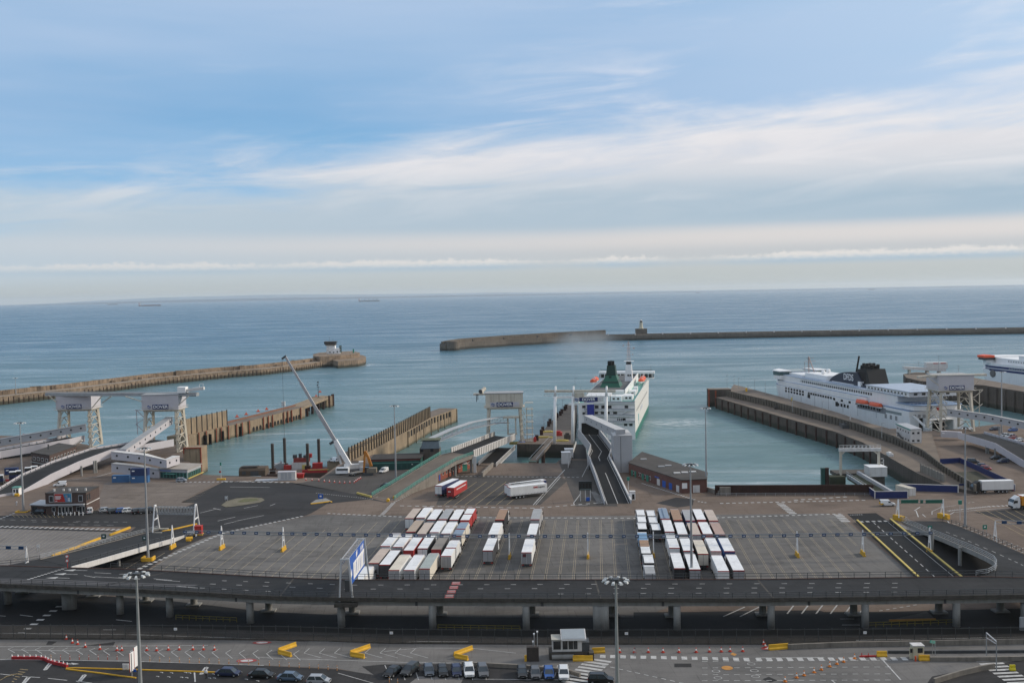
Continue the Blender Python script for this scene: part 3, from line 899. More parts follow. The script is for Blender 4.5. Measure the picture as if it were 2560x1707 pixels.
struct(frw, 'white_panel_numbers', mark_white)
sheet('resurfaced_strip', [at(x, y, 0) for x, y in ((0, 0),)] * 0 or [at(x, y, DZ) for x, y in ((-100, 1443), (120, 1447), (300, 1455), (497, 1461), (473, 1468), (240, 1462), (-100, 1455))], DZ + .015, ground_mat('grey_asphalt', (.085, .084, .088), (.11, .108, .112), 0, patch=.1, stain=.4))
struct(wm, 'white_road_markings', mark_white), struct(ym, 'yellow_road_markings', mark_yellow)
struct(lm, 'lane_lines', mark_lane), struct(rm, 'red_roundels', mark_red)
railing('guard_rail', 'dark steel guard rail along the camera-side edge of the flyover', [p + Vector((0, .05, .16)) for p in NL[::2]], 1.1, (.4, .75, 1.1), 2.6, steel_dark)
fi = [i for i, x in enumerate(xs) if x > at(250, 1422, DZ).x]
railing('guard_rail', 'thin dark rail on the yard-side edge of the flyover behind the traffic lanes', [FL[i] + Vector((0, 0, .14)) for i in fi[::2]], 1.15, (.6, 1.15), 3.2, steel_dark)
sl = thing('slip_road', 'slip road running down from the flyover with white side beam and railings', 'ramp', at(300, 1370))
L_ = [at(100, 1398, DZ), at(160, 1384, 5.2), at(220, 1369, 3.9), at(290, 1351, 2.3), at(350, 1335, .9), at(400, 1323, .05)]
R_ = [at(178, 1417, DZ), at(245, 1399, 5.2), at(315, 1379, 3.9), at(385, 1359, 2.3), at(440, 1344, .9), at(480, 1333, .05)]
part(MB().strip(L_, R_, .45), 'road_deck', deck_asph, sl, True)
part(MB().strip([p + Vector((-.15, .1, .12)) for p in R_], [p + Vector((.12, -.1, .12)) for p in R_], 1.25), 'side_beam', white_old, sl, True)
part(MB().strip([p + Vector((-.12, .1, .12)) for p in L_], [p + Vector((.15, -.1, .12)) for p in L_], 1.0), 'side_beam', conc, sl, True)
for i in (1, 2, 3):
 c = (L_[i] + R_[i]) / 2
 for q in (L_[i].lerp(R_[i], .2), L_[i].lerp(R_[i], .8)):
  part(MB().tube((q.x, q.y, 0), (q.x, q.y, q.z - .4), .4, n=12), 'column', conc_grey, sl, True)
railing('guard_rail', 'rail along the white beam of the slip road', [p + Vector((0, 0, .15)) for p in R_], 1.1, (.55, 1.1), 3.0, steel_dark)
railing('guard_rail', 'rail on the side of the slip road that faces the small side yard', [p + Vector((0, 0, .15)) for p in L_], 1.1, (.35, .7, 1.05), 3.0, steel)
railing('guard_rail', 'short rail with red kerb beside the small side yard', [at(x, y, DZ) for x, y in ((-120, 1418), (0, 1413), (60, 1407), (100, 1399))], 1.1, (.5, 1.05), 3.2, steel_dark)
wd = [at(x, y, DZ) for x, y in ((-260, 1424), (0, 1414.5), (60, 1408.5), (100, 1399), (178, 1417.5), (178, 1424), (-260, 1436))]
solid(MB().prism([(p.x, p.y) for p in wd], DZ - .6, DZ + .012), 'deck_widening', deck_asph, 'wedge of flyover deck where the slip road joins', 'road deck')
s2 = thing('slip_road', 'curving slip road that climbs from the brown yard to the end of the flyover', 'ramp', at(2430, 1390))
IN = [((2252, 1302), .05), ((2288, 1316), .9), ((2321, 1331), 2.0), ((2360, 1346), 3.0), ((2393, 1360), 4.0), ((2432, 1376), 5.0), ((2464, 1391), 5.8), ((2484, 1402), 6.1), ((2492, 1413), DZ), ((2487, 1427), DZ), ((2470, 1436), DZ), ((2440, 1440), DZ)]
OUT = [((2357, 1302), .05), ((2392, 1313), .9), ((2425, 1326), 2.0), ((2462, 1341), 3.0), ((2500, 1358), 4.0), ((2545, 1378), 5.0), ((2600, 1402), 5.8), ((2650, 1422), 6.1), ((2700, 1442), DZ), ((2720, 1462), DZ), ((2680, 1478), DZ), ((2560, 1486.5), DZ)]
IN, OUT = [at(*p, z) for p, z in IN], [at(*p, z) for p, z in OUT]
mb = MB()
rings = [[tuple(a + Vector((0, 0, .008))), tuple(b + Vector((0, 0, .008))), (b.x, b.y, b.z - .6), (a.x, a.y, a.z - .6)] for a, b in zip(IN, OUT)]
part(mb.loft(rings), 'road_deck', deck_asph, s2, True)
part(MB().strip([p + Vector((.15, .1, .1)) for p in IN[:10]], [p + Vector((-.12, -.1, .1)) for p in IN[:10]], 1.1), 'side_beam', conc_grey, s2, True)
for x, y in ((2400, 1413), (2330, 1375)):
 p = at(x, y)
 part(MB().tube((p.x, p.y, 0), (p.x, p.y, 4.5), .45, n=12), 'column', conc_grey, s2, True)
railing('guard_rail', 'curved rail round the inner edge of the slip road above the dark opening', [p + Vector((0, 0, .1)) for p in IN], 1.15, (.4, .78, 1.15), 2.6, steel)
railing('guard_rail', 'rail on the brown yard side of the curving slip road', [p + Vector((0, 0, .1)) for p in OUT[:8]], 1.0, (.5, 1.0), 3.0, steel_dark)
sm2 = MB()
for i in range(2, 8):
 a, b = IN[i].lerp(OUT[i], .42), IN[i + 1].lerp(OUT[i + 1], .42)
 dashes(sm2, a, b, 2, .18, .5, .03)
struct(sm2, 'slip_road_markings', mark_white)
for lab, pts in (('long yellow topped kerb wall between lorry yard and dark exit lane', ((2143, 1305), (2296, 1448))), ('yellow kerb wall between dark exit lane and the opening under the slip road', ((2226, 1302), (2393, 1439), (2412, 1454)))):
 P = px(*pts)
 w_ = thing('kerb_wall', lab, 'kerb wall', P[0])
 part(MB().wall([(p.x, p.y) for p in P], 0, .62, .55), 'wall_body', conc_dark, w_, True)
 part(MB().wall([(p.x, p.y) for p in P], .62, .8, .5), 'coping', yellow_thin, w_, True)
# ================================================================ BREAKWATERS AND PIERS
def offset(P, d):
 """line of points moved D metres to its left"""
 out_ = []
 for i, p in enumerate(P):
  t_ = (P[min(i + 1, len(P) - 1)] - P[max(i - 1, 0)])
  t_.z = 0
  t_.normalize()
  out_.append(p + Vector((-t_.y, t_.x, 0)) * d)
 return out_
bl = [at(x, y) for x, y in ((-330, 1027), (0, 991.5), (200, 970), (400, 944.5), (560, 929), (655, 922), (760, 910), (834, 899.5))]
bw = thing('breakwater', 'long brown stone breakwater with parapet ending at the signal station', 'breakwater', bl[3])
bo = offset(bl, 13)
part(MB().loft([[(a.x, a.y, -12), (a.x, a.y, 0), (b.x, b.y, 0), (b.x, b.y, -12)] for a, b in zip(bl, bo)]), 'wall_body', pier_stone, bw, True)
part(MB().strip([p + Vector((0, 0, .02)) for p in bo], [p + Vector((0, 0, .02)) for p in bl], .015), 'deck', stone_top, bw, True)
pc = offset(bl, 11.8)
part(MB().wall([(p.x, p.y) for p in pc], .0, 3.4, 2.2), 'parapet', pier_stone, bw, True)
mb = MB()
for p in along(bl, 4.2):
 mb.box(p.x, p.y - .1, -12, .5, .5, 12 - random.uniform(.8, 3.2), LRZ - .6)
part(mb, 'timber_rubbing_piles', pile_rust, bw, True)
mb = MB()
for q in along(pc, 15):
 mb.box(q.x + random.uniform(-4, 4), q.y + random.uniform(-5, 0), 0, random.uniform(2, 8), random.uniform(1.2, 2.5), random.uniform(.6, 4.3), .6)
part(mb, 'stone_blocks', pier_stone, bw, True)
mb = MB()
for x, y in ((60, 1000), (240, 968), (300, 965), (541, 940), (612, 932), (646, 928), (683, 923), (745, 916)):
 p = at(x, y + 1, -6)
 mb.box(p.x, p.y + .2, -6, 6.5, 1.6, 3.2, .55)
part(mb, 'landing_recesses', M('dark_opening', .012, .95, .3, .5), bw, True)
hd = [at(x, y, 0) for x, y in ((826, 901), (845, 906), (870, 904), (895, 902), (912, 898), (915, 894), (906, 890), (880, 888), (830, 892))]
part(MB().prism([(p.x, p.y) for p in hd], -12, 1.2), 'head', pier_stone, bw, True)
hd2 = [at(x, y, 1.2) for x, y in ((783, 899), (800, 901), (850, 898), (898, 893), (900, 890), (880, 886), (800, 890), (783, 894))]
part(MB().prism([(p.x, p.y) for p in hd2], -5, 5.2), 'head', pier_stone, bw, True)
p = at(884, 891, 1.2)
part(MB().tube((p.x, p.y, 5.2), (p.x, p.y, 9.5), .9, .8), 'beacon', green_p, bw, True)
p = at(829, 893, 1.2)
st = thing('signal_station', 'white port control tower with dark glazed cab on the breakwater head', 'tower', (p.x, p.y, 4.5))
part(MB().box(0, 0, 0, 9, 7, 9.5).box(6.5, 0, 0, 6, 6, 6.5), 'tower_body', white, st)
mb = MB()
for z in (0.4, 3.4, 6.4):
 mb.bar((-5.2, -3.6, z), (-1.5, -3.6, z + 2.8), .4).bar((-1.5, -3.6, z), (-5.2, -3.6, z + 2.8), .4)
 mb.bar((-1, -3.6, z), (3, -3.6, z + 2.8), .35)
part(mb, 'braces', white_old, st)
part(MB().frust(-.5, 0, 9.5, (9, 8), (12.5, 10), 1.6), 'cab_floor', conc, st)
part(MB().frust(-.5, 0, 11.1, (12, 9.5), (13, 10.5), 2.4), 'cab_glazing', glass, st)
part(MB().box(-.5, 0, 13.5, 13.4, 11, .5), 'cab_roof', roof_felt, st)
part(MB().tube((-2, 0, 14), (-2, 0, 19), .14).tube((2, 0, 14), (2, 0, 17), .1), 'aerials', steel_dark, st)
part(MB().box(10.3, -2.5, 1.5, 2.4, .6, 8), 'signal_panel', green_dark, st)
for z in (2.8, 5.4, 8):
 part(MB().tube((10.3, -2.82, z), (10.3, -2.95, z), .6), 'signal_lamp', lamp_glass, st)
for x, y in ((-1, 1.5), (3, 1.5), (7, 2)):
 part(MB().box(x, -3.55, y, 1.2, .1, 1.6), 'window', glass, st)
for x, y, lab in ((806, 897, 'white van parked below the signal station'),):
 q = at(x, y, 0)
 v = thing('parked_van', lab, 'van', (q.x, q.y + 2, 1.3))
 part(MB().box(0, 0, .3, 7, 3, 2.2), 'body', white, v)
 part(MB().box(0, 0, 0, 5.5, 2.6, .3), 'underbody', black, v)
rl = [at(x, y, WZ) for x, y in ((1113, 877), (1135, 875.8), (1162, 872.8), (1269, 865), (1400, 857.5), (1520, 851.8))]
rw = thing('breakwater', 'curved dark breakwater with high parapet at the harbour mouth, smoke drifting over its end', 'breakwater', (rl[2].x, rl[2].y, WZ))
ro = offset(rl, 14)
brk_stone = M('weathered_breakwater_stone', (.15, .125, .10), .9, .3, .06, streak=.7, scol=(.05, .042, .035), tide=(-3, (.035, .034, .028)))
part(MB().loft([[(a.x, a.y, -12), (a.x, a.y, 3.2), (b.x, b.y, 3.2), (b.x, b.y, -12)] for a, b in zip(rl, ro)]), 'wall_body', brk_stone, rw, True)
ro2 = offset(rl, 8)
hs = [5.8, 7.2, 7.8, 8.6, 9.2, 9.8]
part(MB().wall([(p.x, p.y) for p in ro2], 3.2, hs, 5), 'parapet', brk_stone, rw, True)
mb = MB()
for q in along(ro2, 55)[1:-1]:
 mb.box(q.x, q.y - 2.8, 3.2, 4, 1, 3.2, .3)
part(mb, 'parapet_recesses', conc_dark, rw, True)
part(MB().revolve([(9, -12), (9, 4.5), (8, 4.5), (8, 6.2)], rl[0].x + 9, rl[0].y + 6, 20), 'round_head', brk_stone, rw, True)
rl2 = [at(x, y, WZ) for x, y in ((1519, 851.8), (1560, 851.5), (1621, 849.8), (1700, 848.3), (2000, 842.6), (2300, 838.2), (2560, 834.5), (2900, 830))]
ro3 = offset(rl2, 14)
rw2 = thing('breakwater', 'straight dark breakwater running from the small lighthouse out along the open sea', 'breakwater', (rl2[3].x, rl2[3].y, WZ))
part(MB().loft([[(a.x, a.y, -12), (a.x, a.y, 1.6), (b.x, b.y, 1.6), (b.x, b.y, -12)] for a, b in zip(rl2, ro3)]), 'wall_body', brk_stone, rw2, True)
part(MB().wall([(p.x, p.y) for p in offset(rl2, 10)], 1.6, 3.0, 3), 'parapet', brk_stone, rw2, True)
for q in along(offset(rl2, 5), 42):
 part(MB().box(q.x, q.y, 1.6, 1.6, 1.6, 2.8), 'bollard', white_old, rw2, True)
q = at(1605, 848, WZ) + Vector((0, 9, 0))
lh = thing('lighthouse', 'small pale lighthouse on a dark stone plinth on the breakwater', 'lighthouse', (q.x, q.y, 1.6))
part(MB().box(0, 0, 0, 17, 9, 8.2), 'plinth', brk_stone, lh)
part(MB().revolve([(3.6, 8.2), (3.3, 9.4), (2.7, 9.6), (2.2, 17.2), (3.0, 17.5), (3.0, 17.9)], 0, 0, 16), 'tower', M('lighthouse_render', (.55, .50, .38), .7, .1, .3), lh)
part(MB().revolve([(1.9, 17.9), (1.9, 20.2)], 0, 0, 12), 'lantern', glass, lh)
part(MB().revolve([(2.2, 20.2), (1.2, 21.4), (.15, 22.0), (.1, 23)], 0, 0, 12), 'lantern_roof', white_old, lh)
E_ = [r2(235, 945, .8), r2(690, 835, .8), r2(880, 790, .8), r2(1420, 652, .8)]
P3 = thing('pier', 'sunlit concrete pier with a tall panelled wall and rows of round holes', 'pier', E_[1])
O_ = offset(E_, 9.5)
part(MB().loft([[(a.x, a.y, -12), (a.x, a.y, .8), (b.x, b.y, .8), (b.x, b.y, -12)] for a, b in zip(E_, O_)]), 'pier_body', pier_pale, P3, True)
part(MB().strip([p + Vector((0, 0, .02)) for p in O_[1:]], [p + Vector((0, 0, .02)) for p in E_[1:]], .015), 'deck', deck_brown, P3, True)
wl = offset([E_[0], E_[1]], 2.2)
part(MB().wall([(p.x, p.y) for p in wl], .8, 8.6, .5), 'panel_wall', pier_pale, P3, True)
first = None
for q in along(offset([E_[0], E_[1]], 1.85), 4.6):
 part(MB().box(q.x, q.y, .8, .42, .42, 8.3, LRZ), 'wall_post', conc_dark if q is not None else conc, P3, True)
dark = M('dark_opening', .012, .95, .3, .5)
for x, y in ((911, 893), (941, 886), (972, 879), (1029, 862), (1065, 852), (1109, 839), (1139, 829), (1170, 819), (1220, 804), (1255, 794), (1297, 783), (1325, 773), (1352, 764)):
 X = (x - 690) / (1420 - 690)
 i = 1 if x < 880 else 2
 f_ = (x - (690, 880)[i - 1]) / ((880, 1420)[i - 1] - (690, 880)[i - 1])
 q = E_[i].lerp(E_[i + 1], f_)
 d_ = (E_[i + 1] - E_[i]).normalized()
 nn = Vector((d_.y, -d_.x, 0))
 part(MB().tube((q.x - nn.x * .5, q.y - nn.y * .5, -4.3), (q.x + nn.x * .06, q.y + nn.y * .06, -4.3), 1.35, n=16), 'round_hole', dark, P3, True)
for x in (265, 370, 440, 540, 590, 665, 745, 800, 870, 1000, 1045, 1085, 1195, 1235, 1275, 1370):
 a, b = (E_[0], E_[1]) if x < 690 else ((E_[1], E_[2]) if x < 880 else (E_[2], E_[3]))
 xa, xb = (235, 690) if x < 690 else ((690, 880) if x < 880 else (880, 1420))
 q = a.lerp(b, (x - xa) / (xb - xa))
 part(MB().box(q.x + .3, q.y - .3, -8, 1.3 if x < 890 else .7, 1.6 if x < 890 else .5, 8.6, LRZ - .5), 'fender_pile', pier_pale, P3, True)
 part(MB().box(q.x + .5, q.y - 1.1, -6, .4, .4, 7.2, LRZ - .5), 'rubbing_strip', rust_orange, P3, True)
for x in (420, 465, 590, 780):
 q = (E_[0].lerp(E_[1], (x - 235) / 455))
 part(MB().box(q.x + .4, q.y - .4, -6, 3.2, .6, 5.2, LRZ - .5), 'cell_opening', dark, P3, True)
e1, e2 = E_[3], r2(1690, 545, .8)
d_ = (e2 - e1).normalized()
nn = Vector((-d_.y, d_.x, 0))
part(MB().loft([[tuple(p), tuple(p + nn * 11), tuple(p + nn * 11 - Vector((0, 0, 1.3))), tuple(p - Vector((0, 0, 1.3)))] for p in (e1, e2)]), 'outer_deck', pier_pale, P3, True)
for f_, o_ in ((.12, 1), (.12, 6), (.30, 1), (.34, 7), (.52, 1), (.55, 8), (.7, 1), (.72, 6)):
 q = e1.lerp(e2, f_) + nn * o_
 part(MB().tube((q.x, q.y, -9), (q.x, q.y, -.5), .85, n=10), 'pile', pile_rust, P3, True)
q = e1.lerp(e2, .88) + nn * 5
part(MB().box(q.x, q.y, -9, 9, 10, 10.2, LRZ - .5), 'end_block', pier_pale, P3, True)
for f_ in (.84, .95, 1.0):
 q = e1.lerp(e2, f_) - nn * .5
 part(MB().box(q.x, q.y, -9, .9, .9, 11, LRZ - .5), 'fender_pile', pile_rust, P3, True)
q = e1.lerp(e2, .8) + nn * 6
nm = thing('navigation_light', 'thin dark navigation light mast at the end of the holed pier', 'light mast', (q.x, q.y, 1.2))
part(MB().tube((0, 0, 0), (0, 0, 9.5), .22, .16), 'mast_pole', steel_dark, nm)
part(MB().box(0, 0, 6.6, 1.8, 1.0, .2).box(0, 0, 9.5, .9, .9, .9).box(-.5, 0, 7.6, .5, .5, .8), 'light_heads', steel_dark, nm)
for k_, (x, y) in enumerate(((755, 748), (845, 725), (962, 695), (1045, 675), (1530, 548), (1568, 505))):
 q = r2(x, y + 8, .8)
 bo_ = thing('mooring_hook', 'orange mooring hook on the sunlit pier, %s from its panelled wall' % ORD[k_], 'mooring hook', q, .4, 'orange mooring hooks on the pier')
 part(MB().box(0, 0, 0, 2.0, 1.2, .5), 'base', orangep, bo_)
 part(MB().frust(0, 0, .5, (.8, .8), (.5, .5), 1.0), 'hook_post', orangep, bo_)
q = r2(1210, 648, .8)
solid(MB().box(q.x, q.y, .8, 2, 1.6, 2.6).box(q.x, q.y, 3.4, 2.3, 1.9, .2), 'switch_cabinet', white_old, 'small white cabinet standing on the sunlit pier deck', 'cabinet')
cr = along([E_[1] + Vector((-6, 4, 0)), E_[3] + Vector((-7, 5, 0))], 3)
solid(MB().wall([(p.x, p.y) for p in (cr[0], cr[-1])], .83, 1.7, .8), 'pipe_duct', M('rusted_pipe', (.20, .10, .07), .8, .3, .5), 'brown pipe duct along the outer edge of the sunlit pier', 'pipe')
F_ = [r3(140, 995, 0), r3(420, 845, 1.0), r3(700, 692, 1.9), r3(930, 562, 1.9), r3(1180, 472, 1.9)]
P4 = thing('pier', 'concrete pier with slatted post wall and a row of square dark openings', 'pier', F_[2])
G_ = offset(F_, 10)
part(MB().loft([[(a.x, a.y, -12), (a.x, a.y, a.z), (b.x, b.y, a.z), (b.x, b.y, -12)] for a, b in zip(F_, G_)]), 'pier_body', pier_pale, P4, True)
part(MB().strip([p + Vector((0, 0, .02)) for p in G_], [p + Vector((0, 0, .02)) for p in F_], .015), 'deck', deck_brown, P4, True)
wq = offset(F_[:4], .8)
part(MB().wall([(p.x, p.y) for p in wq], [p.z for p in F_[:4]], [p.z + 5.4 for p in F_[:4]], .3), 'slatted_wall', pier_pale, P4, True)
for q in along(offset(F_[:4], .45), 3.4):
 part(MB().box(q.x, q.y, q.z, .5, .55, 6.0, LRZ), 'wall_post', M('weathered_timber_post', (.10, .085, .065), .9, .25, .5), P4, True)
 if q.y < 480:
  part(MB().bar(q + Vector((0, .1, 4.6)), q + Vector((1.1, 3.3, 4.6)), .16).bar(q + Vector((0, .1, 3.9)), q + Vector((1.1, 3.3, 3.9)), .16), 'top_slats', conc_dark, P4, True)
a, b = F_[2], F_[4]
d_ = (b - a).normalized()
nn = Vector((d_.y, -d_.x, 0))
for k_ in range(16):
 q = (F_[2].lerp(F_[3], .04 + k_ * .108) if k_ < 9 else F_[3].lerp(F_[4], (k_ - 8.8) * .115))
 part(MB().box(q.x + nn.x * .04, q.y + nn.y * .04, -1.6, .2, 2.7, 2.9, math.atan2(d_.y, d_.x) - math.pi / 2), 'square_opening', dark, P4, True)
for q in along([F_[2] + nn * .25, F_[4] + nn * .25], 14):
 part(MB().box(q.x, q.y, -12, .5, .6, 13.6, LRZ), 'face_pilaster', pier_pale, P4, True)
jp = px((1292, 1109), (1432, 1111), (1440, 1050), (1443, 1010), (1419, 1010), (1404, 1029), (1374, 1057), (1345, 1092), (1300, 1099))
J = thing('jetty', 'dark jetty with fender piles beside the green funnelled ferry', 'jetty', jp[0])
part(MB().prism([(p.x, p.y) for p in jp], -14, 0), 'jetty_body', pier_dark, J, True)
part(MB().prism([(p.x, p.y) for p in jp], 0.005, .02), 'deck', deck_brown, J, True)
for k_, (x, y) in enumerate(((588, 872), (628, 822), (640, 795), (692, 745), (704, 722), (755, 690), (766, 668), (795, 650), (808, 632), (835, 605), (845, 590))):
 q = r4(x, y + 22)
 part(MB().box(q.x - .5, q.y, -10, 1.5, 2.2, 12.5), 'fender_pile', pile_rust, J, True)
for x, y0, y1 in ((642, 672, 790), (706, 625, 720), (760, 575, 668), (808, 530, 632), (918, 335, 420), (965, 415, 460)):
 q = r4(x, y1)
 h_ = hz(q, 850 + y0 / 3.564)
 lp = thing('lamp_post', 'thin grey lamp post on the ferry jetty, %s from the shore' % ORD[min(k_, 9)], 'lamp post', q)
 lp['label'] = 'thin lamp post on the ferry jetty beside pile %d, %.0f metres tall' % (0, h_)
 part(MB().tube((0, 0, 0), (0, 0, h_), .13, .09), 'pole', steel, lp)
 part(MB().box(.5, 0, h_ - .1, 1.4, .4, .18), 'lamp_head', steel, lp)
JL = [o for o in COL.objects if o.name.startswith('lamp_post') and o.parent is None]
for k_, o in enumerate(JL):
 o['label'] = 'thin grey lamp post, %s along the jetty of the green funnelled ferry' % ORD[k_]
 o['group'] = 'lamp posts along the ferry jetty'
g1, g2 = at(1352, 1158), at(1387, 1088)
gw = thing('access_bridge', 'narrow concrete access bridge from the apron out to the ferry jetty', 'bridge', g1)
a, b = r4(505, 1082, .3), r4(690, 880, .3)
a2, b2 = r4(570, 1082, .3), r4(740, 880, .3)
part(MB().strip([a, b], [a2, b2], .8), 'bridge_deck', deck_brown, gw, True)
for p_, q_ in ((a, b), (a2, b2)):
 part(MB().bar(p_ + Vector((0, 0, 1)), q_ + Vector((0, 0, 1)), .12), 'handrail', steel, gw, True)
for f_ in (.2, .5, .8):
 q = a.lerp(b, f_).lerp(a2.lerp(b2, f_), .5)
 part(MB().tube((q.x, q.y, -10), (q.x, q.y, -.4), .8), 'pile', pile_rust, gw, True)
part(MB().bar(r4(445, 1078, 1), r4(575, 1080, 1), .2), 'gate', green_rail, gw, True)
for x, y, sx, sy, sz, mt_, lab, nm_ in ((770, 850, 3.5, 3, 1.6, redp, 'red winch box on the ferry jetty', 'winch_box'), (800, 900, 6, 2, .5, yellow_thin, 'yellow steel frame lying on the ferry jetty', 'steel_frame'), (640, 870, 8, 1.2, .5, yellow_thin, 'long yellow beam lying on the ferry jetty edge', 'steel_beam'), (680, 820, 5, 2.4, .5, yellow_thin, 'yellow fender frame lying near the jetty piles', 'steel_frame'), (560, 905, 1.2, 1.2, 1.6, redp, 'red valve housing at the landward jetty corner', 'valve_housing'), (850, 880, 3, 3, 2, conc_dark, 'dark machinery housing at the foot of the jetty', 'machinery_housing')):
 q = r4(x, y)
 solid(MB().box(q.x, q.y, .02, sx, sy, sz, LRZ).box(q.x, q.y, .02 + sz, sx * .6, sy * .7, sz * .4, LRZ), nm_, mt_, lab, 'jetty gear')
N_ = [at(x, y, 1) for x, y in ((1791, 993), (1954, 1041.6), (2088, 1079), (2158, 1106), (2195, 1127), (2300, 1186), (2372, 1216))]
Wt = [at(x, y, 4.6) for x, y in ((1818, 976), (1928, 1001), (2008, 1022), (2088, 1042), (2142, 1057), (2236, 1088), (2309, 1118), (2362, 1155), (2440, 1200))]
P7 = thing('pier', 'long dark pier with a post wall dividing its lower deck from the road above', 'pier', N_[2])
body = [(p.x, p.y) for p in N_] + [(p.x, p.y) for p in Wt[::-1]]
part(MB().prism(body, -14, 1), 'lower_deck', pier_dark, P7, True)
part(MB().prism(body, 1.004, 1.02), 'deck_surface', deck_brown, P7, True)
def upz(p):
 return .02 + max(0, min(1, (p[1] - 415) / 120)) * 3.0
fe = [at(x, y, 3.2) for x, y in ((1835, 960), (1975, 997), (2088, 1028), (2182, 1053), (2240, 1066))] + [at(2262, 1068, 2), at(2330, 1090, 0)]
ub = [(p.x, p.y) for p in Wt[:8]] + [(p.x, p.y) for p in fe[::-1]]
part(MB().prism(ub, -14, upz), 'upper_deck', pier_dark, P7, True)
part(MB().prism(ub, lambda p: upz(p) + .01, lambda p: upz(p) + .03), 'deck_surface', deck_brown, P7, True)
part(MB().wall([(p.x, p.y) for p in Wt], 0.9, [4.6] * 5 + [4.4, 3.6, 3.2, 3.2], .5), 'dividing_wall', M('grimy_pier_wall', (.12, .108, .09), .9, .25, .3, streak=.6, scol=(.04, .036, .03)), P7, True)
for q in along(offset(Wt, -.4), 3.6):
 part(MB().box(q.x, q.y, 1, .7, .55, min(3.7, max(2.2, 3.4 * (q.y - 300) / 180)), .5), 'wall_post', M('grimy_pier_wall', .1), P7, True)
for q in along(N_[:5], 11):
 part(MB().box(q.x - .2, q.y, -12, .6, .9, 12.5, .2), 'fender_pile', pile_rust, P7, True)
q = at(1778, 985, 1)
part(MB().box(q.x + 4, q.y - 4, -14, 14, 10, 18.6, -.1), 'end_block', pier_dark, P7, True)
part(MB().box(q.x + 4, q.y - 4, 4.62, 13.6, 9.6, .05, -.1), 'end_block_top', deck_brown, P7, True)
part(MB().box(q.x - 3.2, q.y - 9.2, -8, .9, .9, 13, -.1).box(q.x + 1, q.y - 9.4, -8, .9, .9, 12, -.1), 'fender_pile', rust_orange, P7, True)
inn = px((2372, 1213), (2362, 1172), (2394, 1192), (2422, 1213))
part(MB().wall([(p.x, p.y) for p in px((2302, 1185), (2360, 1212))], 0, 3.6, .5), 'side_wall', conc, P7, True)
for k_, q in enumerate(along(px((2302, 1185), (2360, 1212)), 2.6)):
 part(MB().box(q.x, q.y - .4, 0, .6, .5, 3.9, .4), 'wall_post', conc, P7, True)
lamps7 = [(868, 510, 630), (355, 405, 520), (397, 428, 530), (548, 445, 550), (648, 468, 580), (981, 535, 652), (1107, 558, 690), (1237, 620, 720), (1372, 660, 752), (1510, 675, 780), (1683, 700, 800), (290, 400, 515), (1178, 645, 790), (1735, 850, 985), (902, 590, 745), (485, 495, 540)]
for k_, (x, y0, y1) in enumerate(sorted(lamps7)):
 q = r5(x, y1, 3.1)
 h_ = hz(q, 830 + y0 / 3.734) - 3.1
 lp = thing('lamp_post', 'slim lamp post on the long dark pier, %s from its seaward end' % ORD[k_], 'lamp post', q, 0, 'lamp posts along the long dark pier')
 part(MB().tube((0, 0, 0), (0, 0, h_), .12, .08), 'pole', steel, lp)
 part(MB().box(.4, 0, h_ - .1, 1.1, .35, .16), 'lamp_head', steel, lp)
for x, y, sz, mt_, lab, nm_ in ((755, 712, (9, 3, 1.2), conc_dark, 'heap of dark fenders lying on the lower pier deck', 'fender_heap'), (1095, 795, (9, 2, 1), conc_dark, 'long dark block lying against the pier wall', 'fender_heap'), (1400, 880, (16, 3.2, 1.8), steel_dark, 'row of dark machinery stored against the pier wall', 'stored_machinery'), (470, 552, (3, 2, 1.6), yellow, 'yellow plant box near the seaward end of the pier', 'plant_box'), (895, 640, (2, 2, 1.4), yellow_thin, 'small yellow winch on the upper pier road', 'winch_box'), (1440, 842, (1.2, 1, 2.6), white_old, 'white cabinet beside the pier wall', 'cabinet'), (1810, 1152, (5, 2, 1), white_old, 'white boat hull upturned on the pier edge', 'small_boat')):
 q = r5(x, y, 1.02 if y > 650 else 3.1)
 solid(MB().box(q.x, q.y, q.z, sz[0] * .35, sz[0], sz[2], -.15).box(q.x, q.y, q.z + sz[2], sz[0] * .2, sz[0] * .7, sz[2] * .35, -.15), nm_, mt_, lab, 'pier gear')
q8 = [at(x, y, 6.6) for x, y in ((2258, 935), (2266, 944), (2300, 952), (2460, 963), (2560, 979), (2760, 1012), (2760, 1000), (2560, 966), (2450, 947), (2400, 936), (2290, 930))]
P8 = thing('pier', 'rounded dark pier head behind the ferries with an old loading bridge on top', 'pier', q8[0])
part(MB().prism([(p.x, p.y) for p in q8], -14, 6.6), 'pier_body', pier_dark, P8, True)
part(MB().prism([(p.x, p.y) for p in q8], 6.604, 6.62), 'deck', deck_brown, P8, True)
for q in along(q8[1:5], 9):
 part(MB().box(q.x, q.y - .4, -14, 2.0, 1.4, 20, 0), 'buttress', pier_dark, P8, True)
q = at(2310, 933, 6.6)
lb = thing('loading_bridge', 'weathered white loading bridge parked on the far pier head', 'loading bridge', (q.x, q.y, 6.6), -.05)
part(MB().bar((-14, 0, 4), (14, 0, 2.2), 5, 2.0), 'bridge_girder', white_old, lb)
part(MB().box(8, 0, 3.2, 14, 5.4, 4.2), 'machine_house', white_old, lb)
part(MB().bar((-14, -2.4, 6.6), (2, -2.4, 5.8), .15).bar((-14, 2.4, 6.6), (2, 2.4, 5.8), .15).bar((-14, -2.4, 5), (-14, -2.4, 6.6), .15).bar((-7, -2.4, 5), (-7, -2.4, 6.2), .15), 'handrail', white_old, lb)
part(MB().box(-10, 0, 0, 1, 4, 3.4).box(10, 0, 0, 1.4, 4, 3.0).box(2, 0, 0, 1.4, 4, 3.0), 'trestles', cream_old, lb)
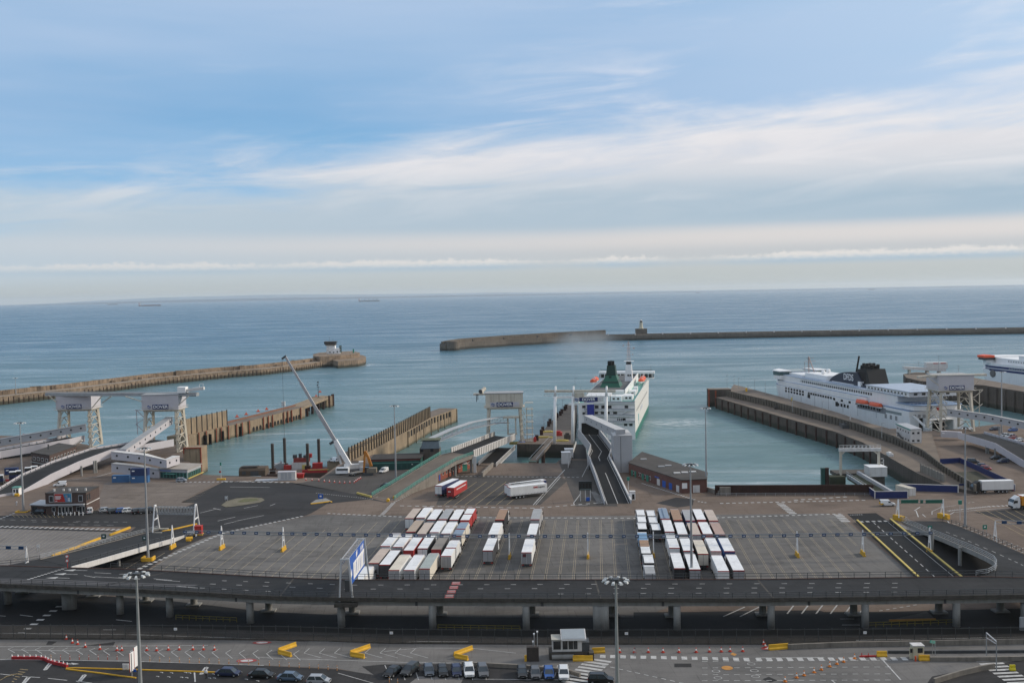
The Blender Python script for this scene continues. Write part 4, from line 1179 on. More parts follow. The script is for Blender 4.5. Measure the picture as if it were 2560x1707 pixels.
for x in (7, 12):
 part(MB().box(x, -2.75, 6.6, 3.4, .1, .6), 'red_stripe', redp, lb)
for k_, (x, y0, y1) in enumerate(((975, 310, 560), (715, 385, 450), (1235, 440, 540))):
 q = r6(x, y1 - 5, 6.6)
 h_ = hz(q, 830 + y0 / 5.2275) - 6.6
 lp = thing('lamp_post', 'slim mast on the far rounded pier, %s from its head' % ORD[k_], 'lamp post', q, 0, 'masts on the far pier')
 part(MB().tube((0, 0, 0), (0, 0, h_), .16, .1), 'pole', steel, lp)
 part(MB().box(0, 0, h_ * .6, 2.4, .2, .15).box(0, 0, h_ - .1, 1.6, .3, .2), 'cross_arm', steel, lp)
sp_ = px((1788, 1236), (2180, 1235))
sw = thing('quay_wall', 'dark rusty sheet pile wall with a corrugated crest along the dock edge', 'wall', sp_[0])
mb = MB()
n_ = 74
for k_ in range(n_):
 q, w_ = sp_[0].lerp(sp_[1], k_ / n_), sp_[0].lerp(sp_[1], (k_ + .5) / n_)
 mb.box(q.x + .4, q.y + .3, -12, .8, .3, 15.1).box(w_.x + .4, w_.y, -12, .82, .3, 15.1)
part(mb, 'sheet_piles', pile_rust, sw, True)
railing('guard_rail', 'pale rail with white blocks in front of the sheet pile wall', [p + Vector((0, -2.5, 0)) for p in sp_], .95, (.5, .95), 3.2, steel)
for k_, x in enumerate((1835, 1902, 1986, 2075, 2147)):
 q = at(x, 1231)
 solid(MB().frust(q.x, q.y, 0, (.9, .7), (.7, .5), .8).box(q.x, q.y, .8, .5, .4, .15), 'concrete_block', white_old, 'white block at the foot of the sheet pile wall, %s along it' % ORD[k_], 'block', 'white blocks along the sheet pile wall')
cw = px((1764, 1222), (1806, 1233), (1806, 1240))
w_ = thing('quay_wall', 'low pale concrete parapet between the brick office and the sheet piles', 'wall', cw[0])
part(MB().wall([(p.x, p.y) for p in px((1762, 1226), (1800, 1237))], -2, 1.4, .6), 'wall_body', conc, w_, True)
q = at(1812, 1236)
part(MB().box(q.x, q.y, -2, 3.4, 2.4, 4.6), 'end_block', conc, w_, True)
def cargo(px_, L, sgn, lab, hullc, ds=14000):
 a = Vector(((px_ - 1280) / FPX, 1, 0)).normalized() * ds
 s_ = thing('cargo_ship', lab, 'cargo ship', (a.x, a.y, WZ), -math.atan2(a.x, a.y))
 b = 34
 part(MB().loft([[(-L / 2 * .97, -b / 2, 0), (L / 2 * .95, -b / 2, 0), (L / 2, 0, 0), (L / 2 * .95, b / 2, 0), (-L / 2 * .97, b / 2, 0)], [(-L / 2, -b / 2, 13), (L / 2 * .97, -b / 2, 14), (L / 2 * 1.03, 0, 16), (L / 2 * .97, b / 2, 14), (-L / 2, b / 2, 13)]]), 'hull', hullc, s_)
 part(MB().box(-L * .42 * sgn, 0, 13, L * .07, 30, 32).box(-L * .42 * sgn, 0, 39, L * .04, 36, 4), 'bridge_house', white, s_)
 part(MB().box(-L * .47 * sgn, 0, 13, L * .03, 10, 32), 'funnel', redp, s_)
 return s_
s_ = cargo(377, 270, 1, 'far cargo ship with a white bridge house and dark red hull below the pale coast', M('far_hull_red', (.10, .03, .03), .6, .1, .1))
part(MB().box(20, 0, 13, 190, 3, 2), 'deck_pipes', redp, s_)
s_ = cargo(925, 280, 1, 'far bulk carrier with four deck cranes on the horizon', M('far_hull_dark', (.035, .04, .05), .6, .1, .1))
for x in (-60, -5, 50, 100):
 part(MB().box(x, 0, 14, 5, 5, 20).box(x + 12, 0, 27, 26, 3, 3), 'deck_crane', M('far_hull_dark', .03), s_)
for k_, (x, L) in enumerate(((2180, 120), (1747, 60), (285, 200))):
 a = Vector(((x - 1280) / FPX, 1, 0)).normalized() * 22000
 s_ = thing('cargo_ship', ('tiny cargo ship on the skyline above the dark funnel ferry', 'tiny vessel on the skyline above the small lighthouse', 'hazy vessel beside the far cargo ship under the pale coast')[k_], 'cargo ship', (a.x, a.y, WZ), -math.atan2(a.x, a.y))
 part(MB().box(0, 0, 0, L, 25, 14), 'hull', M('far_hull_dark', .03), s_)
 part(MB().box(-L * .38, 0, 14, L * .12, 22, 16), 'bridge_house', white_old, s_)
# ================================================================ FERRIES
def hull_rings(L, B, z0, zt, bow0, flare=1.0, rake=6.0, n=12, stern=0.0):
 """outline of a ship's side at a level: +y bow, origin at stern centre"""
 def outline(z):
  f_ = (z - z0) / (zt - z0)
  pts = [(-B / 2, 0)]
  m_ = 9
  Lz = L - rake * (1 - f_)
  for i in range(m_ + 1):
   t_ = i / m_
   y = bow0 + (Lz - bow0) * t_
   w = B / 2 * (1 - t_ ** (2.0 + .9 * f_ * flare)) ** (.80 if f_ > .5 else .95)
   pts.append((-w, y))
  right = [(-x, y) for x, y in pts[::-1][1:]]
  return [(x, y, z) for x, y in pts + right]
 return outline
ferry_white = M('ferry_white_paint', (.83, .83, .83), .4, .05, .15, streak=.16, scol=(.45, .40, .33))
ferry_warm = M('ferry_sunlit_white', (.76, .74, .70), .4, .05, .15, streak=.2, scol=(.45, .38, .28))  # warm sunlight of the lit flank put into this white
deck_green = M('green_ship_deck', (.16, .38, .34), .7, .2, .2)
deck_blue = M('blue_ship_deck', (.22, .31, .45), .7, .15, .2)
funnel_green = M('green_funnel_paint', (.008, .095, .06), .45, .12, .3)
funnel_dark = M('dark_green_funnel', (.004, .035, .026), .5, .15, .3)
funnel_navy = M('navy_funnel_paint', (.010, .017, .038), .45, .15, .3)
soot = M('sooty_pipe', .012, .8, .2, .5)
def lifeboat(parent, x, y, z, rz=0., L=9.0):
 b = MB()
 rings = []
 for t_ in (-1, -.8, -.4, 0, .4, .8, 1):
  w = 1.9 * (1 - abs(t_) ** 3) ** .6 + .05
  yy = t_ * L / 2
  rings.append([(x + a * w, y + yy, z + c) for a, c in ((-1, 1.1), (-.7, .3), (0, 0), (.7, .3), (1, 1.1))])
 part(b.loft(rings), 'lifeboat_hull', white, parent)
 rings = []
 for t_ in (-1, -.8, -.4, 0, .4, .8, 1):
  w = 1.9 * (1 - abs(t_) ** 3) ** .6 + .05
  yy = t_ * L / 2
  rings.append([(x + a * w, y + yy, z + c) for a, c in ((-1, 1.12), (-.9, 2.0), (-.4, 2.8), (.4, 2.8), (.9, 2.0), (1, 1.12))])
 part(MB().loft(rings), 'lifeboat_cover', orangep, parent)
def ship_window(parent, x, y, z, w, h, side, name='window', mat=None):
 """small dark pane: side 's' faces astern, 'l' / 'r' the two flanks"""
 mb = MB()
 if side == 's':
  mb.box(x, y - .03, z, w, .1, h)
 else:
  mb.box(x + (.03 if side == 'r' else -.03), y, z, .1, w, h)
 return mb
FR = R(10.5)
fc = (46.0, 511.0)
IF = thing('ferry', 'large white ferry with a tall green funnel, moored stern-on', 'ferry', (fc[0], fc[1], WZ), -FR)
oh = hull_rings(176, 28, 0, 18, 120)
part(MB().loft([oh(-3), oh(0), oh(3.4)]), 'lower_hull', M('green_boot_top', (.02, .16, .12), .5, .15, .2), IF)
part(MB().loft([oh(3.4), oh(8), oh(13), oh(18)]), 'hull', ferry_warm, IF)
part(MB().loft([[(x * .985, y if y > 1 else y + .6, 18.03) for x, y, z in oh(18)], [(x * .985, y if y > 1 else y + .6, 18.10) for x, y, z in oh(18)]]), 'main_deck', deck_green, IF)
for s_ in (-1, 1):
 part(MB().box(s_ * 13.85, 60, 18, .3, 120, 1.3), 'bulwark', ferry_warm, IF)
part(MB().box(0, -.25, 0, 27.9, .5, 18), 'stern_plating', ferry_white, IF)
part(MB().box(-7.2, -.6, 1.5, 10.5, .3, 6.6), 'vehicle_door', M('vehicle_deck_dark', .014, .9, .2, .3), IF)
for z in (8.4, 11.6, 14.4, 17.9):
 part(MB().box(1.5, -1.1, z, 25, 1.7, .28), 'stern_gallery', ferry_white, IF)
 part(MB().box(1.5, -1.85, z + .28, 25, .08, .9), 'gallery_rail', panel_grey, IF)
wins = [(-11.2, 15.6, 1.6, 1.3), (9.8, 15.6, 1.7, 1.3), (-5, 12.6, 1.6, 1.2), (-2, 12.6, 1.6, 1.2), (.6, 12.6, 2, 1.2), (4.2, 12.6, 2, 1.2), (8.5, 9.6, 1.4, 1.1), (-11.2, 12.4, 1.4, 1.1)]
for k_ in range(5):
 wins.append((5.5 + k_ * .9, 9.0, .45, 1.6))
for k_ in range(2):
 wins.append((9.3 + k_ * 2.6, 6.8, 1.6, 1.2))
for k_ in range(4):
 wins.append((-8 + k_ * 3.2, 15.3, 1.8, 1.6))
for x, z, w, h in wins:
 part(ship_window(IF, x, -.52, z, w, h, 's'), 'window', glass, IF)
part(MB().bar((4.5, -1.4, 11.4), (9.8, -1.4, 14.2), .9, .3), 'stern_stair', ferry_white, IF)
part(MB().box(-5, 14, 18.1, 12, 14, 3.0).box(4.2, 11, 18.1, 5.5, 8, 2.6).box(9.5, 16, 18.1, 5, 10, 2.4), 'aft_house', ferry_white, IF)
for x, y, z in ((3, 6.9, 19), (5.2, 6.9, 19), (9, 10.9, 19), (10.8, 10.9, 19)):
 part(ship_window(IF, x, y, z, 1.1, .9, 's'), 'window', glass, IF)
part(MB().box(10.5, 38, 18.1, 3.2, 9, 2.6).box(11.2, 50, 18.1, 2, 6, 3.4), 'deck_house', ferry_white, IF)
part(ship_window(IF, 10.5, 33.4, 19, 1.1, .9, 's'), 'window', glass, IF)
part(MB().box(-2, 77, 18.1, 19, 108, 2.9), 'central_house', ferry_white, IF)
part(MB().box(-2, 77, 21.02, 18.6, 107.5, .08), 'house_roof', M('dark_ship_deck', (.10, .105, .11), .8, .15, .3), IF)
part(MB().box(7.45, 77, 21, .3, 108, 1.5), 'house_bulwark', ferry_white, IF)
part(MB().box(-2, 24, 21.1, 18, 3, 1.0), 'house_bulwark', ferry_white, IF)
FY = 58
part(MB().frust(-2.6, FY, 21.1, (11, 17), (5.6, 9), 6.0, (.0, 2)), 'funnel_base', funnel_green, IF)
part(MB().frust(-2.6, FY + .8, 23.4, (9.32, 14.3), (7.6, 11.8), 1.5, (0, .55)), 'funnel_band', funnel_dark, IF)
part(MB().frust(-2.6, FY + 2, 27.1, (5.4, 8.6), (4.2, 7), 5.4), 'funnel_stack', funnel_dark, IF)
for x, y in ((-3.9, -1), (-2.7, 1), (-1.5, -1), (-2.6, -2)):
 part(MB().tube((x, FY + 2 + y, 32.3), (x, FY + 1.4 + y, 34.8), .72, .66, 10), 'exhaust_pipe', soot, IF)
part(MB().box(-2.6, FY - 6.6, 26.0, 1.4, .3, 1.2), 'funnel_door', funnel_dark, IF)
part(MB().frust(4.6, 92, 21.1, (4.4, 6), (3.2, 4), 9.5), 'mast_tower', ferry_white, IF)
part(MB().box(4.6, 92, 30.6, 2.8, 3.4, 1.6), 'mast_glazing', glass, IF)
part(MB().box(4.6, 92, 32.3, 5.6, 4, .25), 'mast_platform', ferry_white, IF)
mb = MB()
for x, y in ((3.7, 91), (5.5, 91), (4.6, 93)):
 mb.bar((x, y, 32.5), (4.6 + (x - 4.6) * .3, 92, 44), .2)
for z in (34, 36, 38, 40, 42):
 mb.bar((3.2, 92, z), (6.2, 92, z), .16)
mb.box(1.6, 92, 41, .6, .6, .9).box(7.6, 92, 39.6, 1.2, .4, .8).box(7, 92, 36, .6, .6, .6)
part(mb, 'lattice_mast', M('pale_red_lattice', (.50, .40, .38), .6, .1, .5), IF)
part(MB().box(4.4, 88.9, 24, .8, .1, 1.1).box(5.6, 88.9, 24, .8, .1, 1.1), 'mast_windows', glass, IF)
part(MB().box(0, 138, 16.1, 27, 9, 3.2), 'bridge_house', ferry_white, IF)
part(MB().box(0, 138, 19.3, 33.4, 6, 2.4), 'bridge_glazing', glass, IF)
part(MB().box(0, 138, 21.7, 34.4, 7, 1.3).box(0, 138, 18.6, 33.6, 6.6, .6), 'bridge_roof', ferry_white, IF)
mb = MB()
for k_ in range(14):
 mb.box(-16 + k_ * 2.45, 134.95, 19.3, .35, .12, 2.4)
part(mb, 'bridge_mullions', ferry_white, IF)
part(MB().bar((-16, 136, 24.0), (16, 136, 24.0), .25).bar((-16, 136, 23), (-16, 136, 25.6), .1).bar((15, 136, 23), (15, 136, 26.6), .1), 'bridge_rail', steel_dark, IF)
for y in (96, 108):
 lifeboat(IF, 11.6, y, 19.6, 0, 11)
 part(MB().bar((10, y - 3, 18), (12.6, y - 3, 24), .35).bar((10, y + 3, 18), (12.6, y + 3, 24), .35), 'davit', ferry_warm, IF)
lifeboat(IF, -15.2, 84, 20.2)
lifeboat(IF, -15.2, 96, 20.2)
part(MB().bar((-12, 82, 18), (-15, 82, 24), .35).bar((-12, 87, 18), (-15, 87, 24), .35), 'davit', ferry_white, IF)
for k_ in range(16):
 part(ship_window(IF, 14.02, 12 + k_ * 6.2, 12.6, 1.8, 1.3, 'r'), 'window', M('flank_window', (.30, .30, .30), .4, .2, .5), IF)
part(MB().box(14.05, 26, 6.6, .12, 3.6, 3.2).box(14.05, 27.5, 4.2, .12, 1.4, 2.8), 'shamrock_emblem', M('turquoise_emblem', (.06, .40, .42), .5, .1, .5), IF)
for k_ in range(4):
 part(MB().box(14.05, 44 + k_ * 5, 9.5, .1, 3.2, 2.0), 'faded_letter', M('faded_ship_lettering', (.60, .62, .66), .5, .1, .5), IF)
mb = MB()
for k_ in range(22):
 mb.box(13.9, 70 + k_ * 2.0, 19.3, .3, .25, 1.2)
part(mb, 'flank_stanchions', ferry_warm, IF)
part(MB().box(-7.6, -2.6, 11.4, 3.4, .8, 7.6), 'blue_stair_tower', M('blue_stair_cladding', (.02, .035, .26), .5, .1, .5), IF)
D0 = at(2268, 1062, 0)
DF = thing('ferry', 'white ferry with a navy funnel lettered DFDS, moored side-on', 'ferry', (D0.x + 14, D0.y, WZ), R(8.9))
ohd = hull_rings(173, 28, 0, 16.5, 150, rake=4)
part(MB().loft([ohd(-3), ohd(0), ohd(1.6)]), 'lower_hull', navy, DF)
part(MB().loft([ohd(1.6), ohd(8), ohd(14.6)]), 'hull', ferry_white, DF)
pts = [(x, y) for x, y, z in ohd(14.6)]
part(MB().loft([[(x * .99, min(y, 168), 14.62) for x, y in pts], [(x * .99, min(y, 168), 14.8) for x, y in pts]]), 'promenade_deck', deck_blue, DF)
part(MB().prism([(x, y) for x, y in ((-13.8, 42), (13.8, 42), (13.8, 154), (9, 168), (-9, 168), (-13.8, 154))], 14.8, 17.4), 'upper_hull', ferry_white, DF)
part(MB().prism([(x, y) for x, y in ((-13.6, 42.2), (13.6, 42.2), (13.6, 153.8), (8.9, 167.8), (-8.9, 167.8), (-13.6, 153.8))], 17.42, 17.5), 'boat_deck', deck_blue, DF)
part(MB().prism([(x, y) for x, y in ((-12.2, 14), (12.2, 14), (12.2, 120), (13, 140), (13, 154), (8, 166), (-8, 166), (-13, 154), (-13, 140), (-12.2, 120))], 17.5, 21.0), 'superstructure', ferry_white, DF)
part(MB().prism([(x, y) for x, y in ((-12.8, 8), (12.8, 8), (12.8, 120), (13.2, 150), (-13.2, 150), (-12.8, 120))], 21.02, 21.25), 'sun_deck', M('pale_blue_deck', (.36, .43, .53), .7, .12, .2), DF)
mb = MB()
mb.bar((-12.7, 8, 22.2), (-12.7, 120, 22.2), .1).bar((-12.7, 120, 22.2), (-13.0, 150, 22.2), .1)
for k_ in range(46):
 mb.bar((-12.7, 8 + k_ * 2.5, 21.2), (-12.7, 8 + k_ * 2.5, 22.2), .07)
part(mb, 'sun_deck_rail', deck_blue, DF)
part(MB().prism([(-13.9, 0), (13.9, 0), (13.9, 42), (-13.9, 42)], 14.8, 15.0), 'aft_deck', deck_blue, DF)
part(MB().prism([(-12.2, 4), (12.2, 4), (12.2, 42), (-12.2, 42)], 15, 17.5), 'aft_lounge', ferry_white, DF)
part(MB().prism([(-13.2 + .0, 0)] + [(13.2 * math.sin(a), -5 * math.cos(a)) for a in [(-1.3 + i * .325) for i in range(9)]] + [(13.2, 14), (-13.2, 14)], 17.5, 17.8), 'aft_terrace', deck_blue, DF)
part(MB().prism([(-12.6, 0)] + [(12.6 * math.sin(a), -4.6 * math.cos(a)) for a in [(-1.3 + i * .325) for i in range(9)]] + [(12.6, 10), (-12.6, 10)], 15.2, 17.5), 'rounded_stern_house', ferry_white, DF)
for k_ in range(3):
 part(MB().box(-6 + k_ * 2, -4.75, 15.4, 1.5, .12, 1.9), 'flag_panel', (navy, white, redp)[k_], DF)
part(MB().box(0, -.3, 1, 27.8, .6, 9), 'stern_plating', ferry_white, DF)
part(MB().box(-2.5, -.7, 1.5, 13.6, .3, 8.0), 'vehicle_door', M('vehicle_deck_dark', .014, .9, .2, .3), DF)
part(MB().box(-1.5, -4, 9.2, 12, 8, .5).box(-7.2, -4, 3, .6, 8, 6.2).box(4.2, -4, 3, .6, 8, 6.2), 'stern_canopy', ferry_white, DF)
part(MB().bar((-12.5, -1, 12), (-9, -8, 5), .9), 'stern_strut', ferry_white, DF)
for k_ in range(4):
 part(MB().box(-11.6 + (k_ % 2) * 2.4 + (k_ // 2) * 5, -.65, 10.2, 1.4, .1, 2.4), 'window', M('flank_window', .3), DF)
xL = -14.0
def row(y0, y1, n, z, w, h, x=xL, mat=None):
 for k_ in range(n):
  y = y0 + (y1 - y0) * k_ / max(1, n - 1)
  part(ship_window(DF, x, y, z, w, h, 'l'), 'window', mat or glass, DF)
for z, n_ in ((13.0, 7), (10.2, 7)):
 row(118, 142, n_, z - .8, 2.4, 2.0, -14.0)
row(82, 110, 10, 12.0, 2.2, 2.0)
row(60, 78, 3, 11.6, 2.4, 2.0)
row(52, 52, 1, 11.9, 2.8, 1.7)
row(62, 73, 4, 7.8, 2.2, 2.0)
row(12, 22, 3, 7.0, 2.0, 2.2, -14.02, M('flank_window', .3))
row(28, 50, 9, 10.4, 1.8, 2.2, -14.06)
part(MB().box(xL, 18, 10.6, .1, 22, 2.2), 'window_band', M('grey_window_band', (.25, .30, .31), .3, .15, .5), DF)
part(MB().box(xL, 110, 8.6, .12, 3.4, 3.2), 'side_hatch', glass, DF)
part(MB().box(xL, 75, 7.4, .12, 3.0, 3.2), 'side_hatch', glass, DF)
part(MB().box(xL + .6, 37, 9.0, 1.4, 30, 4.6), 'lifeboat_recess', M('flank_recess', (.25, .26, .28), .6, .1, .5), DF)
row(40, 150, 44, 18.7, 1.3, 1.2, -12.3)
for y in (30, 44):
 lifeboat(DF, -15.1, y, 13.2, 0, 12)
 part(MB().bar((-13, y - 4, 12), (-15.4, y - 4, 16.4), .35).bar((-13, y + 4, 12), (-15.4, y + 4, 16.4), .35), 'davit', ferry_white, DF)
lifeboat(DF, 15.1, 30, 13.2, 0, 12)
part(MB().prism([(-10, 128), (10, 128), (9, 152), (5, 160), (-5, 160), (-9, 152)], 21.2, 22.6), 'bridge_house', ferry_white, DF)
part(MB().prism([(-15.6, 148), (15.6, 148), (15.6, 157), (8, 166), (-8, 166), (-15.6, 157)], 18.5, 20.9), 'bridge_wing_floor', ferry_white, DF)
part(MB().prism([(-15.6, 148.2), (15.6, 148.2), (15.8, 157.2), (8, 166.2), (-8, 166.2), (-15.8, 157.2)], 20.8, 23.19), 'bridge_glazing', M('green_bridge_glass', (.05, .10, .10), .15, .2, .5), DF)
for s_ in (-1, 1):
 part(MB().prism([(s_ * 16.1, 147.6), (s_ * 8, 147.6), (s_ * 8, 167), (s_ * 16.1, 157.6)], 23.2, 23.8), 'bridge_wing_roof', ferry_white, DF)
part(MB().prism([(-7.9, 146), (7.9, 146), (7.9, 167), (-7.9, 167)], 21.5, 22.9), 'bridge_roof', M('pale_blue_deck', .4), DF)
part(MB().prism([(-8, 100), (8, 100), (8, 128), (-8, 128)], 21.2, 24.0).box(4, 92, 21.2, 12, 10, 2.4), 'top_house', ferry_white, DF)
mb = MB().bar((0, 140, 23), (-1.5, 137, 33), .5).bar((0, 132, 23), (-1.5, 137, 33), .4).bar((-4, 137, 30), (3, 137, 30), .25).bar((-3, 137, 32), (2, 137, 32), .2).bar((0, 146, 23), (0, 146, 29), .2)
for z in (25, 27, 29, 31):
 mb.box(-1.2, 137.5, z, 1.6, 1.2, .3)
part(mb, 'radar_mast', M('ruddy_mast', (.32, .25, .24), .6, .2, .5), DF)
for x, y in ((-4, 112), (4, 122)):
 part(MB().revolve([(.1, 24), (1.1, 24.4), (1.3, 25.2), (.9, 26.1), (.1, 26.4)], x, y, 12), 'radar_dome', white, DF)
part(MB().tube((-6, 70, 21.3), (-6, 96, 21.3), .6).box(-6, 62, 21.2, 3, 3, 2.6), 'deck_gear', ferry_white, DF)
hump = [(100, 20.9), (98, 22.4), (94, 24.4), (88, 26.3), (81, 27.6), (74, 28.2), (66, 28.3), (58, 20.9)]
part(MB().profile(hump, -6.5, 6.5), 'funnel', funnel_navy, DF)
part(MB().profile([(70, 20.9), (68, 30.2), (58, 30.7), (53, 20.9)], -5.4, 5.4), 'funnel_stack', M('black_funnel_grille', (.010, .011, .012), .6, .2, .8), DF)
for y, z in ((70, 32.0), (68, 33.2), (66, 32.6), (64, 33.4), (62, 32.2), (59.5, 33.0)):
 for x in (-1.8, 1.8):
  part(MB().tube((x, y, 29.0), (x, y - .6, z), .95, .9, 10), 'exhaust_pipe', soot, DF)
part(MB().tube((-2, 76, 27), (-2, 72.5, 36.8), .5), 'exhaust_pipe', soot, DF)
part(MB().box(-5.45, 62, 22, .14, 7, 7.0), 'funnel_grille', soot, DF)
part(MB().box(-3, 50, 21.0, 12, 14, 1.3), 'rescue_raft_stowage', funnel_navy, DF)
lettering('DFDS', 5.0, letter_white, DF, (-6.6, 76, 25.0), R(-90), sx=.95, depth=.04, bold=.03)
for o_ in children(DF):
 if o_.type == 'MESH' and o_.name.split('.')[0] not in ('vehicle_door',):
  Mx = Matrix.Translation(o_.location) @ o_.rotation_euler.to_matrix().to_4x4() @ Matrix.Diagonal((*o_.scale, 1))
  if o_.name.startswith('lettering'):
   o_.location.z -= 2
   continue
  for v in o_.data.vertices:
   if v.co.z > 9:
    v.co.z -= 2 * min(1, (v.co.z - 9) / 5)
part(MB().prism([(-12.4, 3), (12.4, 3), (12.4, 45), (-12.4, 45)], 19.25, 21.7), 'aft_house', ferry_white, DF)
part(MB().prism([(-13, 1), (13, 1), (13, 45.4), (-13, 45.4)], 21.7, 21.9), 'aft_house_deck', M('pale_blue_deck', .4), DF)
row(6, 42, 12, 20.0, 1.3, 1.0, -12.45)
for k_ in range(5):
 part(ship_window(DF, -9 + k_ * 4.2, 2.96, 20.0, 1.8, 1.1, 's'), 'window', glass, DF)
for z in (15.8, 18.9, 21.9):
 mb = MB().bar((-13, 1, z + 1), (13, 1, z + 1), .1)
 for k_ in range(14):
  mb.bar((-13 + k_ * 2, 1, z), (-13 + k_ * 2, 1, z + 1), .08)
 part(mb, 'stern_rail', ferry_white, DF)
P0 = at(2440, 965, WZ)
PO = thing('ferry', 'white ferry with an orange bridge wing and navy window bands beyond the far pier', 'ferry', (P0.x + 15 + 24, P0.y - 158, WZ), R(9))
ohp = hull_rings(167, 28, 0, 16, 146, rake=4)
part(MB().loft([ohp(-3), ohp(3), ohp(9), ohp(15)]), 'hull', ferry_white, PO)
part(MB().prism([(-14, 20), (14, 20), (14, 146), (9, 161), (-9, 161), (-14, 146)], 15, 20.5), 'superstructure', ferry_white, PO)
part(MB().prism([(-12, 24), (12, 24), (12, 125), (9.5, 146), (-9.5, 146), (-12, 125)], 20.5, 25.0), 'upper_house', ferry_white, PO)
part(MB().prism([(-11, 26), (11, 26), (11, 118), (-11, 118)], 25, 28.2), 'top_house', ferry_white, PO)
for z0 in (16.2, 18.6):
 part(MB().prism([(-14.1, 22), (-13.9, 22), (-13.9, 146), (-10.9, 155), (-11.1, 155.2), (-14.1, 146)], z0 - 2, z0 - .2), 'window_band', navy, PO)
for k_ in range(10):
 part(ship_window(PO, -14.12, 100 + k_ * 2.6, 16.9, 1.5, 1.1, 'l'), 'window', M('pale_ship_window', (.28, .32, .33), .3, .1, .5), PO)
for k_ in range(26):
 part(ship_window(PO, -12.06, 60 + k_ * 2.7, 22.6, .8, .8, 'l'), 'porthole', glass, PO)
part(MB().prism([(-18, 146), (18, 146), (18, 153), (7, 160), (-7, 160), (-18, 153)], 23.0, 25.0), 'bridge_glazing', glass, PO)
part(MB().prism([(-18.6, 145.4), (-10.5, 145.4), (-10.5, 158.4), (-18.6, 153.4)], 25.0, 26.8), 'bridge_wing_roof', M('bright_orange_paint', (.85, .10, .03), .5, .08, .5), PO)
part(MB().prism([(-10.4, 145.4), (18.6, 145.4), (18.6, 153.4), (7.3, 161), (-7.3, 161), (-10.4, 158.4)], 25.0, 25.8), 'bridge_roof', ferry_white, PO)
part(MB().prism([(-16, 147), (16, 147), (15, 152), (6, 158), (-6, 158), (-15, 152)], 20.5, 23.0), 'bridge_support', ferry_white, PO)
part(MB().frust(0, 112, 28.2, (4, 5), (2, 2.4), 6).tube((0, 112, 34), (0, 112, 45), .6, .3).box(0, 112, 36, 8, 1.2, .5).box(-3.4, 112, 36.5, .6, .6, 4).box(0, 112, 40, 2.4, 1, .5), 'signal_mast', ferry_white, PO)
part(MB().tube((-14.4, 142, 12), (-13.2, 142, 12), 3.2, n=8).tube((-14.6, 142, 12), (-14.3, 142, 12), 2.2, n=8), 'mooring_recess', M('ship_recess_grey', (.14, .13, .13), .7, .2, .5), PO)
part(MB().box(-12.6, 151, 16.6, .2, 1.4, 1.3), 'bow_emblem', navy, PO)
for o_ in children(PO):
 for v in o_.data.vertices:
  if v.co.z > 3:
   v.co.z = 3 + (v.co.z - 3) * .84
smk = bpy.data.materials.new('exhaust_smoke')
smk.use_nodes = True
t = NT(smk.node_tree)
gc = t.n('TexCoord').outputs['Object']
ln = t.n('VectorMath', {'operation': 'LENGTH'}, i0=gc).outputs['Value']
pn = t.noise(t.n('NewGeometry').outputs['Position'], .045, 4, .6)
dens = t.math('MULTIPLY', t.maprange(ln, 1.0, .1), t.maprange(pn, .40, .70))
dens = t.math('MULTIPLY', dens, .017)
pv = t.n('VolumePrincipled', None, Color=(.50, .55, .60), Density=dens, Anisotropy=.2)
o_ = t.n('OutputMaterial')
t.t.links.new(pv.outputs[0], o_.inputs['Volume'])
mb = MB()
rings = []
for i in range(1, 10):
 a = math.pi * i / 10
 rings.append([(math.sin(a) * math.cos(2 * math.pi * j / 20), math.sin(a) * math.sin(2 * math.pi * j / 20), -math.cos(a)) for j in range(20)])
smoke = part(mb.loft(rings), 'smoke', smk)
fun = lmat(IF) @ Vector((-2.6, FY, 36))
aa = Vector(fun)
bb = at(1515, 842, 20)
bb = Vector((aa.x + 20, aa.y + 420, 22))
smoke.location = (aa + bb) / 2 + Vector((-8, 0, 1))
smoke.scale = (34, 235, 9)
smoke.rotation_euler = (0, 0, -math.atan2(bb.x - aa.x, bb.y - aa.y))
smoke['kind'] = 'stuff'
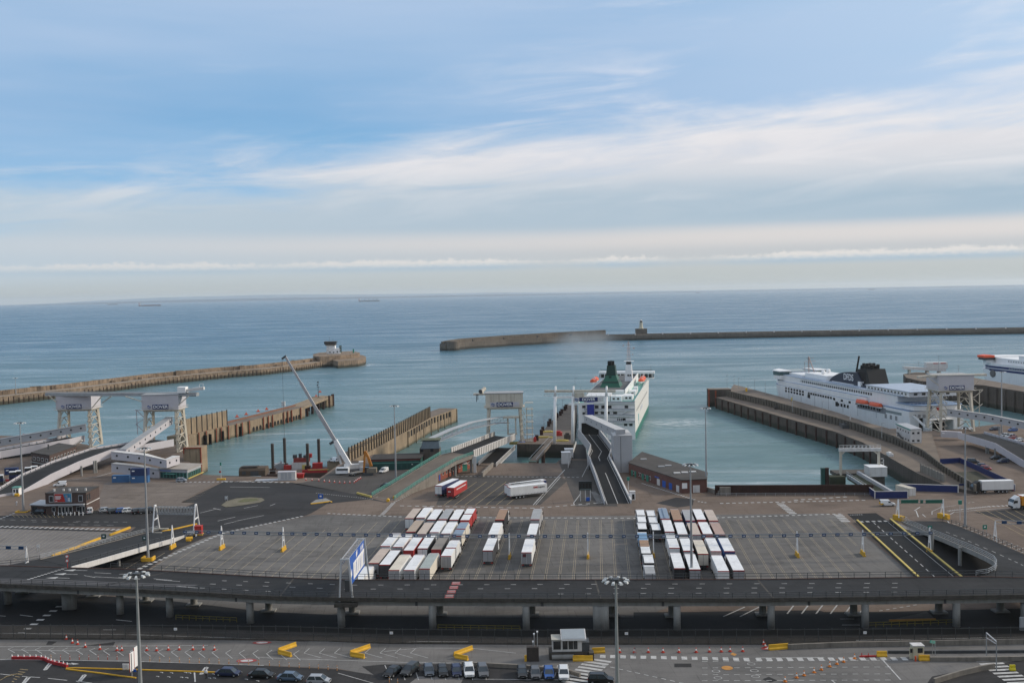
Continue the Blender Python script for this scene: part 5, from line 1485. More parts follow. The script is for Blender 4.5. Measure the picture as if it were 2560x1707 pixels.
# ================================================================ LINKSPANS, WALKWAYS AND BUILDINGS
def atY(x, y, Y):
 """point where the sight line through a picture point meets the upright plane y = Y"""
 d = _F + _R * ((x - 1280) / FPX) + _U * ((853.5 - y) / FPX)
 s_ = Y / d.y
 return Vector((d.x * s_, Y, CAMH + d.z * s_))
def z1(x, y, Y):
 return atY(0 + x / 3.92, 900 + y / 3.92, Y)
def z3(x, y, Y):
 return atY(840 + x / 3.92, 900 + y / 3.92, Y)
def z4(x, y, Y):
 return atY(1180 + x / 3.564, 850 + y / 3.564, Y)
def z6(x, y, Y):
 return atY(2160 + x / 5.2275, 830 + y / 5.2275, Y)
def sign_dover(parent, x, y, z, w, h, digit, face=None, board=.46):
 """white strip with wave emblem, navy DOVER board and berth number, standing proud of a face turned to -y"""
 pan = part(MB().box(x, y - .06, z, w, .1, h), 'sign_panel', face or panel_lilac, parent)
 part(MB().box(x, y - .14, z, w * board, .1, h * .98), 'name_board', navy, parent)
 lettering('DOVER', h * .86, letter_white, parent, (x, y - .22, z + h * .47), 0, sx=1.08, bold=h * .012)
 lettering(digit, h * .80, letter_grey, parent, (x + w * .385, y - .14, z + h * .47), 0, name='number', bold=h * .01)
 mb = MB()
 ex = x - w * .40
 for k_, (dz, hh) in enumerate(((.52, .26), (.2, .26))):
  pts_ = []
  for i in range(9):
   u = i / 8
   pts_.append((ex + (u - .5) * w * .14, z + h * (dz + .10 * math.sin(u * math.pi * 2 + k_))))
  b0 = len(mb.v)
  mb.add([(a, y - .15, b) for a, b in pts_] + [(a, y - .15, b + h * hh * (.35 + .65 * math.sin(math.pi * i / 8))) for i, (a, b) in enumerate(pts_)], [(i, i + 1, i + 10, i + 9) for i in range(8)])
 part(mb, 'wave_emblem', M('emblem_blue', (.06, .10, .26), .5, .1, .5), parent, fix=False)
def lattice(mb, x0, x1, y, z0, z1_, n, w=.22, inset=0.):
 """zigzag bracing in an upright plane between two legs"""
 for i in range(n):
  f0, f1 = i / n, (i + 1) / n
  a0_, a1_ = x0 + inset * f0, x0 + inset * f1
  b0_, b1_ = x1 - inset * f0, x1 - inset * f1
  za, zb = z0 + (z1_ - z0) * f0, z0 + (z1_ - z0) * f1
  mb.bar((a0_, y, za), (b0_, y, za), w)
  mid_ = (a0_ + b0_) / 2
  mb.bar((a0_, y, za), (mid_ + (a1_ - a0_) / 2, y, zb), w).bar((b0_, y, za), (mid_ + (a1_ - a0_) / 2, y, zb), w)
def linkspan_tower(label, pxl, pxr, pyt, pyb, Y, digit, depth=11, z0=0., mat=None, legmat=None, sgn=1):
 mat, legmat = mat or panel_lilac, legmat or cream_old
 a, b = atY(pxl, pyb, Y), atY(pxr, pyt, Y)
 w, h = b.x - a.x, b.z - a.z
 cx = (a.x + b.x) / 2
 t_ = thing('linkspan_tower', label, 'tower', (cx, Y, z0))
 zb = a.z - z0
 part(MB().box(0, depth / 2, zb, w, depth, h), 'machinery_house', mat, t_)
 part(MB().box(0, depth / 2, zb + h, w + .5, depth + .5, .35), 'house_roof', grey_roof, t_)
 part(MB().box(0, depth / 2, zb - .9, w - .8, depth - .8, .9).box(0, depth / 2, zb - .12, w + 1.6, depth + 1.6, .14), 'base_platform', legmat, t_)
 mb = MB()
 for s_ in (-1, 1):
  mb.bar((s_ * (w / 2 + .8), -.7, zb + 1), (s_ * (w / 2 + .8), depth + .7, zb + 1), .1)
 mb.bar((-w / 2 - .8, -.75, zb + 1), (w / 2 + .8, -.75, zb + 1), .09)
 part(mb, 'platform_rail', legmat, t_)
 for s_ in (-1, 1):
  xo, xi = s_ * (w / 2 - .9), s_ * (w / 2 - .9)
  for yy, fy in ((.8, -.8), (depth - .8, depth + .8)):
   part(MB().bar((s_ * (w / 2 - 1.4), yy, zb - .9), (s_ * (w / 2 - .6), fy, 0), 1.15, 1.15), 'leg', legmat, t_)
  mb = MB()
  n = 5
  for i in range(n):
   f0, f1 = i / n, (i + 1) / n
   za, zc = (zb - .9) * f0, (zb - .9) * f1
   ya, yb_ = -.8 + 1.6 * f0, depth + .8 - 1.6 * f0
   xx = s_ * (w / 2 - .6 - .8 * f0)
   mb.bar((xx, ya, za + .2), (xx, yb_, za + .2), .3)
   mb.bar((xx, ya, za + .2), (xx, (ya + yb_) / 2, zc), .3).bar((xx, yb_, za + .2), (xx, (ya + yb_) / 2, zc), .3)
  part(mb, 'leg_bracing', legmat, t_)
 mb = MB()
 xx = sgn * (w / 2 - 1.0)
 lattice(mb, xx - 1.2 + 2.9 * (sgn > 0), xx - 1.2 + 2.9 * (sgn > 0) - 3.6 * sgn + 2.4 * sgn + (2.6 if sgn < 0 else -1.2), -.9, 0, zb - .9, 7, .24)
 part(mb, 'ladder_frame', legmat, t_)
 sign_dover(t_, .2, 0, zb + .25, w * .78, 2.15, digit, board=.56)
 return t_, cx, w, zb + z0, h
Y2, Y3, Y5, Y7 = at(240, 1119).y, at(449, 1130).y, at(1312, 1104).y, at(2349, 1079).y
T2, cx2, w2, zb2, h2 = linkspan_tower('pale linkspan tower lettered DOVER 2 by the breakwater', 140, 227, 988, 1024, Y2, '2')
T3, cx3, w3, zb3, h3 = linkspan_tower('pale linkspan tower lettered DOVER 3 with a white jib on its roof', 354.6, 445, 987, 1025, Y3, '3')
g0, g1 = atY(117, 985, Y2 + 3), atY(494, 985.5, Y3 + 3)
cg = thing('roof_girder', 'long grey girder running over the roofs of towers 2 and 3', 'girder', g0)
part(MB().bar(g0, g1, 2.6, 1.5), 'girder_beam', grey_roof, cg, True)
part(MB().bar(g0 + Vector((0, -1.25, 1.4)), g1 + Vector((0, -1.25, 1.4)), .1).bar(g0 + Vector((0, -1.25, 1.0)), g1 + Vector((0, -1.25, 1.0)), .08), 'girder_rail', steel, cg, True)
for xa, ya, xb, yb in ((475, 345, 550, 410), (900, 470, 1000, 350), (1000, 420, 1090, 355), (1230, 355, 1390, 405), (1850, 350, 1750, 440)):
 a, b = z1(xa, ya, Y2 - .5 if xa < 1200 else Y3 - .5), z1(xb, yb, Y2 - .5 if xa < 1200 else Y3 - .5)
 part(MB().bar(a, b, .4), 'strut', cream_old, cg, True)
jb = thing('jib_crane', 'white maintenance jib on the roof girder above tower 3', 'crane', z1(1790, 320, Y3 + 2))
part(MB().bar(z1(1750, 290, Y3 + 2), z1(1830, 290, Y3 + 2), 4, 2.6), 'jib_cabin', white, jb, True)
part(MB().bar(z1(1760, 305, Y3 + 2), z1(2000, 275, Y3 + 2), 2.2, 1.2), 'jib_arm', white_old, jb, True)
part(MB().bar(z1(1720, 340, Y3 + 2), z1(1930, 335, Y3 + 2), 2.6, .8), 'jib_track', steel, jb, True)
mb = MB()
for xa, ya, xb, yb in ((1955, 235, 1955, 275), (1990, 230, 1990, 275), (1955, 232, 1990, 230), (1835, 290, 1955, 255)):
 for dy in (0, 2.2):
  mb.bar(z1(xa, ya, Y3 + 1 + dy), z1(xb, yb, Y3 + 1 + dy), .16)
part(mb, 'jib_rails', white, jb, True)
hg = thing('hanging_frame', 'thin white access frame hanging beside tower 3', 'access frame', z1(1350, 700, Y3 + 4))
mb = MB()
for xa, ya, xb, yb in ((1335, 490, 1350, 730), (1420, 560, 1420, 700), (1320, 490, 1420, 490), (1340, 490, 1420, 570), (1420, 570, 1330, 630), (1335, 630, 1410, 700)):
 mb.bar(z1(xa, ya, Y3 + 4), z1(xb, yb, Y3 + 4), .28)
part(mb, 'frame_bars', panel_lilac, hg, True)
T5, cx5, w5, zb5, h5 = linkspan_tower('cream linkspan gantry lettered DOVER 5 at the dark jetty', 1214, 1307, 983, 1019, Y5, '5', 9, -1.5, cream_old, cream_old)
part(MB().box(-w5 / 2 - 2.4, 2, zb5 + 1.5 + h5 - .6, 6, 3, .8).tube((-w5 / 2 - 2, 1, zb5 + 1.5 + h5 + .8), (-w5 / 2 - .2, 3, zb5 + 1.5 + h5 + 2.4), 1.0, .8), 'winch', cream_old, T5)
part(MB().tube((-w5 / 2 - 2.2, -.2, zb5 + 1.5 + h5 + 1.2), (-w5 / 2 - 2.2, .8, zb5 + 1.5 + h5 + 1.2), .9).bar((-w5 / 2 - 4, .2, zb5 + 1.5 + h5 - 3.4), (-w5 / 2 - 4, .2, zb5 + 1.5 + h5), .3).bar((-w5 / 2 - 3.4, .2, zb5 + 1.5 + h5 - 2.6), (-w5 / 2 - 3.4, .2, zb5 + 1.5 + h5), .3), 'winch_drum', steel_dark, T5)
mb = MB()
for s_ in (0, 1):
 mb.bar((w5 / 2 + 1.6 + s_ * 2.4, 2, .5), (w5 / 2 + 1.6 + s_ * 2.4, 2, zb5 + 1), .3)
for k_ in range(7):
 mb.box(w5 / 2 + 2.8, 2, 1.5 + k_ * 2.9, 3.6, 2.4, .18)
 mb.bar((w5 / 2 + 1.2, .8, 2.5 + k_ * 2.9), (w5 / 2 + 4.4, .8, 2.5 + k_ * 2.9), .1)
part(mb, 'access_stair', cream_old, T5)
part(MB().box(w5 / 2 - .6, -.6, 0, 2.4, 2.6, 1.6), 'leg_base', signblue, T5)
part(MB().box(w5 / 2 - 3.5, .5, .3, 6, 1.2, 1.2), 'buffer_beam', yellow_thin, T5)
Y6 = at(1388, 1108).y
T6 = thing('linkspan_portal', 'slender white three-mast portal lettered DOVER astern of the green funnelled ferry', 'portal', (z4(900, 890, Y6).x, Y6, 0))
for x, yt, yb in ((740, 410, 915), (900, 410, 900), (1196, 410, 900)):
 a, b = z4(x - 4, yb, Y6), z4(x, 500, Y6)
 a.z = 0
 c = z4(x + 4, yt, Y6)
 part(MB().tube(a, b, .72, .66, 12).tube(b, c, .62, .40, 12), 'mast', white, T6, True, True)
part(MB().bar(z4(645, 456, Y6 + .2), z4(1278, 454, Y6 + .2), 1.1, 1.1), 'top_beam', cream_old, T6, True)
part(MB().bar(z4(915, 500, Y6 + .4), z4(1000, 500, Y6 + .4), 2, 3.0), 'winch_house', cream_old, T6, True)
part(MB().bar(z4(720, 512, Y6 + 1.2), z4(1196, 508, Y6 + 1.2), .9, .9), 'lower_beam', white, T6, True)
mb = MB()
for yv in (482, 496):
 mb.bar(z4(645, yv, Y6 + .8), z4(1278, yv - 2, Y6 + .8), .1)
for k_ in range(16):
 mb.bar(z4(645 + k_ * 42, 482, Y6 + .8), z4(645 + k_ * 42, 504, Y6 + .8), .1)
part(mb, 'walkway_rail', panel_grey, T6, True)
part(MB().bar(z4(860, 572, Y6 + .6), z4(1190, 558, Y6 + .6), .9, .8), 'cross_beam', white, T6, True)
sa, sb = z4(905, 549, Y6 - .8), z4(1170, 506, Y6 - .8)
o6 = lmat(T6).translation
sign_dover(T6, (sa.x + sb.x) / 2 - o6.x, sa.y - o6.y, sa.z - o6.z, sb.x - sa.x, sb.z - sa.z, '6', white_old, board=.62)
T7, cx7, w7, zb7, h7 = linkspan_tower('pale linkspan tower lettered DOVER 7 over the navy funnelled ferry stern', 2346.5, 2435, 939, 977, Y7, '7', 14, 0, panel_lilac, cream_old, -1)
mb = MB()
for xa, ya, xb, yb in ((1415, 760, 1415, 1200), (1510, 760, 1505, 1250), (1370, 850, 1440, 850), (1440, 850, 1550, 760), (1430, 870, 1510, 940), (1440, 1020, 1550, 935), (1370, 760, 1555, 752), (1440, 690, 1520, 610)):
 mb.bar(z6(xa, ya, Y7 + 6), z6(xb, yb, Y7 + 6), .3)
part(mb, 'access_frame', cream_old, T7, True)
a, b = z6(690, 585, Y7 + 10), z6(1590, 560, Y7 + 2)
part(MB().bar(z6(700, 590, Y7 + 6), z6(860, 575, Y7 + 6), 2, .9).bar(z6(860, 572, Y7 + 3), z6(1590, 556, Y7 + 3), 2.6, 1.0), 'roof_girder', cream_old, T7, True)
part(MB().bar(z6(845, 600, Y7 - .3), z6(975, 695, Y7 - .3), .35), 'strut', cream_old, T7, True)
def walkway(label, tops, h, w, mat, n_port=0, roof=None, open_=False, cat='walkway', y0=.5):
 """covered footway: TOPS run along the near top edge"""
 P = [Vector(p) for p in tops]
 root = thing('covered_walkway', label, cat, P[0])
 Q = offset(P, w)
 if not open_:
  part(MB().loft([[tuple(p), tuple(q), (q.x, q.y, q.z - h), (p.x, p.y, p.z - h)] for p, q in zip(P, Q)]), 'walkway_tube', mat, root, True)
 else:
  part(MB().loft([[(p.x, p.y, p.z - h), (q.x, q.y, q.z - h), (q.x, q.y, q.z - h - .4), (p.x, p.y, p.z - h - .4)] for p, q in zip(P, Q)]), 'walkway_floor', steel, root, True)
  mb = MB()
  for L in (P, Q):
   A = along(L, 3.4)
   for a, b in zip(A, A[1:]):
    mb.bar(a, a - Vector((0, 0, h)), .09).bar(a - Vector((0, 0, h * .55)), b - Vector((0, 0, h * .55)), .07).bar(a - Vector((0, 0, h)), b - Vector((0, 0, .1)), .07)
  part(mb, 'side_lattice', panel_grey, root, True)
 P2, Q2 = offset(P, -.18), offset(P, w + .18)
 part(MB().loft([[(p.x, p.y, p.z + .18), (q.x, q.y, q.z + .18), (q.x, q.y, q.z + .01), (p.x, p.y, p.z + .01)] for p, q in zip(P2, Q2)]), 'walkway_roof', roof or grey_roof, root, True)
 if n_port:
  A = along(P, 1)
  for k_ in range(n_port):
   f_ = (k_ + y0) / n_port * (len(A) - 1)
   i = min(len(A) - 2, int(f_))
   q = A[i].lerp(A[i + 1], f_ - i)
   d_ = (A[i + 1] - A[i]).normalized()
   nn = Vector((d_.y, -d_.x, 0)).normalized()
   c = q - Vector((0, 0, h * .42))
   part(MB().tube(c + nn * .02, c + nn * .1, .42, n=12), 'porthole', glass, root, True)
 return root
walkway('grey covered walkway with round portholes rising to tower 2', [z1(-420, 880, Y2 - 30), z1(0, 778, Y2 - 14), z1(840, 632, Y2 - 3)], 3.0, 2.6, panel_grey, 13)
walkway('cream walkway with portholes climbing steeply to tower 3', [z1(1235, 878, Y3 - 40), z1(1690, 560, Y3 + 1)], 2.9, 2.8, panel_lilac, 9)
Yc = at(469, 1197).y
walkway('white boxy walkway with portholes stepping down to the green glass office', [z1(1090, 898, Yc + 6), z1(1400, 932, Yc + 3), z1(1632, 982, Yc), z1(1760, 940, Yc + 9)], 2.9, 2.8, panel_lilac, 7, white_old)
walkway('lower white passage with portholes behind the blue containers', [z1(1090, 1016, Yc + 9), z1(1330, 1040, Yc + 6), z1(1560, 1085, Yc + 3)], 3.2, 2.6, panel_lilac, 4, grey_roof)
walkway('open lattice walkway curving up to the DOVER 5 gantry', [z3(948, 772, Y5 - 40), z3(1150, 680, Y5 - 28), z3(1350, 612, Y5 - 16), z3(1610, 562, Y5 - 2), z3(1700, 560, Y5 + 1)], 2.3, 2.6, steel, 0, M('pale_roof_sheet', (.42, .43, .44), .6, .15, .3), True)
Y6t = at(1545, 1181).y
walkway('grey covered walkway between the tall stair tower and the ferry stern', [z4(1285, 802, Y6t), z4(998, 672, Y6 - 16)][::-1], 3.0, 3.4, panel_grey, 6, M('pale_walkway_roof', (.50, .50, .50), .6, .1, .3))
walkway('long grey walkway with portholes sloping down from tower 7', [z6(1085, 1008, Y7 - 3), z6(1600, 1080, Y7 - 12), z6(2095, 1180, Y7 - 22), z6(2500, 1265, Y7 - 32)], 3.0, 2.8, panel_grey, 13)
p = z6(1790, 1190, Y7 - 14)
solid(MB().tube((p.x, p.y + 1.4, 0), (p.x, p.y + 1.4, p.z - 1.5), .45), 'walkway_column', steel, 'single column under the walkway of tower 7', 'column')
q = z3(1640, 600, Y5 - 3)
solid(MB().box(q.x + 2, q.y + 2, q.z - 6, .7, .7, 7.5).box(q.x + 5.5, q.y + 2, q.z - 6, .7, .7, 7.5).box(q.x + 3.5, q.y + 2, q.z + 1.2, 7, 3, .8).box(q.x + 3.8, q.y + 2, q.z - 6.3, 4.5, 2, .6), 'walkway_landing', cream_old, 'landing frame where the lattice walkway meets the DOVER 5 gantry', 'frame')
def ramp(label, nearp, farp, top=1.1, deep=2.0, mat=None, road=None, posts=True, far_mat=None, white_line=True, fence=None):
 """raised roadway; NEARP and FARP are the deck edges"""
 mat = mat or panel_lilac
 root = thing('vehicle_ramp', label, 'ramp', nearp[0])
 part(MB().strip(farp, nearp, .5), 'road_deck', road or deck_asph, root, True)
 n0 = offset(nearp, -.15)
 part(MB().loft([[(p.x, p.y, p.z + top), (q.x, q.y, q.z + top), (q.x, q.y, q.z - deep), (p.x, p.y, p.z - deep)] for p, q in zip(n0, nearp)]), 'side_panel', mat, root, True)
 f0 = offset(farp, .15)
 part(MB().loft([[(p.x, p.y, p.z + top), (q.x, q.y, q.z + top), (q.x, q.y, q.z - deep * .5), (p.x, p.y, p.z - deep * .5)] for p, q in zip(farp, f0)]), 'far_parapet', far_mat or mat, root, True)
 if posts:
  mb = MB()
  for q in along(offset(farp, -.08), 3.2):
   mb.box(q.x, q.y, q.z, .35, .12, top * .8)
  part(mb, 'parapet_ribs', panel_grey, root, True)
 if white_line:
  mb = MB()
  a, b = offset(nearp, .7), offset(farp, -.7)
  for L in (a, b):
   for p, q in zip(L, L[1:]):
    dashes(mb, p, q, 1, .22, 1, .02)
  part(mb, 'edge_lines', mark_white, root, True, fix=False)
 return root
def ramp_col(root, x, y, z, r_=.4):
 part(MB().tube((x, y, -2), (x, y, z), r_, n=10), 'column', conc_grey, root, True)
na = [at(-60, 1252, 0), at(55, 1232, .05), z1(500, 1165, 384) - Vector((0, 0, .6)), z1(770, 1062, 402) - Vector((0, 0, 1.2)), z1(1090, 925, 420) - Vector((0, 0, 1.2)), z1(1420, 828, 432), z1(1700, 770, Y3 - 8)]
for i, z in enumerate((0.05, .1, 2.6, 4.3, 6.2, 6.4, 6.2)):
 na[i].z = z
fa = offset(na, 11.5)
rp3 = ramp('long white sided ramp with dark roadway climbing from the gate to tower 3', na, fa, .75, 2.3)
for x, y, zb_ in ((780, 1145, 3.3), (905, 1115, 4.2), (925, 1112, 4.2)):
 p = r1(x, y)
 ramp_col(rp3, p.x, p.y + 2, zb_ + .6)
nb = [z1(-300, 1010, Y2 - 40), z1(10, 945, Y2 - 30), z1(400, 870, Y2 - 20), z1(680, 815, Y2 - 10), z1(830, 780, Y2)]
for i, z in enumerate((1.6, 2.6, 3.9, 4.6, 4.8)):
 nb[i].z = z
fb = offset(nb, 10)
rp2 = ramp('grey sided ramp with ribbed parapet leading to tower 2', nb, fb, 1.1, 2.0)
ramp_col(rp2, nb[1].x, nb[1].y + 1, 1.4)
st2 = thing('access_stair', 'cream outside stair beside the ramp of tower 2', 'stair', z1(690, 865, Y2 - 8))
part(MB().bar(z1(690, 865, Y2 - 8), z1(805, 785, Y2 - 8), 1.2, .5), 'stair_flight', cream_old, st2, True)
part(MB().bar(z1(690, 850, Y2 - 8.6), z1(805, 770, Y2 - 8.6), .12), 'handrail', cream_old, st2, True)
r5n = [r3(572, 1372, .05), r3(790, 1225, 2.2), r3(1000, 1095, 4.3), r3(1180, 990, 5.9), r3(1345, 930, 6.6)]
r5f = [r3(352, 1338, .05), r3(600, 1190, 2.2), r3(850, 1035, 4.3), r3(1030, 928, 5.9), r3(1128, 905, 6.6)]
rp5 = thing('vehicle_ramp', 'concrete approach ramp with sea green railings climbing towards berth 5', 'ramp', r5n[0])
part(MB().strip(r5f, r5n, .5), 'road_deck', deck_brown, rp5, True)
part(MB().strip([p + Vector((-.3, .3, .15)) for p in r5n], [p + Vector((.1, -.2, .15)) for p in r5n], 1.3), 'edge_beam', conc, rp5, True)
part(MB().strip([p + Vector((-.1, .2, .15)) for p in r5f], [p + Vector((.3, -.3, .15)) for p in r5f], 1.3), 'edge_beam', conc, rp5, True)
part(MB().loft([[(p.x, p.y, max(.06, p.z - .3)), (q.x, q.y, max(.06, q.z - .3)), (q.x, q.y, 0), (p.x, p.y, 0)] for p, q in zip(r5f[:3], r5n[:3])]), 'ramp_fill', conc, rp5, True)
mb = MB()
for a, b in zip(r5f, r5f[1:]):
 dashes(mb, a + Vector((1.6, -1.2, 0)), b + Vector((1.6, -1.2, 0)), 1, .35, 1, .02)
part(mb, 'edge_line', mark_lane, rp5, True, fix=False)
for f_, (p, q) in ((.5, (r5n[3], r5f[3])), (.5, (r5n[4], r5f[4])), (.5, (r5n[2], r5f[2]))):
 for u in (.1, .9):
  c = p.lerp(q, u)
  ramp_col(rp5, c.x, c.y, c.z - .4, .5)
railing('railing', 'sea green railing on the building side of the berth 5 approach ramp', [p + Vector((0, 0, .15)) for p in r5n], 1.25, (.45, .85, 1.25), 2.0, green_rail, .07, pr=.08)
railing('railing', 'sea green railing on the crane side of the berth 5 approach ramp', [p + Vector((0, 0, .15)) for p in r5f], 1.25, (.45, .85, 1.25), 2.0, green_rail, .07, pr=.08)
bn = [Vector((r5n[4].x, r5n[4].y, 6.6)), z3(1755, 790, Y5 - 2)]
bf = [Vector((r5f[4].x, r5f[4].y, 6.6)), z3(1555, 755, Y5 + 6)]
bn[1].z = bf[1].z = 2.2
lk5 = ramp('hinged bridge with white ribbed side panels below the DOVER 5 gantry', bn, bf, 1.9, 1.0, white_old, asph_new, False, white_old, False)
mb = MB()
for q in along(offset(bn, -.3), 3.0):
 mb.box(q.x, q.y, q.z - .9, .16, .14, 2.7)
for q in along(offset(bf, -.1), 3.0):
 mb.box(q.x, q.y, q.z, .16, .14, 1.8)
part(mb, 'panel_ribs', steel_dark, lk5, True)
part(MB().box(bn[0].x + .5, bn[0].y, 0, 1.1, 1.1, 6.2), 'column', white_old, lk5, True)
b2n = [at(1240, 1166, .05), z3(1755, 875, Y5 - 6)]
b2f = [at(1196, 1163, .05), z3(1585, 850, Y5 - 4)]
b2n[1].z = b2f[1].z = -1.8
lk5b = ramp('low black hinged bridge with pale rails sloping down under the berth 5 bridge', b2n, b2f, 1.5, .6, white_old, asph_new, True, steel, False)
mb = MB()
for q in along(offset(b2n, -.3), 2.4):
 mb.box(q.x, q.y, q.z, .14, .14, 1.5)
part(mb, 'panel_ribs', steel_dark, lk5b, True)
q1, q2 = px((1205, 1192), (1232, 1166))
w_ = thing('dock_wall', 'low concrete dividing wall beside the low black bridge', 'wall', q1)
part(MB().wall([(p.x, p.y) for p in (q1, q2)], 0, 1.6, .7), 'wall_body', conc, w_, True)
r6n = [r4(1412, 1452, .05), r4(1300, 1215, 2.4), r4(1218, 1052, 4.4), r4(1248, 1000, 5.2), r4(1130, 842, 6.8)]
r6f = [r4(1188, 1462, .05), r4(1105, 1215, 2.4), r4(1038, 1035, 4.4), r4(1062, 985, 5.2), r4(952, 838, 6.8)]
for L in (r6n, r6f):
 pass
rp6 = thing('vehicle_ramp', 'dark roadway ramp with grey parapets kinking up to the green funnelled ferry', 'ramp', r6n[0])
part(MB().strip(r6f, r6n, .6), 'road_deck', asph_new, rp6, True)
for L, s_ in ((r6n, -1), (r6f, 1)):
 L2 = [p + Vector((.35 * -s_, 0, 0)) for p in L]
 part(MB().loft([[(p.x, p.y, p.z + (1.0 if i < 3 else 2.4)), (q.x, q.y, q.z + (1.0 if i < 3 else 2.4)), (q.x, q.y, q.z - (.4 if i < 1 else 1.4)), (p.x, p.y, p.z - (.4 if i < 1 else 1.4))] for i, (p, q) in enumerate(zip(L, L2))]), 'parapet', panel_grey, rp6, True)
 part(MB().loft([[(p.x - .1, p.y, p.z + (1.12 if i < 3 else 2.52)), (q.x + .1, q.y, q.z + (1.12 if i < 3 else 2.52)), (q.x + .1, q.y, q.z + (1.0 if i < 3 else 2.4)), (p.x - .1, p.y, p.z + (1.0 if i < 3 else 2.4))] for i, (p, q) in enumerate(zip(L, L2))]), 'coping', white_old, rp6, True)
mb = MB()
for u, w_ in ((.07, .2), (.5, .22), (.93, .2)):
 L = [a.lerp(b, u) for a, b in zip(r6f, r6n)]
 for p, q in zip(L, L[1:]):
  dashes(mb, p, q, 1, w_, 1, .03)
part(mb, 'lane_lines', mark_white, rp6, True, fix=False)
for i in (2, 3):
 for u in (.08, .92):
  c = r6f[i].lerp(r6n[i], u)
  ramp_col(rp6, c.x, c.y, c.z - .5, .5)
part(MB().loft([[(p.x, p.y, max(.06, p.z - .7)), (q.x, q.y, max(.06, q.z - .7)), (q.x, q.y, 0), (p.x, p.y, 0)] for p, q in zip(r6f[:2], r6n[:2])]), 'ramp_fill', conc_dark, rp6, True)
l6n, l6f = [r4(1035, 1150, .03), r4(1010, 930, -.8)], [r4(858, 1140, .03), r4(930, 925, -.8)]
lk6 = ramp('low black ramp to the lower vehicle door beside the kinked ramp', l6n, l6f, 1.4, .6, panel_grey, asph_new, False, white_old, False)
tb = z4(1265, 858, Y6t)
stt = thing('stair_tower', 'tall plain grey stair tower at the foot of the berth 6 walkway', 'tower', (at(1558, 1181).x, Y6t, 0))
a, b = z4(1266, 1160, Y6t), z4(1425, 840, Y6t)
zt = z4(1300, 852, Y6t).z
part(MB().box((a.x + b.x) / 2 - stt.location.x, 5, 0, b.x - a.x, 10, zt), 'tower_body', panel_grey, stt)
part(MB().frust((a.x + b.x) / 2 - stt.location.x, 5, zt, (b.x - a.x + .4, 10.4), (b.x - a.x - 1.2, 8), 1.1), 'tower_roof', M('pale_walkway_roof', .5), stt)
part(MB().box((a.x * .62 + b.x * .38) - stt.location.x, -.04, .3, .14, .1, zt - .6), 'panel_joint', steel_dark, stt)
part(MB().box(b.x - stt.location.x + .03, 5, .3, .1, 9.6, zt - .6), 'painted_sunlit_side', white_old, stt)  # paler sheet paints the sunlight on this side of the tower
r7n = [at(2396, 1085, 4.4), at(2467, 1106, 4.4), at(2489, 1113, 4.2), at(2560, 1157, 1.6), at(2640, 1205, .1)]
r7f = offset(r7n, 11)
rp7 = ramp('pale ribbed ramp curving down from tower 7 past the car park', r7n, r7f, .9, 1.9, panel_lilac, deck_asph)
for x, y, zb_ in ((2466, 1133, 3.2), (2471, 1133, 3.2), (2488, 1140, 3)):
 p = at(x, y)
 ramp_col(rp7, p.x, p.y, zb_, .35)
Y8 = at(2101, 1190, 1).y
pt = thing('linkspan_portal', 'small rusty white portal over the unused linkspan in the dock corner', 'portal', (at(2101, 1190, 1).x, Y8, 1))
def z5(x, y, Y):
 return atY(1740 + x / 3.734, 830 + y / 3.734, Y)
part(MB().bar(z5(1335, 1100, Y8 + 2), z5(1725, 1094, Y8 + 2), 1.2, 1.1), 'portal_beam', white_old, pt, True)
mb = MB()
for k_ in range(12):
 x = 1340 + k_ * 35
 mb.bar(z5(x, 1085, Y8 + 2), z5(x, 1055, Y8 + 2), .12)
mb.bar(z5(1335, 1056, Y8 + 2), z5(1725, 1050, Y8 + 2), .12).bar(z5(1335, 1070, Y8 + 2), z5(1725, 1064, Y8 + 2), .1)
for k_ in range(6):
 mb.bar(z5(1440 + k_ * 36, 1082, Y8 + 2), z5(1440 + k_ * 36 + 10, 1060, Y8 + 2), .4)
part(mb, 'portal_rail', white_old, pt, True)
for xa, yb in ((1350, 1340), (1705, 1340)):
 a, b = z5(xa, yb, Y8 + 2), z5(xa, 1100, Y8 + 2)
 part(MB().bar(a, b, .8, .8).bar(b - Vector((0, 0, 1.6)), b + Vector(((1.8 if xa < 1500 else -1.8), 0, -.2)), .5), 'leg', cream_old, pt, True)
mb = MB()
for y in (1180, 1215, 1250):
 mb.bar(z5(1725, y, Y8 + 2), z5(1750, y, Y8 + 2), .25)
mb.bar(z5(1750, 1190, Y8 + 2), z5(1750, 1250, Y8 + 2), .25)
part(mb, 'access_ladder', white_old, pt, True)
q = at(2092, 1190, 1)
dl = thing('dolphin', 'mossy dark concrete dolphin carrying one portal leg', 'dolphin', (q.x, q.y + 1, -8))
part(MB().box(0, 0, 6, 5.4, 4.4, 3), 'dolphin_cap', M('mossy_concrete', (.045, .05, .03), .95, .3, .6), dl)
for x in (-1.8, 1.8):
 part(MB().box(x, 0, 0, 1.5, 3.4, 6), 'dolphin_leg', pile_rust, dl)
for k_, (x, c_) in enumerate(((1184, green_dark), (1220, pile_rust))):
 q = z5(x, 1420, Y8 - 8)
 top = z5(x, 1270, Y8 - 8).z
 solid(MB().box(q.x, q.y, -10, 1.2, 1.2, top + 10).box(q.x, q.y, top, 1.35, 1.35, .15), 'fender_pile', c_, ('green tinged fender pile standing in the dock corner', 'rust brown fender pile beside the green tinged one')[k_], 'pile')
n8 = [at(2232, 1236, .1), at(2145, 1185, 1.6), at(2120, 1180, 1.6)]
f8 = [at(2186, 1236, .1), at(2118, 1192, 1.6), at(2105, 1185, 1.6)]
lk8 = thing('vehicle_ramp', 'mossy unused ramp with pale side pipes in the dock corner', 'ramp', n8[0])
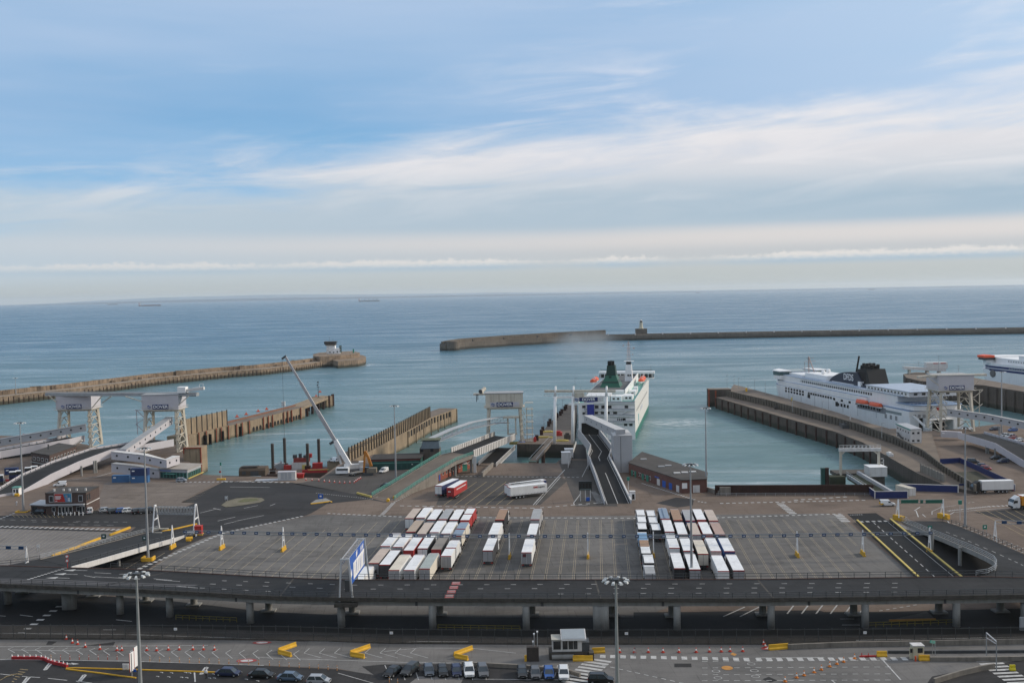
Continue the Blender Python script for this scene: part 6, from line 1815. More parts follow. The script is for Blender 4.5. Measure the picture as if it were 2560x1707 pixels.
part(MB().strip(f8[:2], n8[:2], .8), 'road_deck', M('mossy_deck', (.055, .06, .035), .95, .35, .25), lk8, True)
part(MB().bar(n8[0] + Vector((0, 0, .5)), n8[1] + Vector((0, 0, .5)), .9, 1.2), 'side_pipe', panel_grey, lk8, True)
part(MB().bar(f8[0] + Vector((0, 0, .5)), f8[1] + Vector((0, 0, .5)), .5, 1.0), 'side_girder', steel, lk8, True)
mb = MB()
A = along(f8[:2], 2)
for a in A:
 mb.bar(a + Vector((-.3, 0, .4)), a + Vector((-.3, 0, 1.9)), .1)
mb.bar(A[0] + Vector((-.3, 0, 1.9)), A[-1] + Vector((-.3, 0, 1.9)), .1)
part(mb, 'handrail', steel, lk8, True)
part(MB().box(at(2135, 1183, 1.6).x, at(2135, 1183, 1.6).y + 4, .4, 12, 8, 1.2), 'hinge_platform', conc_dark, lk8, True)
q = at(2194, 1195, .5)
wc = thing('plant_cabin', 'white plant container standing on the unused linkspan', 'cabin', (q.x, q.y + 2, 1.2))
part(MB().box(0, 0, 0, 6.0, 6.0, 3.2), 'cabin_body', white_old, wc)
part(MB().box(0, 0, 3.2, 6.2, 6.2, .12), 'cabin_roof', white, wc)
part(MB().box(0, .5, -4, 5, 5, 4), 'cabin_base', conc_dark, wc)
def hoarding(label, pts, h, trim=True):
 P = px(*pts)
 root = thing('hoarding', label, 'hoarding', P[0])
 part(MB().wall([(p.x, p.y) for p in P], .05, h, .14), 'hoarding_board', navy, root, True)
 if trim:
  mb = MB()
  part(MB().wall([(p.x, p.y) for p in P], h, h + .2, .24), 'top_trim', white_old, root, True)
  mb = MB()
  for p in P:
   mb.box(p.x, p.y - .02, 0, .28, .3, h + .1)
  part(mb, 'end_trim', white_old, root, True)
 return root
hoarding('navy hoarding with white trim closing off the unused linkspan', ((2164, 1228), (2187, 1246), (2269, 1245)), 2.2)
hoarding('long navy hoarding with white trim behind the pale container', ((2250, 1226), (2395, 1231)), 2.2)
hoarding('dark blue fence running from the pit up past the parked cars', ((2350, 1160), (2400, 1157), (2440, 1175), (2525, 1215), (2536, 1228)), 2.0, False)
hoarding('short navy hoarding behind the black lorry', ((2398, 1221), (2436, 1220)), 1.6, False)
hoarding('navy board end showing behind the trailer of the black lorry', ((2528, 1226), (2537, 1226)), 2.0)
sheet('grass_pit', px((2372, 1180), (2440, 1178), (2500, 1212), (2440, 1214)), .02, M('pit_grass', (.045, .045, .03), .95, .35, .3))
def wall_quad(parent, a, b, z0, z1_, name, mat, proud=.05, u0=0., u1=1., label=None):
 """a panel on the wall line a-b, standing PROUD of it on the viewer's side"""
 a, b = Vector((a[0], a[1], 0)), Vector((b[0], b[1], 0))
 d_ = (b - a)
 nn = Vector((d_.y, -d_.x, 0)).normalized()
 p, q = a + d_ * u0, a + d_ * u1
 c = (p + q) / 2 + nn * (proud / 2 - .01)
 mb = MB().box(c.x, c.y, z0, (q - p).length, proud + .02, z1_ - z0, math.atan2(d_.y, d_.x))
 return part(mb, name, mat, parent, True, label=label)
def framed_window(parent, a, b, z0, z1_, u0, u1, frame=None):
 f_ = wall_quad(parent, a, b, z0, z1_, 'window', frame or white_old, .06, u0, u1)
 du = (u1 - u0) * .12
 mz = (z1_ - z0) * .1
 o = wall_quad(parent, a, b, z0 + mz, z1_ - mz, 'pane', glass, .09, u0 + du, u1 - du)
 o.parent = f_
 return f_
def house(name, label, cat, poly, h, wallm, roofm, over=.25, para=.0, z0=0.):
 root = thing(name, label, cat, (poly[0][0], poly[0][1], z0))
 P = [(p[0], p[1]) for p in poly]
 part(MB().prism(P, z0, z0 + h), 'wall', wallm, root, True)
 cx, cy = sum(p[0] for p in P) / len(P), sum(p[1] for p in P) / len(P)
 Q = [(cx + (x - cx) * (1 + over / max(1, math.hypot(x - cx, y - cy))), cy + (y - cy) * (1 + over / max(1, math.hypot(x - cx, y - cy)))) for x, y in P]
 part(MB().prism(Q, z0 + h + .005, z0 + h + .28), 'roof', roofm, root, True)
 return root
A, B = at(115, 1286), at(212, 1286.5)
Yo = A.y
B.y = A.y
C_, D_ = B + Vector((0, 10.5, 0)), A + Vector((0, 10.5, 0))
of = house('office', 'dark brown two storey office with a red and blue billboard', 'office', (A, B, C_, D_), 6.6, brick_brown, roof_felt, .1)
W_ = (B - A).length
wall_quad(of, A, B, 2.95, 3.35, 'canopy', panel_grey, 1.2, .0, .97)
wall_quad(of, B, C_, 2.9, 3.15, 'string_course', white_old, .1, .0, 1)
for u0, u1 in ((.09, .20), (.81, .92)):
 framed_window(of, A, B, 3.9, 6.0, u0, u1, panel_grey)
bb = wall_quad(of, A, B, 3.9, 6.7, 'billboard', white_old, .25, .225, .655)
for u0, u1, z0_, z1_, nm_, mt_, pr_ in ((.235, .445, 4.0, 6.6, 'poster_red_side', redp, .30), (.445, .645, 4.0, 6.6, 'poster_blue_side', M('poster_blue', (.05, .22, .36), .5, .4, 1.2), .30), (.50, .56, 4.1, 6.1, 'poster_figure', M('poster_figure_blue', (.16, .26, .42), .5, .5, 2), .34), (.555, .615, 4.2, 5.3, 'poster_light_patch', M('poster_pale', (.50, .55, .60), .5, .4, 2), .34), (.515, .545, 5.6, 6.1, 'poster_head', M('poster_skin', (.45, .28, .20), .5, .2, 2), .37)):
 o = wall_quad(of, A, B, z0_, z1_, nm_, mt_, pr_, u0, u1)
 o.parent = bb
for k_, (u, z) in enumerate(((.40, 5.75), (.385, 5.45), (.395, 5.15), (.37, 4.85), (.30, 4.25))):
 o = wall_quad(of, A, B, z, z + .16, 'poster_text_line', letter_white, .33, .255, u)
 o.parent = bb
tri = MB().add([(A.x + W_ * .40, A.y - .33, 4.02), (A.x + W_ * .50, A.y - .33, 4.02), (A.x + W_ * .445, A.y - .33, 6.58)], [(0, 1, 2)])
o = part(tri, 'poster_red_wedge', redp, of, True, fix=False)
o.parent = bb
for u0, u1 in ((.31, .385), (.395, .47), (.48, .55), (.56, .66), (.83, .89), (.9, .965)):
 framed_window(of, A, B, .15, 2.6, u0, u1, white_old)
for u in (.15, .75):
 framed_window(of, A, B, .9, 2.4, u, u + .09, panel_grey)
for u0, z0_ in ((.04, 4.2), (.2, 4.2)):
 wall_quad(of, B, C_, z0_, z0_ + 1.9, 'window', glass, .06, u0, u0 + .1)
for x in (.12, .35, .5, .68, .9):
 q = A.lerp(B, x)
 part(MB().box(q.x, q.y + 3, 6.88, .5, .5, .7), 'roof_vent', white_old, of, True)
an = house('annex', 'low annex with a pale canopy beside the brown office', 'annex', [at(78, 1283), at(113, 1285), at(113, 1285) + Vector((0, 7, 0)), at(78, 1283) + Vector((0, 7, 0))], 2.7, brick_brown, panel_grey, .5)
wall_quad(an, at(78, 1283), at(113, 1285), .3, 2.2, 'window', glass, .06, .1, .45)
for k_ in range(8):
 q = at(136 + k_ * 10.2, 1287.5)
 solid(MB().tube((q.x, q.y, 0), (q.x, q.y, 1.0), .13).tube((q.x, q.y, 1.0), (q.x, q.y, 1.08), .13, .04), 'bollard', white, '%s white bollard in the row before the brown office' % ORD[k_], 'bollard', 'white bollards before the office')
A, B, C_ = at(80, 1168), at(125, 1176), at(192, 1150)
bk = house('office', 'long dark brick building with white windows between the two pale ramps', 'building', (A, B, C_, A + (C_ - B)), 6.0, brick_brown, roof_felt, .3)
for k_ in range(4):
 framed_window(bk, A, B, 3.2, 4.6, .08 + k_ * .23, .22 + k_ * .23)
for k_ in range(8):
 framed_window(bk, B, C_, 3.3, 4.7, .05 + k_ * .12, .11 + k_ * .12)
wall_quad(bk, A, B, 2.2, 2.5, 'ledge', conc_grey, .8, 0, 1)
q = A.lerp(C_, .3)
part(MB().tube((q.x, q.y + 3, 6.2), (q.x, q.y + 3, 8.2), .3), 'chimney', steel_dark, bk, True)
A, B, C_ = at(398, 1194), at(469, 1197), at(503, 1182)
gg = house('office', 'low green framed glass office on the quay corner with a flat pale roof', 'office', (A, B, C_, A + (C_ - B)), 3.4, panel_grey, M('pale_flat_roof', (.34, .31, .28), .9, .15, .3), .5)
wall_quad(gg, A, B, .1, 2.3, 'glazing', green_dark, .08, .02, .98)
wall_quad(gg, B, C_, .3, 2.2, 'glazing', M('green_tinted_glass', (.03, .06, .055), .15, .2, .6), .08, .02, .98)
for k_ in range(9):
 wall_quad(gg, A, B, .1, 2.4, 'mullion', green_rail, .12, .03 + k_ * .117, .045 + k_ * .117)
for k_ in range(8):
 wall_quad(gg, B, C_, .2, 2.4, 'mullion', green_rail, .12, .02 + k_ * .13, .035 + k_ * .13)
wall_quad(gg, A, B, 2.7, 3.0, 'name_strip', signblue, .1, .05, .42)
wall_quad(gg, B, C_, .0, .25, 'yellow_kerb', yellow_thin, .5, .0, 1.1)
wall_quad(gg, A, B, 1.7, 1.9, 'door_canopy', green_rail, 1.2, .25, .6)
q = at(468, 1152)
cb = thing('mooring_block', 'tall brown concrete fender block with orange rusty edges at the quay corner', 'fender', (q.x, q.y, -12))
a, b = z1(1800, 1015, q.y), z1(1960, 865, q.y)
part(MB().box((a.x + b.x) / 2 - q.x, 5, 0, b.x - a.x, 10, b.z + 12), 'block_body', pier_pale, cb)
part(MB().box(b.x - q.x + .25, -.1, 5, .5, .5, b.z + 7.5).box((a.x + b.x) / 2 - q.x, -.2, b.z + 12, b.x - a.x, .4, .5).box(a.x - q.x + .2, -.1, b.z + 10, .5, .4, 2), 'rusty_edge', rust_orange, cb)
q2 = z1(1858, 862, q.y + 3)
solid(MB().revolve([(.1, 0), (.9, .2), (1.1, .9), (.8, 1.8), (.1, 2.1)], q2.x, q2.y, 12), 'buoy', yellow, 'yellow buoy standing on the brown fender block', 'buoy')
def container(name, loc, rz, mat, lab, L=6.1, grp=None):
 c = thing(name, lab, 'container', loc, rz, grp)
 mb = MB().box(0, 0, .1, L, 2.44, 2.45)
 n = int(L / .5)
 for k_ in range(n):
  mb.box(-L / 2 + .3 + k_ * (L - .5) / (n - 1), -1.24, .25, .2, .06, 2.15)
 part(mb, 'container_body', mat, c)
 part(MB().box(-L / 2, 0, 0, .16, 2.5, 2.6).box(L / 2, 0, 0, .16, 2.5, 2.6).box(0, -1.24, 0, L, .1, .14).box(0, -1.24, 2.48, L, .1, .14), 'container_frame', mat, c)
 part(MB().box(-L / 2 + 1.0, -1.29, 1.6, 1.0, .05, .4), 'marking_plate', letter_white, c)
 return c
cb1 = M('blue_container_paint', (.05, .14, .30), .55, .15, .6)
cb2 = M('navy_container_paint', (.02, .04, .12), .55, .15, .6)
q = at(304, 1204)
container('shipping_container', (q.x, q.y, 0), 0, cb1, 'blue shipping container standing alone beside the stacked pair')
q = at(351, 1205)
container('shipping_container', (q.x, q.y, 0), 0, cb1, 'blue shipping container at the bottom of the stacked pair')
container('shipping_container', (q.x, q.y, 2.62), 0, cb2, 'navy shipping container on top of the blue one')
q = at(2276, 1241)
c = container('shipping_container', (q.x, q.y + 4, 0), math.pi / 2 + .25, M('pale_container_paint', (.52, .48, .40), .6, .12, .6), 'pale cream container parked end-on between the navy hoardings', 7)
for s_ in (-.6, .6):
 part(MB().box(-3.6, s_, .2, .06, 1.1, 2.2), 'door', white_old, c)
q = at(2378, 1087, 2)
c = container('shipping_container', (q.x, q.y, 1.0), -.5, panel_lilac, 'pale lilac box body parked under tower 7', 8)
A, B, C_ = at(2241, 1097), at(2276, 1113), at(2297, 1112)
A, B, C_ = Vector((A.x, A.y, 0)), Vector((B.x, B.y, 0)), Vector((B.x + 5.0, B.y + .6, 0))
pc_ = house('site_cabin', 'white two storey site cabin with a green roof edge on the pier root', 'cabin', (A, B, C_, A + (C_ - B)), 6.6, white_old, panel_grey, .15)
wall_quad(pc_, A, B, 6.35, 6.75, 'green_fascia', green_rail, .25, -.02, 1.02)
for z in (1.2, 4.4):
 for k_ in range(5):
  wall_quad(pc_, A, B, z + .3, z + 1.0, 'window', glass, .06, .08 + k_ * .19, .14 + k_ * .19)
 for u in (.15, .6):
  wall_quad(pc_, B, C_, z + .3, z + 1.1, 'window', glass, .06, u, u + .2)
part(MB().bar((A.lerp(B, .15)) + Vector((-.8, -1, 3.4)), A.lerp(B, .7) + Vector((-.8, -1, .2)), .8, .25), 'outside_stair', steel_dark, pc_, True)
A, B, C_, D_, E2 = at(1572, 1187), at(1704, 1233), at(1767, 1230), at(1768, 1213), at(1606, 1158)
bo2 = house('office', 'long low red brick office with green and blue doors beside the stair tower', 'office', (A, B, C_, D_, E2), 4.3, brick_red, roof_felt, .3)
for k_, (u0, u1, nm_, mt_) in enumerate(((.05, .085, 'door', green_p), (.12, .155, 'door', green_p), (.265, .305, 'door', green_p), (.355, .40, 'door', green_p), (.56, .615, 'door', white_old), (.66, .72, 'door', signblue), (.78, .835, 'door', signblue), (.91, .96, 'door', white_old))):
 wall_quad(bo2, A, B, .05, 2.25, nm_, mt_, .06, u0, u1)
for u in (.09, .20, .235, .32, .42):
 framed_window(bo2, A, B, .9, 2.2, u, u + .022)
wall_quad(bo2, A, B, 2.5, 2.85, 'name_strip', signblue, .08, .52, .6)
wall_quad(bo2, B, C_, .1, 2.5, 'roller_door', white_old, .08, .45, .72)
wall_quad(bo2, B, C_, 1.6, 3.4, 'notice_panel', white, .12, .02, .22)
for u, v in ((.15, .5), (.5, .4), (.55, .6), (.8, .3), (.85, .5), (.9, .7)):
 q = A.lerp(B, u).lerp(E2.lerp(D_, u), v)
 part(MB().box(q.x, q.y, 4.55, 2.2, 1.6, .35), 'rooflight', white_old if u > .7 else grey_roof, bo2, True)
A, B = at(1084, 1207), at(1180, 1168)
C_ = B + Vector((-6, 9, 0))
br5 = house('office', 'red brick building with white windows tucked under the berth 5 ramp', 'building', (A, B, C_, A + (C_ - B)), 3.6, M('orange_red_brick', (.24, .07, .045), .85, .25, .5), roof_felt, .1)
for k_ in range(9):
 u = .22 + k_ * .085
 framed_window(br5, A, B, 1.5, 2.7, u, u + .035)
for u in (.08, .13):
 wall_quad(br5, A, B, .1, 2.2, 'door', signblue, .06, u, u + .03)
for u in (.44, .53):
 wall_quad(br5, A, B, .05, 3.2, 'dark_doorway', glass, .06, u, u + .05)
q = at(1157, 1176)
pr_ = thing('porch', 'small green porch with a white gable on the red brick building', 'porch', (q.x, q.y, 0), .7)
part(MB().box(0, 0, 0, 2.6, 2.2, 2.6), 'porch_wall', green_p, pr_)
part(MB().profile([(-1.4, 2.6), (1.4, 2.6), (0, 3.7)], -1.5, 1.5), 'porch_roof', white_old, pr_)
q = at(1075, 1160)
ot = thing('operating_building', 'brown block with a sloping glazed top where the lattice walkway starts', 'building', (q.x, q.y, 0))
a, b = z3(822, 1000, q.y), z3(1010, 865, q.y)
xw, xc = b.x - a.x, (a.x + b.x) / 2 - q.x
zt = b.z
part(MB().box(xc, 5, 0, xw, 10, zt), 'wall', M('brown_render', (.105, .085, .07), .9, .2, .3, streak=.3), ot)
part(MB().frust(xc + .4, 4.4, zt, (xw - .2, 9.5), (xw - 1.4, 5.6), z3(900, 795, q.y).z - zt), 'glazed_top', M('sloping_blue_glass', (.09, .12, .14), .2, .2, .4), ot)
part(MB().box(xc + .4, 4.4, z3(900, 795, q.y).z, xw, 6.4, .3), 'roof', M('mossy_roof', (.10, .11, .07), .95, .3, .4), ot)
for k_ in range(2):
 for z in (1.6, 5.0):
  part(MB().box(xc - 3 + k_ * 4, -.05, z, 1.2, .1, 1.2), 'window', glass, ot)
A, B = at(926, 1176), at(1052, 1172)
gs = house('shed', 'low dark green clad shed with a red stripe under its dark roof', 'shed', (A, B, B + Vector((0, 13, 0)), A + Vector((0, 13, 0))), 4.0, green_dark, M('dark_shed_roof', (.04, .035, .032), .9, .3, .3), .3)
wall_quad(gs, A, B, 3.5, 3.95, 'red_stripe', M('dull_red_stripe', (.14, .035, .03), .7, .2, .5), .06, 0, 1)
wall_quad(gs, A, B, 2.6, 2.8, 'pale_stripe', green_rail, .06, 0, 1)
for k_ in range(8):
 wall_quad(gs, A, B, .05, 2.3, 'roller_door', M('shaded_green_door', (.012, .06, .055), .5, .2, .5), .06, .03 + k_ * .12, .12 + k_ * .12)  # shade on the shed front is put into this darker door green
for u in (.5, .82):
 wall_quad(gs, A, B, 1.8, 2.1, 'notice', letter_white, .1, u, u + .02)
A, B = at(597, 1190), at(660, 1191)
q = Vector(((A.x + B.x) / 2, A.y, 0))
sh = thing('shed', 'low rounded brown shed on the quay edge beside the barge', 'shed', q)
L = B.x - A.x
part(MB().profile([(0, 0), (0, 2.0), (.8, 2.8), (2.2, 3.1), (5, 3.1), (6, 2.2), (6, 0)], -L / 2, L / 2), 'wall', M('brown_boarding', (.10, .075, .055), .9, .25, .5), sh)
part(MB().box(-L * .12, 2.4, 3.1, L * .6, 3, .3), 'roof', roof_felt, sh)
part(MB().box(L * .1, -.05, .2, 3, .1, 1.6).box(-L * .3, -.05, .6, 1.4, .1, 1.2), 'door', steel_dark, sh)
q = at(718, 1199)
wc2 = thing('site_container', 'white steel site container standing on a low bund by the barge', 'container', q, .05)
part(MB().box(0, 0, .35, 6.4, 2.6, 2.7), 'container_body', white_old, wc2)
part(MB().box(0, 0, 3.05, 6.6, 2.8, .1), 'roof', panel_lilac, wc2)
part(MB().box(-4, 0, 0, 15, 3.4, .32), 'bund', panel_grey, wc2)
for x in (-1.5, -.2, 1.2):
 part(MB().box(x, -1.33, .5, 1.1, .08, 2.3), 'door', panel_grey, wc2)
q = at(748, 1194)
sk = thing('skip', 'red steel skip beside the white site container', 'skip', q)
part(MB().frust(0, 0, 0, (3.0, 1.8), (3.8, 2.2), 1.7), 'skip_body', redp, sk)
part(MB().box(0, -1.12, 1.5, 3.7, .1, .2), 'rim', trimred, sk)
q = at(705, 1187, -4.2)
bg_ = thing('barge', 'jack-up barge with four dark spud legs and a red deck house', 'barge', (q.x + 4, q.y + 9, WZ), .05)
part(MB().box(0, 0, -1, 26, 15, 3.0), 'barge_hull', M('rusty_hull', (.09, .05, .04), .8, .3, .5), bg_)
part(MB().box(0, 0, 2.0, 25.6, 14.6, .08), 'deck', M('rusty_deck', (.13, .10, .085), .9, .3, .4), bg_)
for sx, sy, top in ((-11.4, -6, 0), (-6.5, 6, 0), (4.6, -4, 0), (10, 6, 0)):
 pass
for xa, yt, yb, yy in ((1100, 1020, 1225, -6.2), (1218, 965, 1180, 6.2), (1443, 1020, 1215, -1.0), (1553, 975, 1195, 6.4)):
 b = atY(400 + xa / 3.92, 850 + yt / 3.92, bg_.location.y + yy)
 part(MB().tube((b.x, b.y, -12), (b.x, b.y, b.z), .62, n=12).tube((b.x, b.y, b.z), (b.x, b.y, b.z + .3), .7, .5, 12), 'spud_leg', M('dark_spud_steel', (.05, .04, .035), .7, .3, .6), bg_, True)
 part(MB().box(b.x, b.y, -4.2, 2.2, 2.2, 2.2), 'spud_housing', pile_rust, bg_, True)
part(MB().box(1.2, 4.2, 2.1, 7, 3.6, 2.8), 'deck_house', white_old, bg_)
part(MB().box(1.6, 4.4, 4.9, 6.4, 3.4, 1.6), 'red_house', M('dull_red_house', (.25, .04, .03), .7, .2, .5), bg_)
part(MB().box(-1.2, 4.4, 6.5, 1.6, 1.6, 1.4).box(1.0, 4.4, 6.5, 1.2, 1.4, 1.8).box(3.6, 4.4, 6.5, 2.4, 2.0, 1.1), 'deck_gear', steel_dark, bg_)
part(MB().box(4.6, 4.4, 6.6, 2.4, 1.8, 1.6), 'red_tank', redp, bg_)
part(MB().box(8, 4.4, 2.1, 4, 2.6, 2.2).box(-4, 3, 2.1, 3, 2, 1.8), 'red_winch', redp, bg_)
part(MB().box(-8.2, 5, 2.1, 5, 2.4, 2.4).box(-7, 4, 2.1, .8, .8, 3.4), 'grey_tank', steel, bg_)
part(MB().box(2.8, 2.1, 2.1, 1.6, .6, 1.8), 'yellow_frame', yellow_thin, bg_)
mb = MB()
for x in (-12.8, -10, -7):
 mb.bar((x, -7.3, 2), (x, -7.3, 3.4), .1)
mb.bar((-12.8, -7.3, 3.4), (-7, -7.3, 3.4), .1).bar((-9.6, -6, 2), (-8.6, -6, 5.2), .35).bar((-8.6, -6, 5.2), (-5.5, -5, 6.4), .35)
part(mb, 'handrail', white_old, bg_)
part(MB().box(9.5, -7.0, 2.1, 8, .8, 1.5).box(6.2, -6.2, 2.1, 6, .6, 1.1), 'red_fender_wall', redp, bg_)
part(MB().box(10, -7.46, 3.2, 8.4, .12, .3), 'yellow_edge', yellow_thin, bg_)
q = at(553, 1199)
sg = thing('signal_post', 'slim port signal post with a green light and a round red sign', 'signal', q)
part(MB().tube((0, 0, 0), (0, 0, 6.0), .09), 'post', white_old, sg)
part(MB().box(0, -.1, 5.4, .5, .4, 1.1), 'signal_head', green_p, sg)
part(MB().tube((-.3, -.12, 3.0), (-.3, -.2, 3.0), .4, n=14), 'round_sign', redp, sg)
part(MB().box(0, 0, 0, 3.2, .9, .5), 'base_kerb', yellow, sg)
# ================================================================ VEHICLES
def paint(n, c, r=.35, v=.05):
 return M(n, c, r, v, .4, streak=.08, scol=tuple(x * .5 for x in lin(c)))
ROOFS = {'white': (.78, .79, .80), 'cream': (.66, .60, .50), 'tan': (.42, .33, .25), 'brown': (.33, .20, .12), 'grey': (.46, .45, .44), 'beige': (.52, .43, .36),
         'green': (.36, .40, .38), 'blue': (.22, .29, .38), 'taupe': (.24, .21, .18), 'pink': (.42, .29, .24), 'sky': (.18, .36, .58)}
SIDES = {'white': (.72, .72, .71), 'cream': (.66, .61, .52), 'dark': (.05, .05, .055), 'red': (.36, .03, .03), 'navy': (.025, .04, .12), 'grey': (.30, .30, .31), 'black': (.02, .02, .022), 'blue': (.03, .10, .30), 'pink': (.52, .40, .38)}
RM = {k_: M(k_ + '_roof_sheet', c, .55, .12, .35, streak=.38, scol=tuple(x * .62 for x in c)) for k_, c in ROOFS.items()}
SM = {k_: M(k_ + '_curtain_side', c, .6, .08, .4, streak=.18, scol=tuple(x * .55 for x in c)) for k_, c in SIDES.items()}
cab_white = paint('white_cab_paint', (.70, .71, .72))
def wheel_mesh(name, r_, w, parent, pos, mat=None):
 o = part(MB().tube((pos[0] - w / 2, pos[1], pos[2]), (pos[0] + w / 2, pos[1], pos[2]), r_, n=14), name, mat or black, parent)
 part(MB().tube((pos[0] - w / 2 - .01, pos[1], pos[2]), (pos[0] + w / 2 + .01, pos[1], pos[2]), r_ * .5, n=10), 'rim', steel, o)
 return o
def cab_parts(t_, y0, h=3.7, w=2.46, deflector=True):
 pr = [(y0, 1.0), (y0, 2.9), (y0 + .1, 3.05), (y0 + 1.75, 3.05), (y0 + 2.15, 2.1), (y0 + 2.25, 1.7), (y0 + 2.3, .45), (y0 + .2, .45)]
 part(MB().profile(pr, -w / 2, w / 2), 'cab', cab_white, t_)
 part(MB().profile([(y0 + 1.80, 2.95), (y0 + 2.18, 2.12), (y0 + 2.24, 2.14), (y0 + 1.88, 2.99)], -w / 2 + .15, w / 2 - .15), 'windscreen', glass_blue, t_)
 for s_ in (-1, 1):
  part(MB().box(s_ * (w / 2 + .01), y0 + 1.3, 1.95, .04, 1.0, .75), 'side_window', glass, t_)
  part(MB().box(s_ * (w / 2 + .18), y0 + 2.0, 1.9, .16, .3, .75), 'mirror', black, t_)
  part(MB().box(s_ * .85, y0 + 2.3, .75, .42, .06, .25), 'headlight', lamp_glass, t_)
  wheel_mesh('wheel', .5, .34, t_, (s_ * 1.05, y0 + 1.25, .5))
 if deflector:
  part(MB().profile([(y0, 3.05), (y0 + .15, h), (y0 + .5, h - .02), (y0 + 1.7, 3.06)], -w / 2 + .1, w / 2 - .1), 'wind_deflector', cab_white, t_)
 part(MB().box(0, y0 + 2.3, .5, w - .1, .1, .5), 'bumper', black, t_)
def make_lorry(L=13.6, h=3.98, cab=True, w=2.52, name='lorry', two=False, cat='lorry'):
 t_ = thing(name, 'lorry', cat)
 segs = [(0, L)] if not two else [(0, 7.3), (8.3, 15.6)]
 for a, b in segs:
  part(MB().box(0, (a + b) / 2, 1.12, w, b - a, h - 1.12 - .06), 'body', SM['white'], t_)
  part(MB().box(0, (a + b) / 2, h - .055, w - .06, b - a - .06, .06), 'roof', RM['white'], t_)
  part(MB().box(0, a - .03, h - .20, w + .04, .08, .22).box(0, b + .02, h - .14, w + .04, .05, .16), 'top_trim', trimred, t_)
  part(MB().box(-w * .25 + .02, a - .03, 1.2, w * .46, .05, h - 1.5).box(w * .25 - .02, a - .03, 1.2, w * .46, .05, h - 1.5), 'rear_door', SM['grey'], t_)
  part(MB().box(0, (a + b) / 2, .72, 1.0, b - a - .4, .38).box(0, a + .1, .5, w - .1, .16, .18), 'chassis', steel_dark, t_)
  for s_ in (-1, 1):
   part(MB().box(s_ * .95, a - .02, .78, .5, .06, .18), 'tail_light', redp, t_)
  ax = [a + 2.2, a + 3.5, a + 4.8] if b - a > 10 else ([a + 1.7] if b - a < 7 else [a + 1.7, b - 1.6])
  for y in ax:
   for s_ in (-1, 1):
    wheel_mesh('wheel', .5, .36, t_, (s_ * 1.0, y, .5))
 if cab:
  cab_parts(t_, segs[-1][1] + .55, h - .1)
  part(MB().box(0, segs[-1][1] - .6, .6, 1.0, 3.2, .3), 'tractor_frame', steel_dark, t_)
  for s_ in (-1, 1):
   wheel_mesh('wheel', .5, .5, t_, (s_ * .95, segs[-1][1] - .9, .5))
 return t_
USED = {}
def place_lorry(proto, loc, rz, label, group, roof='white', side='white', rear=None, cab=None, trim=True, skip=()):
 rear = rear or side
 pm = {'roof': RM[roof], 'body': SM[side], 'rear_door': SM[rear]}
 if cab:
  pm['cab'] = pm['wind_deflector'] = SM[cab] if cab in SM else cab
 if not trim:
  pm['top_trim'] = SM[side]
 o = dup(proto, loc, rz, label, group, pm, skip)
 return o
artic = make_lorry()
road_train = make_lorry(two=True, name='lorry')
semi = make_lorry(cab=False, name='lorry_trailer', cat='trailer')
box_truck = make_lorry(6.6, 3.3, True, 2.3, 'box_truck', cat='truck')
PROTOS = [artic, road_train, semi, box_truck]
gl, gr, gm = 'lorries queued beside the blue road sign', 'lorries queued behind the two trucks columns', 'lorries in the middle lanes'
def rear_at(X, Y, fn, z=3.98):
 return fn(X, Y, z)
def put(proto, P, label, group, **kw):
 u_ = kw.pop('back', 0)
 loc = Vector((P.x, P.y, .02)) - LU * u_
 return place_lorry(proto, loc, LRZ, label, group, **kw)
